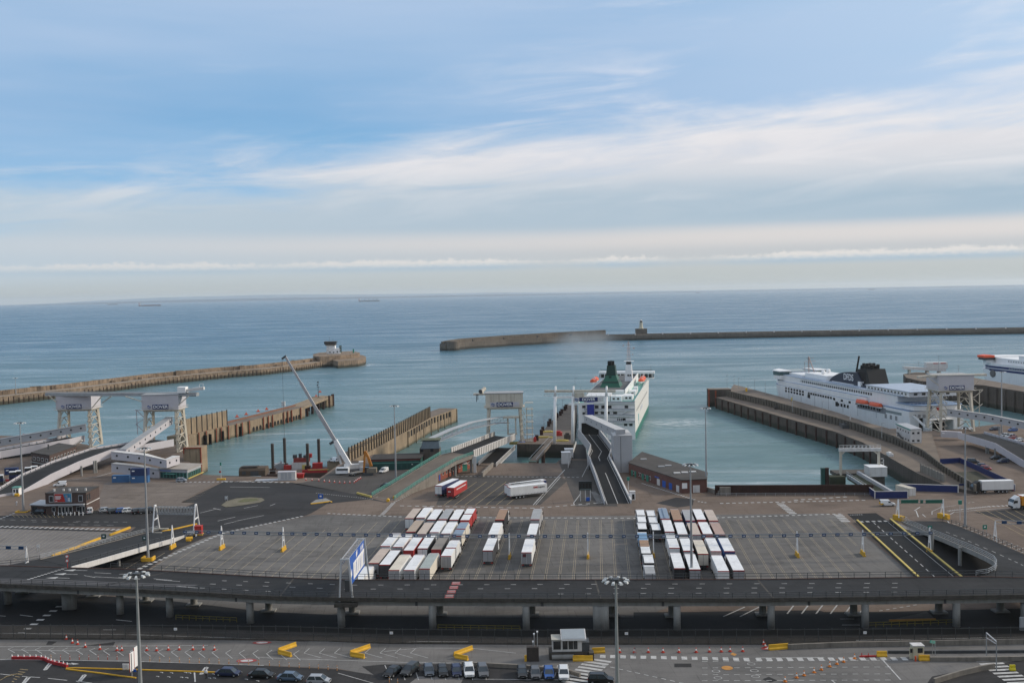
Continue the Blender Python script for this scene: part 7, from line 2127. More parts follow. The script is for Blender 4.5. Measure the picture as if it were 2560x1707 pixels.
LEFT = [
 (0, 245, 975, 'white', 'white', 'white', artic, 'F', 'low white roofed lorry half hidden by the flyover, closest to the blue road sign'),
 (1, 305, 936, 'beige', 'dark', 'grey', artic, None, 'beige roofed lorry with white cab, first from the blue sign in the front row'),
 (1, 418, 953, 'white', 'black', 'dark', artic, 'dark', 'white roofed lorry with black sides, second from the blue sign in the front row'),
 (1, 516, 1008, 'cream', 'white', 'grey', artic, None, 'cream roofed lorry with white sides in the row nearest the flyover'),
 (1, 672, 1008, 'white', 'white', 'grey', artic, None, 'white roofed white sided lorry between the cream and the green grey ones'),
 (1, 830, 993, 'green', 'cream', 'grey', artic, None, 'green grey roofed lorry with cream sides in the row nearest the flyover'),
 (1, 1052, 863, 'white', 'white', 'grey', road_train, None, 'white two part lorry with trailer at the free end of the front rows'),
 (2, 425, 760, 'white', 'white', 'grey', artic, None, 'white lorry in the second row from the flyover, first from the blue sign'),
 (2, 553, 770, 'white', 'white', 'grey', artic, None, 'white lorry in the second row from the flyover, second from the blue sign'),
 (2, 664, 806, 'white', 'red', 'red', artic, 'red', 'lorry with red sides and white roof in the second row from the flyover'),
 (2, 808, 785, 'white', 'dark', 'white', artic, None, 'white roofed lorry with dark sides behind the red sided one'),
 (2, 950, 796, 'taupe', 'dark', 'red', artic, None, 'dark taupe roofed lorry with a red rear in the second row'),
 (2, 1163, 656, 'blue', 'cream', 'grey', road_train, None, 'two part lorry with blue grey roofs behind the white two part lorry'),
 (3, 688, 613, 'tan', 'dark', 'dark', artic, None, 'tan roofed lorry with dark sides in the third row from the flyover'),
 (3, 794, 639, 'beige', 'dark', 'grey', artic, None, 'grey beige roofed lorry in the third row beside the tan one'),
 (3, 929, 618, 'white', 'white', 'white', artic, None, 'white lorry in the third row, right behind the white roofed one with dark sides'),
 (3, 1048, 632, 'white', 'white', 'grey', artic, None, 'white lorry in the third row next to the blue grey two part lorry'),
 (4, 672, 475, 'beige', 'black', 'white', artic, 'dark', 'beige roofed lorry with white rear doors, first from the sign by the dashed line'),
 (4, 788, 468, 'white', 'white', 'grey', artic, None, 'white lorry in the row by the dashed line, next to the beige one'),
 (4, 900, 487, 'white', 'dark', 'grey', artic, None, 'white roofed lorry with dark sides in the row by the dashed line'),
 (4, 1019, 484, 'grey', 'dark', 'dark', artic, None, 'light grey roofed lorry in the row by the dashed line'),
 (4, 1132, 489, 'white', 'dark', 'grey', artic, None, 'white roofed lorry beside the red two part lorry by the dashed line'),
 (4, 1245, 437 + 56, 'white', 'red', 'red', road_train, 'red', 'red two part lorry with white roofs at the far corner of the block'),
]
for row_, X, Y, rf, sd_, rr, pr_, fl, lab in LEFT:
 P = r9(X, Y, 3.98)
 if fl == 'F':
  put(pr_, P, lab, gl, roof=rf, side=sd_, rear=rr, back=13.6)
 else:
  cb_ = fl if fl in SIDES else None
  put(pr_, P, lab, gl, roof=rf, side=sd_, rear=rr, cab=cb_)
MID = [
 (1605, 489, 'brown', 'black', 'dark', 'brown roofed lorry at the head of the nearer middle lane'),
 (1536, 641, 'white', 'white', 'grey', 'white lorry with white cab, second in the nearer middle lane'),
 (1482, 806, 'white', 'dark', 'grey', 'white roofed lorry with grey rear doors, last in the nearer middle lane'),
 (1970, 486, 'grey', 'grey', 'grey', 'grey lorry at the head of the farther middle lane'),
 (1933, 651, 'white', 'dark', 'grey', 'white lorry with rounded white cab roof, second in the farther middle lane'),
 (1882, 826, 'white', 'white', 'grey', 'white lorry with a faded emblem on its rear, last in the farther middle lane'),
]
for X, Y, rf, sd_, rr, lab in MID:
 o = put(artic, r9(X, Y, 3.98), lab, gm, roof=rf, side=sd_, rear=rr)
part(MB().box(-.5, -.08, 2.8, .8, .03, .8).box(-.5, -.09, 2.95, .5, .03, .5), 'faded_emblem', M('maroon_print', (.12, .03, .04), .6, .1, 1), o)
RIGHT = [
 (1085, 478, 'blue', 'dark', 'grey', 'tipper', 'lorry with a ridged blue grey tarpaulin roof beside the small trucks'),
 (1217, 493, 'brown', 'dark', 'dark', None, 'brown roofed lorry with a white cab by the dashed line behind the tall mast'),
 (1345, 497, 'grey', 'navy', 'navy', None, 'pale grey roofed lorry with navy sides at the tall mast by the dashed line'),
 (1460, 489, 'white', 'dark', 'red', None, 'white roofed lorry with dark red rear in the row by the dashed line'),
 (1585, 498, 'beige', 'dark', 'pink', None, 'beige grey roofed lorry at the outer end of the row by the dashed line'),
 (1132, 611, 'white', 'dark', 'white', None, 'white lorry with white cab right behind the ridged tarpaulin lorry'),
 (1268, 639, 'white', 'black', 'dark', None, 'white roofed lorry with black sides, second row from the dashed line'),
 (1405, 646, 'beige', 'dark', 'grey', None, 'beige roofed lorry behind the tall mast, second row from the dashed line'),
 (1527, 636, 'white', 'red', 'red', None, 'white roofed lorry edged in dark red, second row from the dashed line'),
 (1657, 646, 'pink', 'black', 'dark', None, 'pinkish brown roofed lorry at the outer end of the second row'),
 (1182, 779, 'white', 'white', 'white', None, 'white lorry with a patterned cab roof beside the empty lane, third row'),
 (1327, 809, 'white', 'dark', 'grey', None, 'white roofed lorry behind the tall mast, third row from the dashed line'),
 (1478, 841, 'cream', 'dark', 'cream', None, 'cream roofed lorry with cream rear doors in the third row'),
 (1610, 813, 'white', 'white', 'pink', None, 'white lorry with pink lettered rear in the third row'),
 (1750, 813, 'white', 'blue', 'navy', 'blue', 'white roofed lorry with blue sides at the outer end of the third row'),
 (1235, 989, 'white', 'dark', 'black', None, 'white roofed lorry with black rear doors in the row nearest the flyover'),
 (1393, 1001, 'white', 'dark', 'grey', None, 'white roofed lorry right behind the tall mast in the row nearest the flyover'),
 (1687, 1018, 'white', 'white', 'white', None, 'white lorry with white rear doors near the flyover, next to the outermost one'),
 (1844, 1011, 'white', 'dark', 'grey', None, 'white roofed lorry with dark sides, outermost in the row nearest the flyover'),
]
for X, Y, rf, sd_, rr, fl, lab in RIGHT:
 cb_ = fl if fl in SIDES else None
 o = put(artic, r10(X, Y, 3.98), lab, gr, roof=rf, side=sd_, rear=rr, cab=cb_)
 if fl == 'tipper':
  part(MB().profile([(0, 3.99), (13.6, 3.99), (13.6, 4.2), (0, 4.2)], -.12, .12), 'roof_ridge', RM['blue'], o)
SMALL = [(836, 444, 'white', 'dark'), (849, 513, 'white', 'grey'), (853, 586, 'white', 'black'), (858, 690, 'sky', 'sky'), (876, 766, 'brown', 'dark'), (890, 836, 'white', 'dark'), (922, 936, 'white', 'black'), (934, 1054, 'grey', 'grey')]
SM['sky'] = M('sky_blue_side', (.16, .36, .60), .5, .06, .4)
for k_, (X, Y, rf, sd_) in enumerate(SMALL):
 lab = ('white topped small box truck at the head of the small truck column', 'white topped small box truck second in the small truck column', 'small box truck with an open black rear, third in its column', 'sky blue small truck in the small truck column', 'brown topped small truck behind the sky blue one', 'white topped small box truck behind the brown topped one', 'white topped small truck with a black rear and wide mirrors', 'large pale grey box truck last in the small truck column')[k_]
 put(box_truck, r10(X, Y, 3.3), lab, 'small trucks in two columns', roof=rf, side=sd_ if sd_ in SM else 'grey', rear=sd_ if sd_ in SM else 'grey', trim=False)
for k_, (X, Y, rf, sd_) in enumerate(((945, 451, 'white', 'dark'), (966, 519, 'white', 'grey'), (996, 596, 'white', 'dark'))):
 put(box_truck, r10(X, Y, 3.3), 'white topped small box truck, %s in the shorter column of three' % ORD[k_], 'small trucks in two columns', roof=rf, side=sd_, rear=sd_, trim=False)
def two_pt(proto, A, B, label, roof, side, rear=None, grp=None, trim=True, skip=()):
 A, B = Vector(A), Vector(B)
 d_ = B - A
 return place_lorry(proto, (A.x, A.y, .03), -math.atan2(d_.x, d_.y), label, grp, roof, side, rear, None, trim, skip)
o = two_pt(semi, r9(973, 139, 3.98), r9(1140, 70, 3.98), 'trailer with navy sides and a white roof beside the red trailer', 'white', 'navy', 'white')
o = two_pt(semi, r9(1096, 160, 3.98), r9(1238, 81, 3.98), 'red trailer with a strip of white lettering on the berth lanes', 'white', 'red', 'red')
mb = MB()
for k_ in range(22):
 mb.box(1.27, 2.6 + k_ * .45, 2.75, .03, .30 if k_ % 4 else .16, .38)
part(mb, 'white_lettering', letter_white, o)
part(MB().box(-.3, -.07, 2.5, .9, .03, .3), 'rear_plate', letter_white, o)
c1 = [(1697, 150, 2078, 106), (1655, 130, 2060, 82), (1708, 118, 2070, 70)]
for k_, (xa, ya, xb, yb) in enumerate(c1):
 A, B = r9(xa, ya + 4, 3.98), r9(xb, yb + 4, 3.98)
 d_ = (B - A).normalized()
 c_ = (A + B) / 2
 o = two_pt(semi, c_ - d_ * 6.8, c_ + d_ * 6.8, ('white trailer with a short red logo on its long side, turned across the lanes', 'grey topped white trailer squeezed between two others across the lanes', 'white topped trailer with navy front at the back of the crosswise three')[k_], ('white', 'grey', 'white')[k_], ('white', 'white', 'navy')[k_], 'white')
 if k_ == 0:
  lettering('KMG', .75, redp, o, (1.28, 9.3, 3.15), R(90), name='red_logo', bold=.03)
  lettering('Logistics', .72, M('dark_print', .05), o, (1.28, 11.5, 3.15), R(90), name='logo_lettering', bold=.01)
  mb = MB()
  for q in range(24):
   mb.box(1.27, .4 + q * .56, 1.14, .04, .08, .5)
  part(mb, 'curtain_straps', SM['grey'], o)
A, B = r11(2238, 690, 0), r11(1870, 694, 0)
rigid = make_lorry(10.2)
o = place_lorry(rigid, (A.x + .5, A.y + 1.2, .02), math.pi / 2 + .02, 'black cabbed lorry with a plain white trailer driving along the navy hoarding', None, 'white', 'white', 'white', 'black', False)
A = r11(2290, 845, 0)
o = place_lorry(artic, (A.x + 14.6, A.y + 2.6, .02), math.pi / 2 + .12, 'lorry with orange sides and white cab entering at the frame edge', None, 'white', 'white', 'white')
for c in children(o):
 if c.name.startswith('body'):
  c.material_slots[0].link = 'OBJECT'
  c.material_slots[0].material = M('orange_curtain_side', (.62, .27, .03), .5, .08, .4)
A = r16(2330, 640, 0)
for pr_ in PROTOS + [rigid]:        # the patterns the rest were copied from leave the scene
 for c in children(pr_):
  for g in children(c):
   bpy.data.objects.remove(g)
  bpy.data.objects.remove(c)
 bpy.data.objects.remove(pr_)
def make_car(kind):
 t_ = thing('car' if kind != 'van' else 'van', 'car', 'car' if kind != 'van' else 'van')
 P_ = {'saloon': (4.6, 1.80, .80, 1.42, (.55, 1.25, 3.0, 3.75)), 'hatch': (4.15, 1.78, .88, 1.50, (.12, .55, 2.55, 3.35)), 'suv': (4.5, 1.86, .98, 1.68, (.10, .42, 2.75, 3.45)), 'van': (4.6, 1.85, 1.0, 1.86, (.04, .10, 2.7, 3.6))}[kind]
 L, w, belt, top, (g0_, g1_, g2_, g3_) = P_
 hw = w / 2
 secs = [(0, .62, .45, belt - .12), (.10, .92, .30, belt - .02), (.8, 1.0, .24, belt), (g3_, 1.0, .24, belt), (L - .55, .97, .24, belt - .12), (L - .12, .88, .28, belt - .22), (L, .62, .40, belt - .34)]
 rings = []
 for y, f_, za, zb in secs:
  x = hw * f_
  rings.append([(-x * .94, y, za), (x * .94, y, za), (x, y, za + .18), (x, y, (za + zb) / 2 + .05), (x * .95, y, zb), (-x * .95, y, zb), (-x, y, (za + zb) / 2 + .05), (-x, y, za + .18)])
 part(MB().loft(rings), 'body', SM['white'], t_, smooth=False)
 bx, tx = hw * .93, hw * .74
 gm_ = MB().loft([[(-bx, g0_, belt - .03), (bx, g0_, belt - .03), (bx, g3_, belt - .03), (-bx, g3_, belt - .03)], [(-tx, g1_, top - .04), (tx, g1_, top - .04), (tx, g2_, top - .04), (-tx, g2_, top - .04)]])
 if kind == 'van':
  part(gm_, 'upper_body', SM['white'], t_)
  part(MB().loft([[(-bx * .9, g3_ + .02, belt), (bx * .9, g3_ + .02, belt), (bx * .9, g3_ - .06, belt), (-bx * .9, g3_ - .06, belt)], [(-tx * .92, g2_ + .08, top - .12), (tx * .92, g2_ + .08, top - .12), (tx * .92, g2_, top - .12), (-tx * .92, g2_, top - .12)]]), 'windscreen', glass_blue, t_)
  for s_ in (-1, 1):
   part(MB().bar((s_ * (bx - .0), 2.35, belt + .3), (s_ * (bx - .0), 3.05, belt + .3), .05, .42), 'side_window', glass, t_)
  part(MB().box(-.42, .03, belt + .2, .6, .06, .45).box(.42, .03, belt + .2, .6, .06, .45), 'rear_window', glass, t_)
 else:
  part(gm_, 'windows', glass_blue, t_)
  for s_ in (-1, 1):
   mb = MB()
   for ya, yb_ in ((g0_, g1_), ((g0_ + g3_) / 2, (g1_ + g2_) / 2), (g3_, g2_)):
    mb.bar((s_ * bx, ya, belt - .02), (s_ * (tx + .01), yb_, top - .03), .09)
   part(mb, 'pillars', SM['white'], t_)
 part(MB().loft([[(-tx - .02, g1_ - .03, top - .05), (tx + .02, g1_ - .03, top - .05), (tx + .02, g2_ + .03, top - .05), (-tx - .02, g2_ + .03, top - .05)], [(-tx * .9, g1_ + .12, top + .02), (tx * .9, g1_ + .12, top + .02), (tx * .9, g2_ - .15, top + .02), (-tx * .9, g2_ - .15, top + .02)]]), 'roof', SM['white'], t_)
 for s_ in (-1, 1):
  for y in (.82, L - .88):
   wheel_mesh('wheel', .33, .24, t_, (s_ * (hw - .10), y, .33))
  part(MB().box(s_ * hw * .66, L - .12, belt - .42, .36, .14, .15), 'headlight', lamp_glass, t_)
  part(MB().box(s_ * hw * .72, .05, belt - .28, .3, .12, .18), 'tail_light', redp, t_)
  part(MB().box(s_ * (hw + .06), g3_ - .25, belt, .18, .14, .13), 'mirror', black, t_)
 part(MB().box(0, L - .03, .42, .55, .06, .12), 'number_plate', white, t_)
 part(MB().box(0, L - .05, .58, w * .55, .06, .14), 'grille', black, t_)
 return t_
CARS = {k_: make_car(k_) for k_ in ('saloon', 'hatch', 'suv', 'van')}
CP = {'black': (.012, .013, .015), 'navy': (.015, .025, .075), 'white': (.74, .75, .76), 'silver': (.36, .38, .41), 'slate': (.075, .095, .125), 'grey': (.11, .115, .125), 'blue': (.025, .10, .34), 'red': (.33, .025, .025), 'charcoal': (.035, .038, .042), 'steel_blue': (.10, .15, .22)}
CPM = {k_: M(k_ + '_car_paint', c, .28, .05, .5, metal=.15, spec=.6) for k_, c in CP.items()}
def car(kind, col, P, rz, label, grp=None, centre=True):
 p = CARS[kind]
 L = {'saloon': 4.6, 'hatch': 4.15, 'suv': 4.5, 'van': 4.6}[kind]
 d_ = Vector((-math.sin(rz), math.cos(rz), 0)) * (L / 2 if centre else 0)
 return dup(p, (P.x - d_.x, P.y - d_.y, P.z + .03), rz, label, grp, {'body': CPM[col], 'roof': CPM[col], 'upper_body': CPM[col], 'pillars': CPM[col]})
PI = math.pi
g1 = 'cars parked nose-out in the front bays'
for k_, (X, Y, kd, cl, an, lab) in enumerate(((1222, 838, 'saloon', 'black', PI - .42, 'black saloon first in the bays from the yellow kerbed road'), (1372, 828, 'suv', 'charcoal', PI - .40, 'charcoal car with a sloping rear second in the front bays'), (1540, 832, 'hatch', 'slate', PI + .16, 'slate grey hatchback third in the front bays'), (1665, 838, 'hatch', 'black', PI + .15, 'small black hatchback between the slate grey and navy cars'), (1786, 836, 'hatch', 'navy', PI + .12, 'dark navy hatchback beside the white car in the front bays'), (1898, 838, 'suv', 'white', PI + .10, 'white hatchback with dark glass in the front bays'), (2022, 840, 'suv', 'grey', PI + .12, 'dark grey estate with roof rails last in the first set of bays'))):
 car(kd, cl, r13(X, Y), an, lab, g1)
for X, Y, kd, cl, an, lab in ((168, 985, 'hatch', 'charcoal', PI + .04, 'charcoal car beside the empty bays below the booth'), (288, 992, 'hatch', 'grey', PI + .03, 'dark grey hatchback next to the bright blue car'), (412, 992, 'hatch', 'blue', PI + .02, 'bright blue car in the bays below the booth'), (549, 1000, 'suv', 'white', PI - .02, 'white small car with a dark sunroof at the end of the bays')):
 car(kd, cl, r14(X, Y), an, lab, g1)
g2 = 'cars driving along the front road'
car('saloon', 'navy', r12(2035, 1025), -PI / 2 - .16, 'dark navy saloon leading the cars on the front road', g2)
car('saloon', 'black', r13(50, 862), -PI / 2 - .14, 'black saloon second in the line on the front road', g2)
car('saloon', 'steel_blue', r13(305, 888), -PI / 2 - .14, 'steel blue saloon third in the line on the front road', g2)
car('hatch', 'silver', r13(560, 918), -PI / 2 - .10, 'silver hatchback cut by the bottom frame edge', g2)
car('suv', 'black', r14(890, 1050), -PI / 2 - .1, 'black car roof at the bottom edge by the nearest mast', None)
g3 = 'cars parked beside the brown office'
for X, Y, kd, cl, an, lab in ((1090 - 0, 410, 'hatch', 'silver', -PI / 2 + .5, 'silver car parked first beside the white van at the office'), (1175, 418, 'hatch', 'charcoal', -PI / 2 + .5, 'dark red brown car squeezed between silver and blue cars'), (1262, 415, 'hatch', 'blue', -PI / 2 + .5, 'mid blue car parked beside the brown office'), (1325, 415, 'hatch', 'white', -PI / 2 + .5, 'white car parked between the blue and black cars by the office'), (1435, 425, 'suv', 'black', -PI / 2 + .5, 'black car parked beside the white one near the office'), (1500, 422, 'suv', 'charcoal', -PI / 2 + .5, 'charcoal car half behind the mast near the office'), (1545, 405, 'saloon', 'black', -PI / 2 + .6, 'black car beyond the mast near the truss gantry')):
 car(kd, cl, r7(X, Y), an, lab, g3)
car('suv', 'black', r7(400, 432), PI / 2, 'black car parked across the front of the office annex')
car('van', 'white', r7(928, 420), .35, 'white van parked at the corner of the brown office')
car('van', 'white', r1(588, 1236), PI / 2 + .3, 'white van driving along the quay road under the long ramp')
car('hatch', 'silver', r1(1780, 1190), -PI / 2, 'silver car parked before the green glass office')
car('van', 'white', r2(1700, 1192), PI / 2 - .6, 'white van parked on the crane quay beside the barge')
car('van', 'white', r3(468, 1100), 2.7, 'white van with black rear near the green shed')
car('hatch', 'black', r3(490, 1245), PI / 2 - .4, 'black car half hidden behind the green railing')
car('van', 'white', r11(1058, 812), -PI / 2 - .12, 'white van with a yellow rear on the brown yard')
o = [c for c in COL.objects if c.get('label') == 'white van with a yellow rear on the brown yard'][0]
part(MB().box(0, .02, .45, 1.55, .08, .72).box(-.9, .5, .45, .05, .8, .5).box(.9, .5, .45, .05, .8, .5), 'yellow_rear_panel', yellow, o)
g4 = 'cars in the corner car park'
for X, Y, kd, cl, an, lab in ((1990, 470, 'hatch', 'red', -PI / 2 - .5, 'red car behind the dark blue fence'), (1960, 448, 'hatch', 'navy', -PI / 2 - .5, 'navy car beside the red one behind the dark blue fence'), (1870, 405, 'suv', 'charcoal', -PI / 2 - .4, 'charcoal car higher up behind the dark blue fence'), (2152, 405, 'suv', 'navy', PI / 2 + .1, 'navy car under the pale ramp of tower 7'), (2080, 372, 'hatch', 'black', PI / 2, 'black car in the shade under the pale ramp')):
 car(kd, cl, r11(X, Y), an, lab, g4)
rb = _z(2200, 1020, 6.03)
g5 = 'cars parked beyond the pale ramp'
for X, Y, kd, cl, lab in ((1880, 425, 'hatch', 'white', 'white car first beyond the ribbed parapet of ramp 7'), (1960, 445, 'suv', 'white', 'white car second beyond the ribbed parapet of ramp 7'), (2000, 470, 'hatch', 'red', 'red car beyond the ribbed parapet of ramp 7'), (2090, 500, 'hatch', 'white', 'white car last beyond the ribbed parapet of ramp 7'), (1720, 335, 'suv', 'navy', 'navy car in the dark bay behind the walkway column'), (2000, 350, 'suv', 'blue', 'blue car in the dark bay beyond the walkway column')):
 car(kd, cl, rb(X, Y), PI / 2 + .3, lab, g5)
for o in CARS.values():
 for c in children(o):
  for g in children(c):
   bpy.data.objects.remove(g)
  bpy.data.objects.remove(c)
 bpy.data.objects.remove(o)
KIDS.clear()
sp0 = thing('shunting_tractor', 'white', 'tractor')
part(MB().box(0, 1.2, .5, 2.3, 5.4, .7), 'chassis', steel_dark, sp0)
part(MB().profile([(2.4, 1.2), (2.4, 2.2), (4.1, 2.2), (4.1, 1.2)], -1.2, 1.2), 'lower_cab', M('navy_cab_paint', (.02, .03, .09), .4, .1, .5), sp0)
part(MB().frust(0, 3.2, 2.2, (2.2, 1.7), (2.0, 1.5), 1.1), 'cab_glazing', glass, sp0)
part(MB().box(0, 3.2, 3.3, 2.3, 1.9, .3), 'cab_roof', white, sp0)
part(MB().box(0, 2.2, 1.2, 2.3, .5, 1.9), 'cab_back', white, sp0)
for s_ in (-1, 1):
 for y in (-.6, 3.4):
  wheel_mesh('wheel', .5, .4, sp0, (s_ * 1.0, y, .5))
for k_, (X, Y) in enumerate(((140, 1160), (200, 1150), (290, 1118), (348, 1105), (15, 1195), (-40, 1240))):
 q = r1(X, Y + 8)
 lab = 'white shunting tractor, %s in the row under the ramp of tower 3' % ORD[k_]
 if k_ == 0:
  sp0.location, sp0['label'], sp0['group'] = q, lab, 'shunting tractors under the ramp'
  sp0.rotation_euler = (0, 0, PI + .3)
 else:
  dup(sp0, q, PI + .3, lab, 'shunting tractors under the ramp')
q = r1(115, 1118)
container('shipping_container', (q.x, q.y, 0), .2, cb2, 'navy tank box standing behind the shunting tractors', 4.5)
for k_, (X, Y) in enumerate(((75, 1185), (120, 1180), (260, 835), (310, 835))):
 q = r1(X, Y)
 q.z = 0 if Y > 1000 else 4.6
 solid(MB().profile([(-.3, 0), (-.3, .2), (-.12, .8), (.12, .8), (.3, .2), (.3, 0)], -1.6, 1.6), 'barrier_block', redp if k_ % 2 == 0 else white, ('red plastic barrier by the shunting tractors', 'white plastic barrier by the shunting tractors', 'red barrier on the deck beyond ramp 2', 'white barrier on the deck beyond ramp 2')[k_], 'barrier')
 bpy.context.view_layer.objects.active = None
 o = [c for c in COL.objects if c.name.startswith('barrier_block')][-1]
 o.location = q
b = at(872, 1184)
cr_ = thing('mobile_crane', 'white mobile crane with a long boom raised over the dock', 'crane', b)
foot, tip = atY(874, 1163, b.y), atY(713, 891, b.y)
d_ = tip - foot
f1, f2, f3 = foot + d_ * .23, foot + d_ * .5, foot + d_ * .76
part(MB().bar(foot, f1, 1.5, 1.7), 'boom_base', white, cr_, True)
part(MB().bar(foot + d_ * .2, f2, 1.1, 1.3), 'boom_section', M('boom_grey', (.40, .39, .40), .5, .1, .5), cr_, True)
part(MB().bar(f2 - d_ * .01, f3, .85, 1.0), 'boom_section', M('boom_grey', .4), cr_, True)
part(MB().bar(f3 - d_ * .01, tip, .62, .75), 'boom_section', M('boom_grey', .4), cr_, True)
part(MB().bar(tip, tip + Vector((-1.3, 0, -.9)), .7).bar(tip, tip + Vector((.3, 0, .4)), .5), 'boom_head', steel_dark, cr_, True)
part(MB().bar(foot + d_ * .225 + Vector((-1.0, 0, -1.0)), foot + d_ * .245 + Vector((-1.0, 0, -1.0)), 1.6, 1.8), 'hook_block', steel_dark, cr_, True)
part(MB().tube(foot + Vector((-3.2, 0, .6)), f1 + d_ * -.02 + Vector((-.6, 0, -.6)), .4, .3), 'lift_ram', white_old, cr_, True)
hk = Vector((tip.x - 1.2, tip.y, 1))
part(MB().tube(tip + Vector((-1.2, 0, -.8)), hk, .05, .05, 5).tube(hk, hk - Vector((0, 0, 1.2)), .35, .2), 'hoist_rope', steel_dark, cr_, True)
part(MB().box(1.2, 1.5, 1.0, 12, 2.7, .8, .25), 'carrier', M('crane_grey_frame', (.15, .15, .16), .6, .2, .5), cr_)
part(MB().box(2.2, 2, 1.8, 5, 2.6, 1.6, .25).box(4.6, 2.4, 1.9, 2, 2.8, 2.4, .25), 'counterweight', white_old, cr_)
part(MB().box(-.6, .2, 1.8, 2.2, 1.4, 1.9, .25), 'crane_cab', white, cr_)
q = at(858, 1186) - b
part(MB().profile([(q.y - 1.3, .6), (q.y - 1.2, 1.7), (q.y - .8, 2.6), (q.y + 1.6, 2.7), (q.y + 1.6, .6)], q.x - 2.6, q.x + 2.2), 'carrier_cab', white, cr_)
part(MB().profile([(q.y - 1.24, 1.75), (q.y - .86, 2.5), (q.y - .92, 2.52), (q.y - 1.3, 1.75)], q.x - 2.3, q.x + 1.9), 'windscreen', glass, cr_)
for x in (-3, -1, 1.5, 3.5, 5.5):
 wheel_mesh('wheel', .62, .5, cr_, (x, .25 + (x + 3) * .22, .62))
 wheel_mesh('wheel', .62, .5, cr_, (x, 2.6 + (x + 3) * .22, .62))
part(MB().box(-4.6, .5, 0, 1.2, .8, .2).box(5.6, .2, 0, 1.0, .8, .2), 'outrigger_pad', steel_dark, cr_)
b = at(922, 1187)
ex_ = thing('excavator', 'orange excavator with its long arm folded upright on the crane quay', 'excavator', b)
exo = M('excavator_orange', (.50, .19, .03), .5, .15, .6)
part(MB().box(0, 1.2, 0, 3.4, .8, .95).box(0, -1.2, 0, 3.4, .8, .95).box(0, 0, .3, 1.8, 2, .6), 'tracks', steel_dark, ex_)
part(MB().box(1.2, 0, 1.0, 3.6, 2.6, 1.7), 'engine_house', M('weathered_tan_paint', (.20, .17, .13), .7, .2, .6), ex_)
part(MB().box(-.6, -.6, 1.0, 1.5, 1.3, 2.1), 'operator_cab', glass, ex_)
def z2(x, y, Y):
 return atY(400 + x / 3.92, 850 + y / 3.92, Y)
A_, B_, C_, D_ = z2(2070, 1235, b.y), z2(2045, 1160, b.y), z2(2008, 1085, b.y), z2(1997, 1300, b.y)
part(MB().bar(A_, B_, .9, 1.0).bar(B_, C_, .75, .9), 'boom', exo, ex_, True)
part(MB().bar(C_, D_, .65, .7), 'dipper_arm', exo, ex_, True)
part(MB().frust(D_.x - b.x, 0, D_.z - 1.4, (1.4, 1.2), (.7, .8), 1.6), 'bucket', steel_dark, ex_)
b = at(890, 1187)
ft = thing('flatbed_truck', 'grey flatbed truck parked between crane and excavator', 'truck', b, -.6)
part(MB().box(0, 0, .8, 2.4, 6.5, .35), 'flatbed', M('flatbed_grey', (.22, .21, .20), .8, .2, .5), ft)
part(MB().profile([(3.3, .6), (3.3, 2.4), (4.6, 2.4), (5.1, 1.5), (5.1, .6)], -1.15, 1.15), 'cab', panel_grey, ft)
part(MB().profile([(4.64, 2.3), (5.05, 1.55), (5.1, 1.57), (4.7, 2.34)], -1.0, 1.0), 'windscreen', glass, ft)
for s_ in (-1, 1):
 for y in (-2, 3.9):
  wheel_mesh('wheel', .45, .35, ft, (s_ * 1.0, y, .45))
# ================================================================ MASTS, GANTRIES, BARRIERS, FIGURES
def mast(base, h, label, r0=.36, heads=10, big=False):
 t_ = thing('floodlight_mast', label, 'light mast', (base.x, base.y, 0), 0, 'tall floodlight masts')
 part(MB().tube((0, 0, 0), (0, 0, h), r0, .14, 12), 'pole', steel, t_)
 part(MB().box(0, 0, 0, 1.0, 1.0, .3), 'base_plate', conc_grey, t_)
 rr = 1.7
 mb = MB()
 mb.tube((0, 0, h - .15), (0, 0, h + .25), .5, .5, 12)
 n = heads
 for i in range(n):
  a = 2 * PI * i / n
  mb.bar((0, 0, h), (rr * math.cos(a), rr * math.sin(a), h + .05), .09)
 ring = [(rr * .8 * math.cos(2 * PI * i / 16), rr * .8 * math.sin(2 * PI * i / 16), h) for i in range(17)]
 for p, q in zip(ring, ring[1:]):
  mb.bar(p, q, .08)
 part(mb, 'head_frame', steel_dark, t_)
 first = None
 for i in range(n):
  a = 2 * PI * i / n
  if first is None:
   m_ = MB().loft([[(-.05, -.16, -.02), (.62, -.22, -.18), (.62, .22, -.18), (-.05, .16, -.02)], [(0, -.12, .16), (.52, -.18, .08), (.52, .18, .08), (0, .12, .16)]])
   first = part(m_, 'floodlight', lamp_glass, t_)
   o = first
  else:
   o = first.copy()
   COL.objects.link(o)
   o.parent = t_
  o.location = (rr * .75 * math.cos(a), rr * .75 * math.sin(a), h)
  o.rotation_euler = (0, 0, a)
 return t_
mast(at(58.7, 1277), 28.5, 'floodlight mast beside the brown office and the long ramp')
mast(at(370.7, 1399), 29, 'floodlight mast on a yellow base beside the slip road beam')
mast(at(990, 1199), 27, 'floodlight mast behind the sea green ramp railing')
mast(at(1766, 1225), 27.5, 'floodlight mast at the dock corner of the brick office')
mast(at(1729.5, 1461), 27.5, 'floodlight mast standing among the lorries before the brick office')
mast(at(2413, 1316), 27.5, 'floodlight mast on the brown yard near the green lane signs')
mast(at(2504, 1082), 27.5, 'floodlight mast beyond the long walkway of tower 7')
mast(at(341, 1436, 28), 28, 'nearest floodlight mast by the white road boards, ten lamps', .40)
mast(at(1539.5, 1450, 28), 28, 'nearest floodlight mast in front of the flyover beside the booth', .40)
q = at(40, 985, 0)
mast(q, hz(q, 945), 'small distant light mast on the stone breakwater', .3)
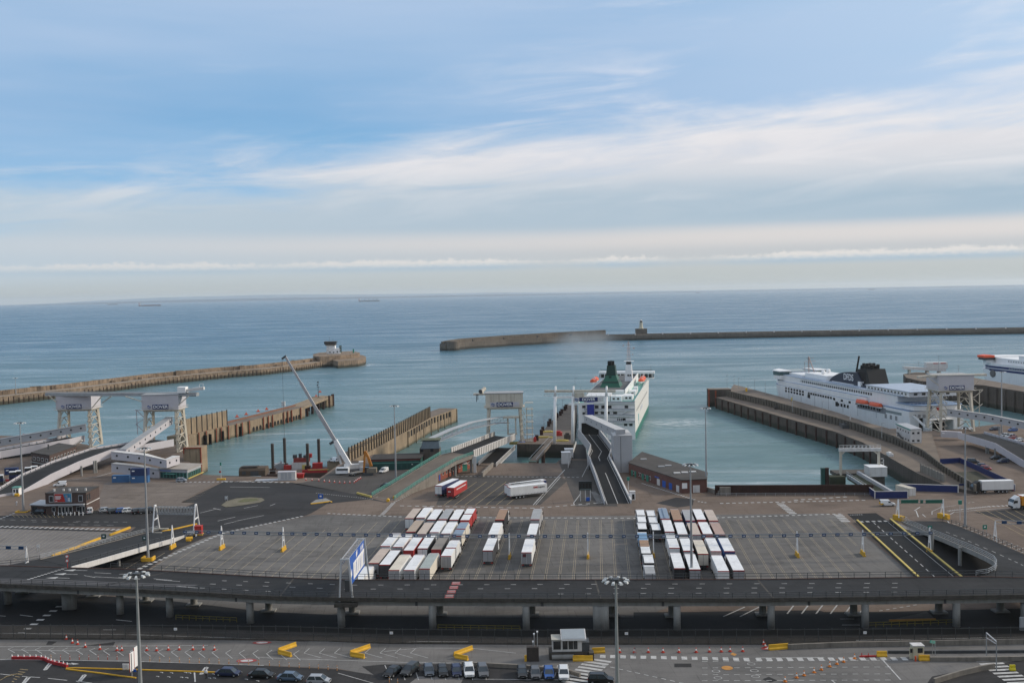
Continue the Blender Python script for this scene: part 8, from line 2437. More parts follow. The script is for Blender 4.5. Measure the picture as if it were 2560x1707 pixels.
for k_, (x, y, w_, lab) in enumerate(((370.7, 1400, 2.6, 'yellow kerb block round the mast beside the slip road'), (57, 1279, 3.6, 'yellow edged kerb round the mast by the brown office'))):
 q = at(x, y)
 solid(MB().box(q.x, q.y - 1.2, 0, w_, .4, .95 if k_ == 0 else .35).box(q.x + w_ / 2, q.y, 0, .4, 2.4, .95 if k_ == 0 else .35).box(q.x - w_ / 2, q.y, 0, .4, 2.4, .95 if k_ == 0 else .35), 'mast_kerb', yellow, lab, 'kerb')
gy = thing('lane_sign_gantry', 'long thin overhead gantry carrying blue lane signs across the lorry yard', 'gantry', at(1274, 1396))
GZ = 6.0
ga, gb = at(463, 1330, GZ), at(2326, 1336, GZ)
gd = (gb - ga).normalized()
ga, gb = at(463, 1334, GZ - .35), at(2326, 1334.5, GZ - .35)
mbz = MB()
knots = [(463, 1333), (704, 1337), (950, 1341), (1175, 1343.5), (1400, 1344), (1728, 1344), (1940, 1342.5), (2150, 1339), (2326, 1335.5)]
GP = [at(x, y, GZ - .4) for x, y in knots]
for p, q in zip(GP, GP[1:]):
 mbz.bar(p, q, .16, .16).bar(p + Vector((0, 0, .8)), q + Vector((0, 0, .8)), .14, .14).bar(p + Vector((0, .5, .4)), q + Vector((0, .5, .4)), .12, .12)
A = along(GP, 3.3)
for p in A:
 mbz.bar(p, p + Vector((0, 0, .8)), .08)
part(mbz, 'gantry_beam', M('gantry_grey', (.22, .24, .26), .5, .15, .5, .2), gy, True)
first = None
sgn_n = 0
for p in A:
 if first is None:
  first = part(MB().box(0, -.15, .12, .95, .08, .62), 'lane_sign', M('lane_sign_blue', (.012, .05, .13), .45, .1, 1), gy)
  part(MB().box(-.18, -.2, .3, .2, .03, .26).box(.14, -.2, .3, .24, .03, .26), 'sign_mark', letter_grey, first)
  o = first
 else:
  o = first.copy()
  COL.objects.link(o)
  o.parent = gy
  g = children(first)[0].copy()
  COL.objects.link(g)
  g.parent = o
 o.location = p - gy.location
SUP = [(432, 1370, 0), (555, 1372, 0), (709, 1376, 0), (1274, 1394, 1), (1470, 1393, 1), (1634, 1390, 1), (1993, 1390, 0), (2157, 1387, 0), (2324, 1382, 2)]
blk = M('yellow_concrete_barrier', (.62, .36, .03), .7, .14, .8, streak=.3, scol=(.30, .2, .06))
for x, y, k_ in SUP:
 q = at(x, y)
 top = GZ + .3
 ang = LRZ
 mb = MB()
 dirv_ = Vector((LU.x, LU.y, 0))
 mb.bar(q - dirv_ * 1.0 + Vector((0, 0, .8)), q + Vector((0, 0, top)), .22).bar(q + dirv_ * 1.0 + Vector((0, 0, .8)), q + Vector((0, 0, top)), .22).bar(q - dirv_ * .6 + Vector((0, 0, 2.8)), q + dirv_ * .6 + Vector((0, 0, 2.8)), .18)
 part(mb, 'support_leg', white, gy, True)
 c_, s_ = math.cos(ang), math.sin(ang)
 pr = [(-1.7, 0), (-1.7, .95), (1.7, .95), (1.7, 0)]
 part(MB().box(q.x, q.y, 0, .62, 3.6, .35, ang).box(q.x, q.y, .35, .36, 3.5, .75, ang), 'support_barrier', blk, gy, True)
for k_, (x, y) in enumerate(((472, 1352), (497, 1336))):
 q = at(x, y)
 if k_ == 0:
  solid(MB().tube((q.x - .8, q.y, .6), (q.x + .8, q.y + .8, .6), .55, n=12).box(q.x, q.y, 0, 1.2, .6, .3), 'impact_drum', yellow, 'yellow rounded drum at the foot of the slip road', 'drum')
 else:
  hb = thing('equipment_box', 'red equipment box with a yellow base at the foot of the slip road', 'box', q)
  part(MB().box(0, 0, .35, 2.0, 1.6, 2.2), 'box_body', redp, hb)
  part(MB().box(0, 0, 0, 2.4, 1.8, .35), 'box_base', yellow, hb)
  part(MB().box(0, 0, 2.55, 2.1, 1.7, .1).box(0, -.82, 1.2, 1.9, .06, .12), 'box_lid', redp, hb)
q = at(478, 1340)
solid(MB().box(q.x, q.y, 1.2, 3.4, 1.6, .12).box(q.x - 1.4, q.y, 0, .12, 1.2, 1.2).box(q.x + 1.4, q.y, 0, .12, 1.2, 1.2), 'work_table', panel_grey, 'pale table-like platform beside the red equipment box', 'platform')
tg = thing('truss_gantry', 'white legged truss gantry over the foot of the slip road', 'gantry', at(388, 1332))
Yg = at(388, 1331).y
pl0, pl1 = atY(389, 1268, Yg), atY(484, 1270, Yg)
bl0, bl1 = atY(389, 1284, Yg), atY(484, 1286, Yg)
mb = MB()
for p, q in ((pl0, pl1), (bl0, bl1)):
 for dy in (0, 1.6):
  mb.bar(p + Vector((0, dy, 0)), q + Vector((0, dy, 0)), .16)
n = 12
for i in range(n):
 a, b = pl0.lerp(pl1, i / n), bl0.lerp(bl1, (i + .5) / n)
 c = pl0.lerp(pl1, (i + 1) / n)
 mb.bar(a, b, .11).bar(b, c, .11).bar(a, a + Vector((0, 1.6, 0)), .09).bar(a + Vector((0, 1.6, 0)), b + Vector((0, 1.6, 0)), .09)
part(mb, 'truss', steel, tg, True)
for x in (pl0.x - .4, pl1.x + .4):
 mb = MB()
 for s_ in (-1, 1):
  mb.bar((x + (.3 if x > -100 else .3) * s_ * 0, Yg + .8 + s_ * 3.0, 0), (x, Yg + .8 + s_ * .5, pl0.z + .4), .3)
 mb.bar((x, Yg - .8, 3.8), (x, Yg + 2.4, 3.8), .28).bar((x, Yg + .2, pl0.z + .4), (x, Yg + 1.4, pl0.z + .4), .36)
 part(mb, 'leg_frame', white, tg, True)
part(MB().box(pl0.x, Yg - 2, 0, 4.5, .5, .5).box(pl0.x, Yg + 3.5, 0, 4.5, .5, .5), 'foot_barrier', cream_old, tg, True)
bs = thing('sign_gantry', 'portal carrying a big blue and white road sign across the flyover', 'gantry', (at(865, 1500, 5).x, at(865, 1500, 5).y, 5))
Yn, Yf = at(865, 1500, 5.6).y - .6, at(905, 1446, 6.3).y + 1.0
legp = M('pale_gantry_paint', (.52, .54, .56), .45, .1, .5)
n0, n1, nt = atY(849, 1503, Yn), atY(882, 1503, Yn), atY(862, 1398, Yn)
f0, f1, ftp = atY(893, 1447, Yf), atY(923, 1447, Yf), atY(902, 1347, Yf)
for a, b, tp in ((n0, n1, nt), (f0, f1, ftp)):
 w_ = Vector((.75, 0, 0))
 part(MB().bar(a, tp - w_, .34).bar(b, tp + w_, .34).bar(tp - w_ * 1.3, tp + w_ * 1.3, .3), 'leg_frame', legp, bs, True)
mb = MB()
T0, T1 = nt, ftp
for s_ in (-.7, .7):
 for dz in (0, -1.1):
  mb.bar(T0 + Vector((s_, 0, dz)), T1 + Vector((s_, 0, dz)), .15)
nn_ = 12
for i in range(nn_):
 p, q = T0.lerp(T1, i / nn_), T0.lerp(T1, (i + 1) / nn_)
 for s_ in (-.7, .7):
  mb.bar(p + Vector((s_, 0, 0)), q + Vector((s_, 0, -1.1)), .09)
 mb.bar(p + Vector((-.7, 0, 0)), q + Vector((.7, 0, 0)), .09)
part(mb, 'truss', panel_grey, bs, True)
u_ = (T1 - T0)
sgn0, sgn1 = T0 + u_ * .02, T0 + u_ * .92
def signq(name, mat, f0_, f1_, zt_, zb_, px_):
 a, b = sgn0.lerp(sgn1, f0_), sgn0.lerp(sgn1, f1_)
 vs = [(a.x + px_, a.y, nt.z + zb_), (b.x + px_, b.y, ftp.z + zb_), (b.x + px_, b.y, ftp.z + zt_), (a.x + px_, a.y, nt.z + zt_)]
 vs2 = [(x - .06, y, z) for x, y, z in vs]
 return part(MB().add(vs + vs2, [(0, 1, 2, 3), (7, 6, 5, 4), (0, 4, 5, 1), (1, 5, 6, 2), (2, 6, 7, 3), (3, 7, 4, 0)]), name, mat, bs, True)
sf = signq('sign_board', signblue, 0, 1, .1, -5.6, .92)
for f0_, f1_, zt_, zb_, mt_ in ((.22, .98, -1.6, -5.0, letter_white), (.42, .50, -.2, -1.2, letter_white), (.74, .80, -.2, -1.1, letter_white), (.86, .92, -.2, -1.1, letter_white), (.05, .12, -3.0, -4.2, letter_white)):
 o = signq('sign_panel', mt_, f0_, f1_, zt_, zb_, .96)
for i, f_ in enumerate((.30, .42, .54, .66, .78, .90)):
 signq('lane_arrow', signblue if i % 2 else letter_grey, f_, f_ + .03, -2.2, -4.4, 1.0)
part(MB().box(n1.x - 1.0, Yn - .3, nt.z - 6.5, .9, .5, 2.4), 'lamp_unit', steel_dark, bs, True)
q = (n0 + n1) / 2
part(MB().box(q.x, Yn, q.z - .9, 4.6, 2.0, .75), 'bracket', conc_dark, bs, True)
q = at(1465, 1252)
mb_ = thing('message_board', 'large dark electronic message board on three white posts before the kinked ramp', 'sign', q)
a, b = atY(1447, 1225, q.y), atY(1479.5, 1202, q.y)
part(MB().box((a.x + b.x) / 2 - q.x, 0, a.z, b.x - a.x, .5, b.z - a.z), 'board', M('dark_display', (.016, .022, .024), .4, .2, .6), mb_)
for k_ in range(4):
 part(MB().box((a.x - q.x) + .55 + k_ * 1.0, -.28, a.z + .8, .6, .06, 1.4), 'display_panel', black, mb_)
part(MB().box((a.x + b.x) / 2 - q.x, -.28, a.z + .1, (b.x - a.x) * .85, .06, .35), 'text_strip', M('dim_text', (.10, .13, .13), .6, .4, 6), mb_)
for k_ in range(3):
 x = a.x - q.x + .5 + k_ * ((b.x - a.x) - 1.0) / 2
 part(MB().box(x, .1, 0, .22, .22, a.z), 'post', white_old, mb_)
part(MB().box(.6, -.2, .1, 1.1, .5, 1.1), 'cabinet', signblue, mb_)
part(MB().box(0, .2, .5, 4.4, .08, .1).box(0, .2, .9, 4.4, .08, .1), 'guard_bar', steel_dark, mb_)
gg2 = thing('lane_sign_gantry', 'short gantry with green boards on yellow bases across the brown yard', 'gantry', at(2245, 1300))
Yq = at(2246, 1300).y
p0, p1 = atY(2247, 1253, Yq), atY(2359, 1253, Yq + 1)
part(MB().bar(p0 + Vector((0, .3, .4)), p1 + Vector((0, .3, .4)), .16).bar(p0 + Vector((0, .3, -.5)), p1 + Vector((0, .3, -.5)), .16), 'gantry_beam', steel, gg2, True)
for f0_, f1_ in ((.05, .42), (.48, .54), (.60, .96)):
 a, b = p0.lerp(p1, f0_), p0.lerp(p1, f1_)
 part(MB().box((a.x + b.x) / 2, a.y, a.z - .55, b.x - a.x, .12, 1.0), 'green_board', M('green_lane_board', (.02, .12, .085), .5, .1, .6), gg2, True)
for p in (p0, p1):
 part(MB().bar((p.x - .3, p.y - .9, .9), (p.x, p.y + .3, p.z + .5), .3).bar((p.x - .3, p.y + 1.3, .9), (p.x, p.y + .3, p.z + .5), .3).bar((p.x - .2, p.y - .4, 3.2), (p.x - .2, p.y + 1, 3.2), .22), 'support_leg', white, gg2, True)
 part(MB().box(p.x, p.y, 0, 1.2, 3.4, 1.4, .5).box(p.x + .3, p.y - 1.2, 0, 1.0, 1.2, .8, .5), 'support_barrier', blk, gg2, True)
GSIGN = [(2325, 1333, 1314, 10, green_p, 'green lane sign on two posts beside the end of the long gantry'), (2462, 1341, 1312, 10, green_p, 'green lane sign on two posts at the railing of the brown yard'), (260, 1360, 1335, 11, green_dark, 'dark green sign board behind the yellow barrier of the small yard'), (362, 1368, 1340, 10, green_dark, 'dark green sign board behind the floodlight mast on the slip road'), (802, 1255, 1235, 12, signblue, 'blue and white direction sign on the triangular island'), (566, 1252, 1242, 8, panel_grey, 'small grey sign on the turf island'), (96, 1378, 1361, 7, white_old, 'small white sign in the corner of the small yard'), (1588, 1640, 1623, 3, steel_dark, 'thin dark post with a small head in front of the flyover')]
for x, yb, yt, w_, mt_, lab in GSIGN:
 q = at(x, yb)
 zt = max(1.6, hz(q, yt))
 d_ = math.hypot(q.x, q.y)
 wm_ = w_ * d_ / FPX
 sgn_ = thing('road_sign', lab, 'sign', q)
 for s_ in (-.35, .35):
  part(MB().box(s_ * wm_, .05, 0, .09, .09, zt), 'post', steel, sgn_)
 part(MB().box(0, 0, zt - wm_ * .95, wm_, .08, wm_), 'sign_face', mt_, sgn_)
 part(MB().box(0, -.06, zt - wm_ * .55, wm_ * .4, .03, wm_ * .3), 'sign_mark', letter_white, sgn_)
for x, y, c_, lab in ((1571, 1235, green_p, 'small round green beacon on a white post beside the kinked ramp'), (2400, 1300, green_p, 'small green beacon on a post beside the mast on the brown yard')):
 q = at(x, y)
 bc_ = thing('beacon_post', lab, 'beacon', q)
 part(MB().tube((0, 0, 0), (0, 0, 5.2), .1), 'post', white_old, bc_)
 part(MB().box(0, 0, 4.6, .9, .5, 1.1), 'beacon_head', c_, bc_)
q = at(1581, 1248)
kb = thing('kiosk', 'small white kiosk with a dark door at the foot of the kinked ramp', 'kiosk', q)
part(MB().box(0, 0, 0, 1.7, 1.7, 2.4), 'kiosk_body', white, kb)
part(MB().box(0, 0, 2.4, 1.9, 1.9, .35), 'kiosk_roof', white_old, kb)
part(MB().box(.2, -.87, .2, .8, .06, 1.7), 'door', glass, kb)
q = at(43, 1236)
kb = thing('kiosk', 'small white kiosk with a green roof beside the long ramp', 'kiosk', q)
part(MB().box(0, 0, 0, 2.2, 2.0, 2.5), 'kiosk_body', white, kb)
part(MB().box(0, 0, 2.5, 2.6, 2.4, .3), 'kiosk_roof', green_rail, kb)
part(MB().box(-.5, -1.02, 1.0, .6, .06, 1.0).box(.5, -1.02, .3, .6, .06, 1.8), 'window', glass, kb)
solid(MB().tube((q.x + .6, q.y - 3, .5), (q.x + 2.0, q.y - 2.8, .5), .5, n=12).box(q.x + 1.3, q.y - 2.9, 0, 1.4, .7, .25), 'impact_drum', yellow, 'yellow drum in front of the small white kiosk', 'drum')
for lab, pts in (('yellow painted barrier at the edge of the small yard, upper length', ((325, 1320), (275, 1339))), ('yellow painted barrier at the edge of the small yard, lower length', ((250, 1347), (185, 1372), (130, 1391))), ('yellow kerb along the verge under the truss gantry', ((405, 1329), (440, 1322), (492, 1310))), ('yellow kerb of the triangular island', ((777, 1260), (825, 1254), (829, 1255))), ('faded yellow barrier by the foot of the sea green railing', ((893, 1234), (928, 1243))), ):
 P = px(*pts)
 solid(MB().wall([(p.x, p.y) for p in P], 0, .55 if 'barrier' in lab else .3, .5), 'kerb_barrier', yellow if 'faded' not in lab else yellow_thin, lab, 'barrier')
P = px((776, 1259), (830, 1254), (815, 1246), (790, 1250))
struct(MB().prism([(p.x, p.y) for p in P], .0, .2), 'traffic_island', conc_grey)
for k_, (x, y) in enumerate(((970, 1253), (986, 1246))):
 q = at(x, y)
 solid(MB().tube((q.x, q.y - .7, .45), (q.x, q.y + .7, .45), .5, n=12).box(q.x, q.y, 0, .7, 1.2, .2), 'impact_drum', yellow, ('yellow drum at the tip of the sea green railing', 'second yellow drum just up the sea green railing')[k_], 'drum')
fl = px((-120, 1597), (150, 1597), (505, 1598), (700, 1600), (977, 1608), (1300, 1610), (1900, 1610), (2700, 1604))
sf_ = thing('security_fence', 'long dark mesh security fence in front of the flyover', 'fence', fl[2])
mesh_m = bpy.data.materials.new('fence_mesh')
mesh_m.use_nodes = True
t = NT(mesh_m.node_tree)
pos = t.n('NewGeometry').outputs['Position']
sp = t.n('SeparateXYZ', None, Vector=pos)
wv = t.math('LESS_THAN', t.math('FRACT', t.math('MULTIPLY', t.math('ADD', sp.outputs[0], t.math('MULTIPLY', sp.outputs[1], .2)), 9.0)), .30)
wh = t.math('LESS_THAN', t.math('FRACT', t.math('MULTIPLY', sp.outputs[2], 5.0)), .18)
al = t.math('MAXIMUM', wv, wh)
bd = t.n('BsdfPrincipled', None, Base_Color=(.012, .014, .014, 1), Roughness=.6, Alpha=al)
o_ = t.n('OutputMaterial')
t.t.links.new(bd.outputs[0], o_.inputs[0])
part(MB().wall([(p.x, p.y) for p in fl], .05, 2.8, .04), 'mesh_panels', mesh_m, sf_, True)
part(MB().wall([(p.x, p.y) for p in fl], 0, .3, .3), 'base_kerb', conc_dark, sf_, True)
mb = MB()
for p, q in zip(fl, fl[1:]):
 for z in (2.8, 1.4):
  mb.bar(p + Vector((0, 0, z)), q + Vector((0, 0, z)), .06)
part(mb, 'fence_rails', steel_dark, sf_, True)
first = None
for p in along(fl, 2.55)[:100]:
 if first is None:
  first = part(MB().box(0, 0, 0, .1, .1, 3.0), 'post', steel_dark, sf_)
  o = first
 else:
  o = first.copy()
  COL.objects.link(o)
  o.parent = sf_
 o.location = p - sf_.location
for k_, (x, y) in enumerate(((435, 1571), (981, 1579), (1564, 1584), (2157, 1581))):
 q = at(x, 1603)
 q = Vector((q.x, lerp_line(fl, q.x).y - .12, 1.9))
 nb_ = thing('fence_notice', 'small white notice on the mesh fence, %s along from the tall road boards' % ORD[k_], 'notice', q, 0, 'notices on the mesh fence')
 part(MB().box(0, 0, 0, .62, .04, .5), 'board', white, nb_)
 part(MB().box(0, -.03, .16, .4, .02, .18), 'text_block', letter_grey, nb_)
for lab, a, b in (('yellow guard rail under the flyover near the nearest mast', (440, 1548), (592, 1555)), ('yellow guard rail under the flyover behind the booth', (1095, 1573), (1300, 1576)), ('yellow guard rail under the flyover near the white gate frame', (2170, 1568), (2385, 1560))):
 railing('guard_rail', lab, px(a, b), 1.0, (.5, 1.0), 1.6, M('dull_yellow_rail', (.13, .105, .02), .6, .2, .6), .05, pr=.06)
tr = thing('traffic_island', 'dark triangular island with a yellow edge under the flyover', 'island', at(2300, 1540))
P = px((2222, 1552), (2318, 1530), (2338, 1549))
part(MB().prism([(p.x, p.y) for p in P], .05, .22), 'island_slab', conc_dark, tr, True)
part(MB().wall([(p.x, p.y) for p in (P[0] + Vector((0, -.2, 0)), P[2] + Vector((0, -.2, 0)))], .05, .4, .35), 'yellow_edge', M('dull_orange_kerb', (.30, .15, .03), .7, .2, .6), tr, True)
def barrier_block(p, q, h=.95, w_=.62):
 p, q = Vector((p[0], p[1], 0)), Vector((q[0], q[1], 0))
 d_ = (q - p).normalized()
 s_ = Vector((-d_.y, d_.x, 0))
 rings = []
 for e in (p, q):
  rings.append([tuple(e + s_ * a + Vector((0, 0, z))) for a, z in ((-w_ / 2, 0), (w_ / 2, 0), (w_ / 2, h * .28), (w_ * .22, h * .5), (w_ * .16, h), (-w_ * .16, h), (-w_ * .22, h * .5), (-w_ / 2, h * .28))])
 return MB().loft(rings)
V_ = [((740, 1614), (696, 1630), (728, 1641)), ((925, 1619), (876, 1636), (911, 1645)), ((1181, 1623), (1135, 1640), (1170, 1650))]
for k_, (a, b, c) in enumerate(V_):
 A, B, C = px(a, b, c)
 for j, (p, q) in enumerate(((A, B), (B + Vector((.25, -.75, 0)), C))):
  o = solid(barrier_block(p, q, .85, .5), 'concrete_barrier', yellow, '%s yellow concrete barrier of the %s chevron from the round red road marking' % (('farther', 'nearer')[j], ORD[k_]), 'barrier', 'yellow barriers set in chevrons')
for lab, a, b in (('yellow concrete barrier at the foot of the booth steps', (1432, 1651), (1482, 1651)), ('yellow concrete barrier behind the booth steps', (1480, 1632), (1512, 1630)), ('yellow sloping barrier end on the concrete wall near the cones', (1922, 1624), (1970, 1620)), ('yellow barrier beside the thin red barrier near the cream kiosk', (2192, 1640), (2217, 1640)), ('yellow barrier by the cream kiosk', (2297, 1650), (2324, 1650)), ('yellow cylinder barrier beside the striped crossing', (2524, 1675), (2538, 1675))):
 p, q = px(a, b)
 solid(barrier_block(p, q, 1.0, .7), 'concrete_barrier', yellow if 'striped' not in lab else M('lemon_yellow_drum', (.62, .52, .02), .5, .1, 1), lab, 'barrier')
for lab, pts, h in (('long low concrete wall running from the sloping yellow barrier', ((1970, 1622), (2120, 1616), (2700, 1606)), .95), ('low concrete wall beside the cream kiosk', ((2325, 1652), (2440, 1652), (2560, 1650)), .8), ('curved rusty concrete wall in the bottom corner', ((2335, 1708), (2400, 1688), (2450, 1676), (2486, 1670)), .9), ('low retaining wall behind the parked cars', ((1155, 1663), (1300, 1670), (1420, 1682), (1450, 1692)), .75), ('thin dark rail wall between the cream kiosk and frame edge', ((2220, 1632), (2330, 1632), (2580, 1630)), .5)):
 P = px(*pts)
 solid(MB().wall([(p.x, p.y) for p in P], 0, h, .4), 'low_wall', conc if 'dark' not in lab else steel_dark, lab, 'wall')
P = px((1000, 1655), (1160, 1658), (1300, 1664), (1440, 1680))
rbm = px((30, 1647), (62, 1647), (95, 1647), (112, 1649), (122, 1655), (138, 1660), (158, 1664), (168, 1667))
rb_ = thing('barrier_line', 'winding line of red plastic barriers in the bottom corner', 'barrier', rbm[0])
part(MB().wall([(p.x, p.y) for p in rbm], 0, .55, .45), 'barrier_wall', M('red_plastic', (.38, .025, .03), .5, .15, 1.5), rb_, True)
for p in along(rbm, 1.15)[:16]:
 part(MB().frust(p.x, p.y, .55, (.22, .22), (.1, .1), .35), 'white_cap', letter_white, rb_, True)
rb3 = px((2149, 1642), (2190, 1641))
solid(MB().wall([(p.x, p.y) for p in rb3], 0, .3, .3).box(rb3[0].x + .4, rb3[0].y, .3, .12, .12, .5).box(rb3[0].x + 1.6, rb3[0].y, .3, .12, .12, .4), 'barrier_line', redp, 'thin red barrier beside the yellow block near the cream kiosk', 'barrier')
ylk = px((165, 1671), (190, 1670), (330, 1674), (540, 1681))
ylk2 = px((165, 1673), (250, 1683), (340, 1695))
yk = thing('kerb_barrier', 'long thin yellow kerb forking round the island in the bottom road', 'kerb', ylk[0])
part(MB().wall([(p.x, p.y) for p in ylk], 0, .22, .2), 'kerb', yellow, yk, True)
part(MB().wall([(p.x, p.y) for p in ylk2], 0, .22, .2), 'kerb', yellow, yk, True)
cn0 = thing('traffic_cone', 'cone', 'traffic cone')
part(MB().box(0, 0, 0, .56, .56, .07), 'cone_base', redp, cn0)
part(MB().revolve([(.22, .07), (.16, .38)], 0, 0, 10), 'lower_cone', M('cone_red', (.50, .06, .03), .5, .1, 2), cn0)
part(MB().revolve([(.16, .38), (.10, .68)], 0, 0, 10), 'white_sleeve', white, cn0)
part(MB().revolve([(.10, .68), (.05, .95)], 0, 0, 10), 'cone_tip', M('cone_red', .4), cn0)
CONES = []
for X, Y in ((592, 705), (645, 738), (692, 750), (760, 775), (890, 795), (1042, 805), (1085, 805), (1307, 804), (1395, 806), (1500, 800), (1597, 798), (1718, 798), (1812, 798), (1910, 800)):
 CONES.append((r12(X, Y), 'red and white cone, %s in the line by the hatched strip beyond the bottom road', 'cones along the hatched strip', None))
for X, Y in ((1063, 775), (1198, 775), (1326, 774), (1461, 774), (1607, 774), (1765, 773), (1888, 770), (1996, 768), (2077, 766), (2193, 765)):
 CONES.append((r14(X, Y), 'red and white cone, %s in the line from the nearest booth mast', 'cones beside the booth mast', None))
for X, Y in ((887, 783), (792, 812), (734, 830), (672, 852), (600, 880), (537, 903), (450, 928), (386, 948), (286, 981)):
 CONES.append((r15(X, Y), 'orange cone, %s in the slanting line from the thin red barrier', 'orange cones in a slanting line', 'o'))
for X, Y in ((100, 660), (115, 688)):
 CONES.append((r15(X, Y), 'red cone, %s beside the sloping yellow barrier end', 'cones by the sloping barrier', None))
for X, Y in ((1430, 1372), (1490, 1376), (1555, 1380), (1610, 1388), (1660, 1392), (1710, 1396), (1760, 1400), (1808, 1402), (1860, 1400), (1905, 1398), (1920, 1385), (1935, 1375), (1950, 1365), (1965, 1358)):
 CONES.append((r2(X, Y), 'small red and white cone, %s in the line round the crane quay', 'cones round the crane quay', None))
cnt = {}
orc = M('cone_orange', (.62, .20, .03), .5, .1, 2)
for k_, (p, lab, grp, ki) in enumerate(CONES):
 i = cnt[grp] = cnt.get(grp, -1) + 1
 l_ = lab % ORD[i]
 if k_ == 0:
  cn0.location, cn0['label'], cn0['group'] = (p.x, p.y, .06), l_, grp
 else:
  o = dup(cn0, (p.x, p.y, .06), random.uniform(0, 1.5), l_, grp, {'lower_cone': orc, 'cone_tip': orc, 'cone_base': orc} if ki else None)
  if 'crane' in grp:
   o.scale = (1.15, 1.15, 1.0)
po0 = thing('marker_post', 'post', 'marker post')
part(MB().tube((0, 0, 0), (0, 0, .95), .07, .06, 8), 'post', M('post_orange', (.50, .22, .06), .6, .1, 2), po0)
part(MB().tube((0, 0, .55), (0, 0, .75), .075, .075, 8), 'white_band', white_old, po0)
PO_ = [(455 + k_ * 84, 885) for k_ in range(8)] + [(1335 + k_ * 88, 900 + k_ * 3) for k_ in range(12)]
for k_, (X, Y) in enumerate(PO_):
 p = r12(X, Y)
 l_ = ('slim red marker post, %s along the red barrier side of the bottom road' % ORD[k_]) if k_ < 8 else ('slim orange marker post, %s along the bottom road past the road boards' % ORD[k_ - 8])
 if k_ == 0:
  po0.location, po0['label'], po0['group'] = p, l_, 'marker posts along the bottom road'
 else:
  dup(po0, p, 0, l_, 'marker posts along the bottom road', {'post': M('post_red', (.36, .06, .04), .6, .1, 2)} if k_ < 8 else None)
for k_, X in enumerate((25, 120, 208, 294, 385, 475, 556, 642, 722)):
 dup(po0, r13(X, 755 + k_ * 6), 0, 'slim orange marker post, %s in the line below the yellow chevron barriers' % ORD[k_], 'marker posts below the chevrons')
for k_, X in enumerate((1188, 1262)):
 dup(po0, r13(X, 908 + k_ * 16), 0, ('orange marker post at the mouth of the parking bays', 'orange marker post at the bottom edge by the parking bays')[k_], 'marker posts at the parking bays')
q = at(1421, 1648)
bt = thing('control_booth', 'white control booth on a dark plinth with steps and a tilted glass roof', 'booth', q)
part(MB().box(.1, 1.4, 0, 7.2, 3.0, 1.5), 'plinth', conc_dark, bt)
part(MB().box(-.2, 1.3, 1.5, 5.4, 2.6, 2.2), 'booth_body', white_old, bt)  # duller white puts the shade on the booth into its colour
part(MB().box(-2.2, 1.2, 3.7, 1.7, 3.0, .14), 'side_roof', M('ribbed_cream_roof', (.42, .41, .36), .7, .12, 1.5), bt)
part(MB().profile([(-.6, 3.7), (-.5, 3.95), (2.9, 4.75), (2.9, 4.4)], -1.3, 3.3), 'main_roof', white_old, bt)
part(MB().profile([(-.45, 4.0), (-.4, 4.04), (2.75, 4.78), (2.75, 4.74)], -1.1, 3.1), 'glass_roof', M('pale_rooflight', (.30, .34, .37), .3, .1, .5), bt)
for x0, x1 in ((-2.7, -1.35), (-1.0, -.1), (.1, .9), (1.0, 1.7)):
 part(MB().box((x0 + x1) / 2, -.02, 1.95, x1 - x0, .08, 1.5), 'window', glass, bt)
part(MB().box(3.1, 1.4, 1.5, 1.6, 2.6, 1.6), 'side_room', steel_dark, bt)
mb = MB()
for k_ in range(5):
 mb.box(4.2, .2 + k_ * .1, 0, .9, 1.8 - k_ * .3, 1.4 - k_ * .28)
part(mb, 'steps', conc_dark, bt)
mb = MB()
for k_ in range(9):
 mb.bar((-3.4 + k_ * .85, -.1, .1), (-3.4 + k_ * .85, -.1, 1.5), .05)
mb.bar((-3.4, -.1, 1.5), (3.5, -.1, 1.5), .07).bar((-3.4, -.1, .8), (3.5, -.1, .8), .05)
part(mb, 'handrail', steel_dark, bt)
part(MB().tube((-3.0, -.1, .55), (1.0, -.1, .55), .45, n=12), 'drum', conc_grey, bt)
q = at(1332, 1650)
cm = thing('camera_post', 'rusty cabinet with camera poles beside the control booth', 'camera post', q)
part(MB().box(0, 0, 0, 2.2, 1.2, 2.6), 'cabinet', M('rusty_cabinet', (.055, .045, .04), .8, .3, 1), cm)
part(MB().box(-1.3, -.3, 0, .45, .45, 1.1), 'yellow_bollard', yellow, cm)
for x, z in ((.3, 4.8), (.9, 5.2), (.1, 3.4)):
 part(MB().tube((x, 0, 0), (x, 0, z), .07), 'pole', steel, cm)
 part(MB().box(x, -.1, z, .3, .35, .25), 'camera_head', white, cm)
q = at(2297, 1648)
kk = thing('kiosk', 'cream sentry kiosk with dark windows beside the striped line', 'kiosk', q)
ck = M('cream_kiosk_paint', (.52, .50, .38), .6, .08, .8)
part(MB().box(0, .8, 0, 1.9, 1.6, 2.4), 'kiosk_body', ck, kk)
part(MB().box(0, .8, 2.4, 2.1, 1.8, .16), 'kiosk_roof', white_old, kk)
part(MB().box(.25, -.02, 1.25, .9, .06, .85), 'window', glass, kk)
part(MB().box(-1.25, .3, .1, .65, .08, 2.0), 'door', ck, kk)
part(MB().box(-1.25, .25, 1.2, .4, .08, .7), 'door_window', glass, kk)
part(MB().tube((-.85, -.7, 0), (-.85, -.7, .9), .16), 'bollard', orangep, kk)
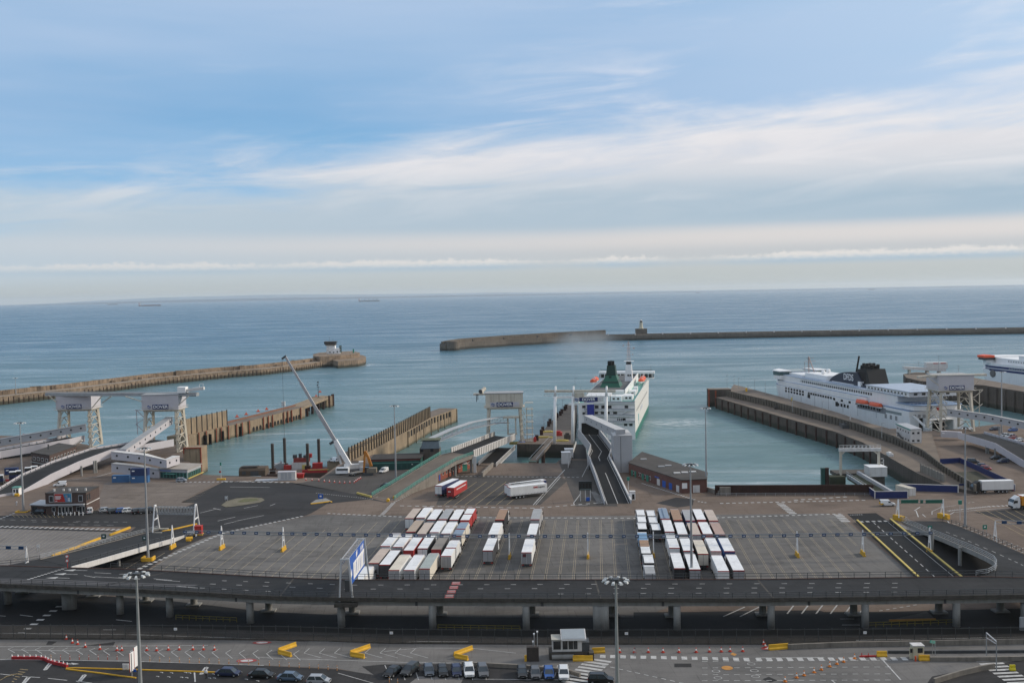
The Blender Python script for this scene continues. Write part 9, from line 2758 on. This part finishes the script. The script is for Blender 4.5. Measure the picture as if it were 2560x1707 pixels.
for k_, (x, y0, y1, dx) in enumerate(((2331, 1601, 1640, 0),)):
 q = at(x, y1)
 h_ = hz(q, y0)
 gp_ = thing('traffic_light', 'green headed signal on twin posts behind the cream kiosk', 'signal', q)
 part(MB().tube((0, 0, 0), (0, 0, h_), .07).tube((.5, 0, 0), (.5, 0, h_ - .3), .07), 'post', steel, gp_)
 part(MB().bar((-.5, -.3, h_), (.7, .6, h_ - .5), .2, .5), 'signal_head', green_rail, gp_)
A, B = at(2466, 1650), at(2491, 1676)
ha, hb_ = hz(A, 1581), hz(B, 1603)
hg2 = thing('height_gauge', 'pale steel height gauge frame across the front lane', 'height gauge', A)
part(MB().tube(A, A + Vector((0, 0, ha)), .1).tube(B, B + Vector((0, 0, hb_)), .1), 'post', steel, hg2, True)
part(MB().bar(A + Vector((0, 0, ha)), B + Vector((0, 0, hb_)), .18).bar(A + Vector((0, 0, ha - .9)), B + Vector((0, 0, hb_ - .4)), .12), 'cross_bar', panel_grey, hg2, True)
q = at(2556, 1575)
gf = thing('gate_frame', 'pale grey gate panel at the frame edge under the flyover', 'gate', q)
part(MB().box(1, 0, 0, 3, .4, 2.6), 'gate_panel', panel_grey, gf)
part(MB().bar((-.4, 0, 2.6), (.6, 0, 1.4), .3), 'gate_strut', panel_grey, gf)
A, B = at(330, 1690), at(347, 1678)
rbd = thing('road_sign', 'pair of white road boards on tall posts beside the nearest mast', 'sign', A)
h0 = hz(A, 1632)
part(MB().tube(A, A + Vector((0, 0, h0)), .09).tube(B, B + Vector((0, 0, h0 + .6)), .09), 'post', steel, rbd, True)
d_ = (B - A)
for f0_, f1_, z0_, z1_ in ((-.15, .45, h0 - 3.3, h0 + .1), (.5, 1.05, h0 - 3.0, h0 + .6)):
 p, q = A + d_ * f0_, A + d_ * f1_
 part(MB().wall([(p.x - .1, p.y - .1), (q.x - .1, q.y - .1)], z0_, z1_, .08), 'board', letter_white, rbd, True)
 part(MB().box(p.x - .1, p.y - .12, z0_, .1, .1, z1_ - z0_), 'red_edge', redp, rbd, True)
 for j in range(3):
  a, b = p.lerp(q, .2), p.lerp(q, .8)
  part(MB().wall([(a.x - .12, a.y - .14), (b.x - .12, b.y - .14)], z0_ + .5 + j * 1.0, z0_ + .62 + j * 1.0, .04), 'text_line', letter_grey, rbd, True)
part(MB().box(A.x + .6, A.y - .2, .9, .5, .1, .5), 'blue_disc', signblue, rbd, True)
for k_ in range(5):
 q = at(308 + k_ * 3.4, 1674)
 solid(MB().box(q.x, q.y, 0, .14, .14, 1.1).box(q.x, q.y, 1.1, .18, .18, .06), 'bollard', white, 'thin white bollard, %s in the bunch at the road boards' % ORD[k_], 'bollard', 'white bollards at the road boards')
q = at(169, 1419, DZ)
sp_ = thing('road_sign', 'twin speed limit discs on a red post at the end of the slip road beam', 'sign', q)
part(MB().tube((0, 0, 0), (0, 0, 3.0), .07), 'post', redp, sp_)
for z in (2.7, 1.7):
 part(MB().tube((0, -.08, z), (0, -.16, z), .42, n=14), 'red_ring', redp, sp_)
 part(MB().tube((0, -.16, z), (0, -.19, z), .28, n=14), 'white_disc', white, sp_)
for k_, (x, y) in enumerate(((838, 1100), (865, 1045))):
 q = r4(x, y)
 pb = thing('plant_box', ('white plant cabin beside the low black ramp of the kinked ramp', 'smaller white cabin behind the plant cabin beside the low black ramp')[k_], 'cabin', q)
 part(MB().box(0, 1, 0, 3.4, 3, 4.4 - k_), 'cabin_body', white_old, pb)
 part(MB().box(0, 1, 4.4 - k_, 3.6, 3.2, .12), 'cabin_roof', white, pb)
for lab, xa, xb, y, n in (('short blue lane sign gantry over the small yard at the frame edge', -60, 66, 1370, 4), ('short blue lane sign gantry over the brown yard at the frame edge', 2488, 2600, 1308, 3)):
 a, b = at(xa, y, 5.2), at(xb, y + 3, 5.2)
 s_ = thing('lane_sign_gantry', lab, 'gantry', (a.x, a.y, 0))
 part(MB().bar(a, b, .14).bar(a + Vector((0, 0, .8)), b + Vector((0, 0, .8)), .14), 'gantry_beam', steel, s_, True)
 for k_ in range(n):
  c = a.lerp(b, (k_ + .6) / n)
  part(MB().box(c.x, c.y - .12, c.z + .05, 1.3, .08, .7), 'lane_sign', M('lane_sign_blue', .05), s_, True)
 e = b if xa < 0 else a
 part(MB().bar((e.x, e.y - 1, 0), (e.x, e.y, 5.9), .2).bar((e.x, e.y + 1, 0), (e.x, e.y, 5.9), .2).bar((e.x, e.y - .6, 2), (e.x, e.y + .6, 2), .16), 'support_leg', white, s_, True)
def person(q, rz, label, top, legs, skin=(.42, .26, .19), stride=.22):
 sk_ = M('skin', skin, .6, .05, 3)
 t_ = thing('person', label, 'person', q, rz)
 import bmesh
 J = [((0, 0, .98), .155), ((0, .01, 1.18), .16), ((0, 0, 1.40), .17), ((0, .01, 1.52), .065), ((0, .02, 1.58), .07), ((0, .03, 1.68), .105), ((0, .03, 1.76), .08)]
 edges = [(i, i + 1) for i in range(6)]
 def chain(root_, pts):
  b = root_
  for p, r_ in pts:
   J.append((p, r_))
   edges.append((b, len(J) - 1))
   b = len(J) - 1
 for s_ in (-1, 1):
  st_ = stride * s_
  chain(2, [((.2 * s_, 0, 1.40), .075), ((.25 * s_, -st_ * .6 - .02, 1.14), .055), ((.25 * s_, -st_ + .06, .90), .042), ((.25 * s_, -st_ + .12, .80), .05)])
  chain(0, [((.10 * s_, 0, .90), .10), ((.11 * s_, st_ * .55 + .03, .50), .07), ((.11 * s_, st_ - .02, .10), .05), ((.11 * s_, st_ + .12, .04), .045)])
 me = bpy.data.meshes.new('body')
 me.from_pydata([p for p, r_ in J], edges, [])
 o = bpy.data.objects.new('body', me)
 COL.objects.link(o)
 md = o.modifiers.new('skin', 'SKIN')
 for v, (p, r_) in zip(me.skin_vertices[0].data, J):
  v.radius = (r_, r_)
 me.skin_vertices[0].data[0].use_root = True
 o.modifiers.new('sub', 'SUBSURF').levels = 1
 bpy.context.view_layer.update()
 dg = bpy.context.evaluated_depsgraph_get()
 me2 = bpy.data.meshes.new_from_object(o.evaluated_get(dg))
 me2.name = 'body'
 bpy.data.objects.remove(o)
 me2.materials.clear()
 for mt_ in (sk_, top, legs, black, M('dark_hair', (.03, .02, .015), .7, .2, 3)):
  me2.materials.append(mt_)
 for f_ in me2.polygons:
  z, y, x = f_.center.z, f_.center.y, abs(f_.center.x)
  f_.material_index = 4 if (z > 1.70 or (z > 1.62 and y < .02)) else 0 if z > 1.50 else 3 if z < .09 else 0 if (x > .19 and z < .87) else 2 if z < .97 else 1
  f_.use_smooth = True
 b = bpy.data.objects.new('body', me2)
 COL.objects.link(b)
 b.parent = t_
 return t_
person(at(515, 1695), .3, 'person in a white top and dark trousers walking past the navy car', M('white_shirt', (.70, .70, .70), .8, .05, 3), M('dark_trousers', (.02, .02, .025), .8, .1, 3))
person(r2(1740, 1188), 1.2, 'person in an orange vest standing behind the van on the crane quay', orangep, M('dark_trousers', .02), stride=.05)
person(r11(1050, 190, 1.02), .5, 'person in orange overalls on the lower deck of the long dark pier', orangep, orangep, stride=.12)
person(r7(172, 345), .8, 'person in a pale coat standing by the mast near the brown office', M('pale_coat', (.42, .45, .50), .8, .05, 3), M('pale_trousers', (.30, .33, .38), .8, .1, 3), stride=.1)
hm = bpy.data.materials.new('haze')
hm.use_nodes = True
t = NT(hm.node_tree)
pv = t.n('VolumePrincipled', None, Color=(.93, .97, 1.0), Density=3.0e-5, Anisotropy=.3)
o_ = t.n('OutputMaterial')
t.t.links.new(pv.outputs[0], o_.inputs['Volume'])
hz_ = part(MB().box(0, 0, -15.5, 64000, 64000, 195), 'haze', hm)
hz_['kind'] = 'stuff'
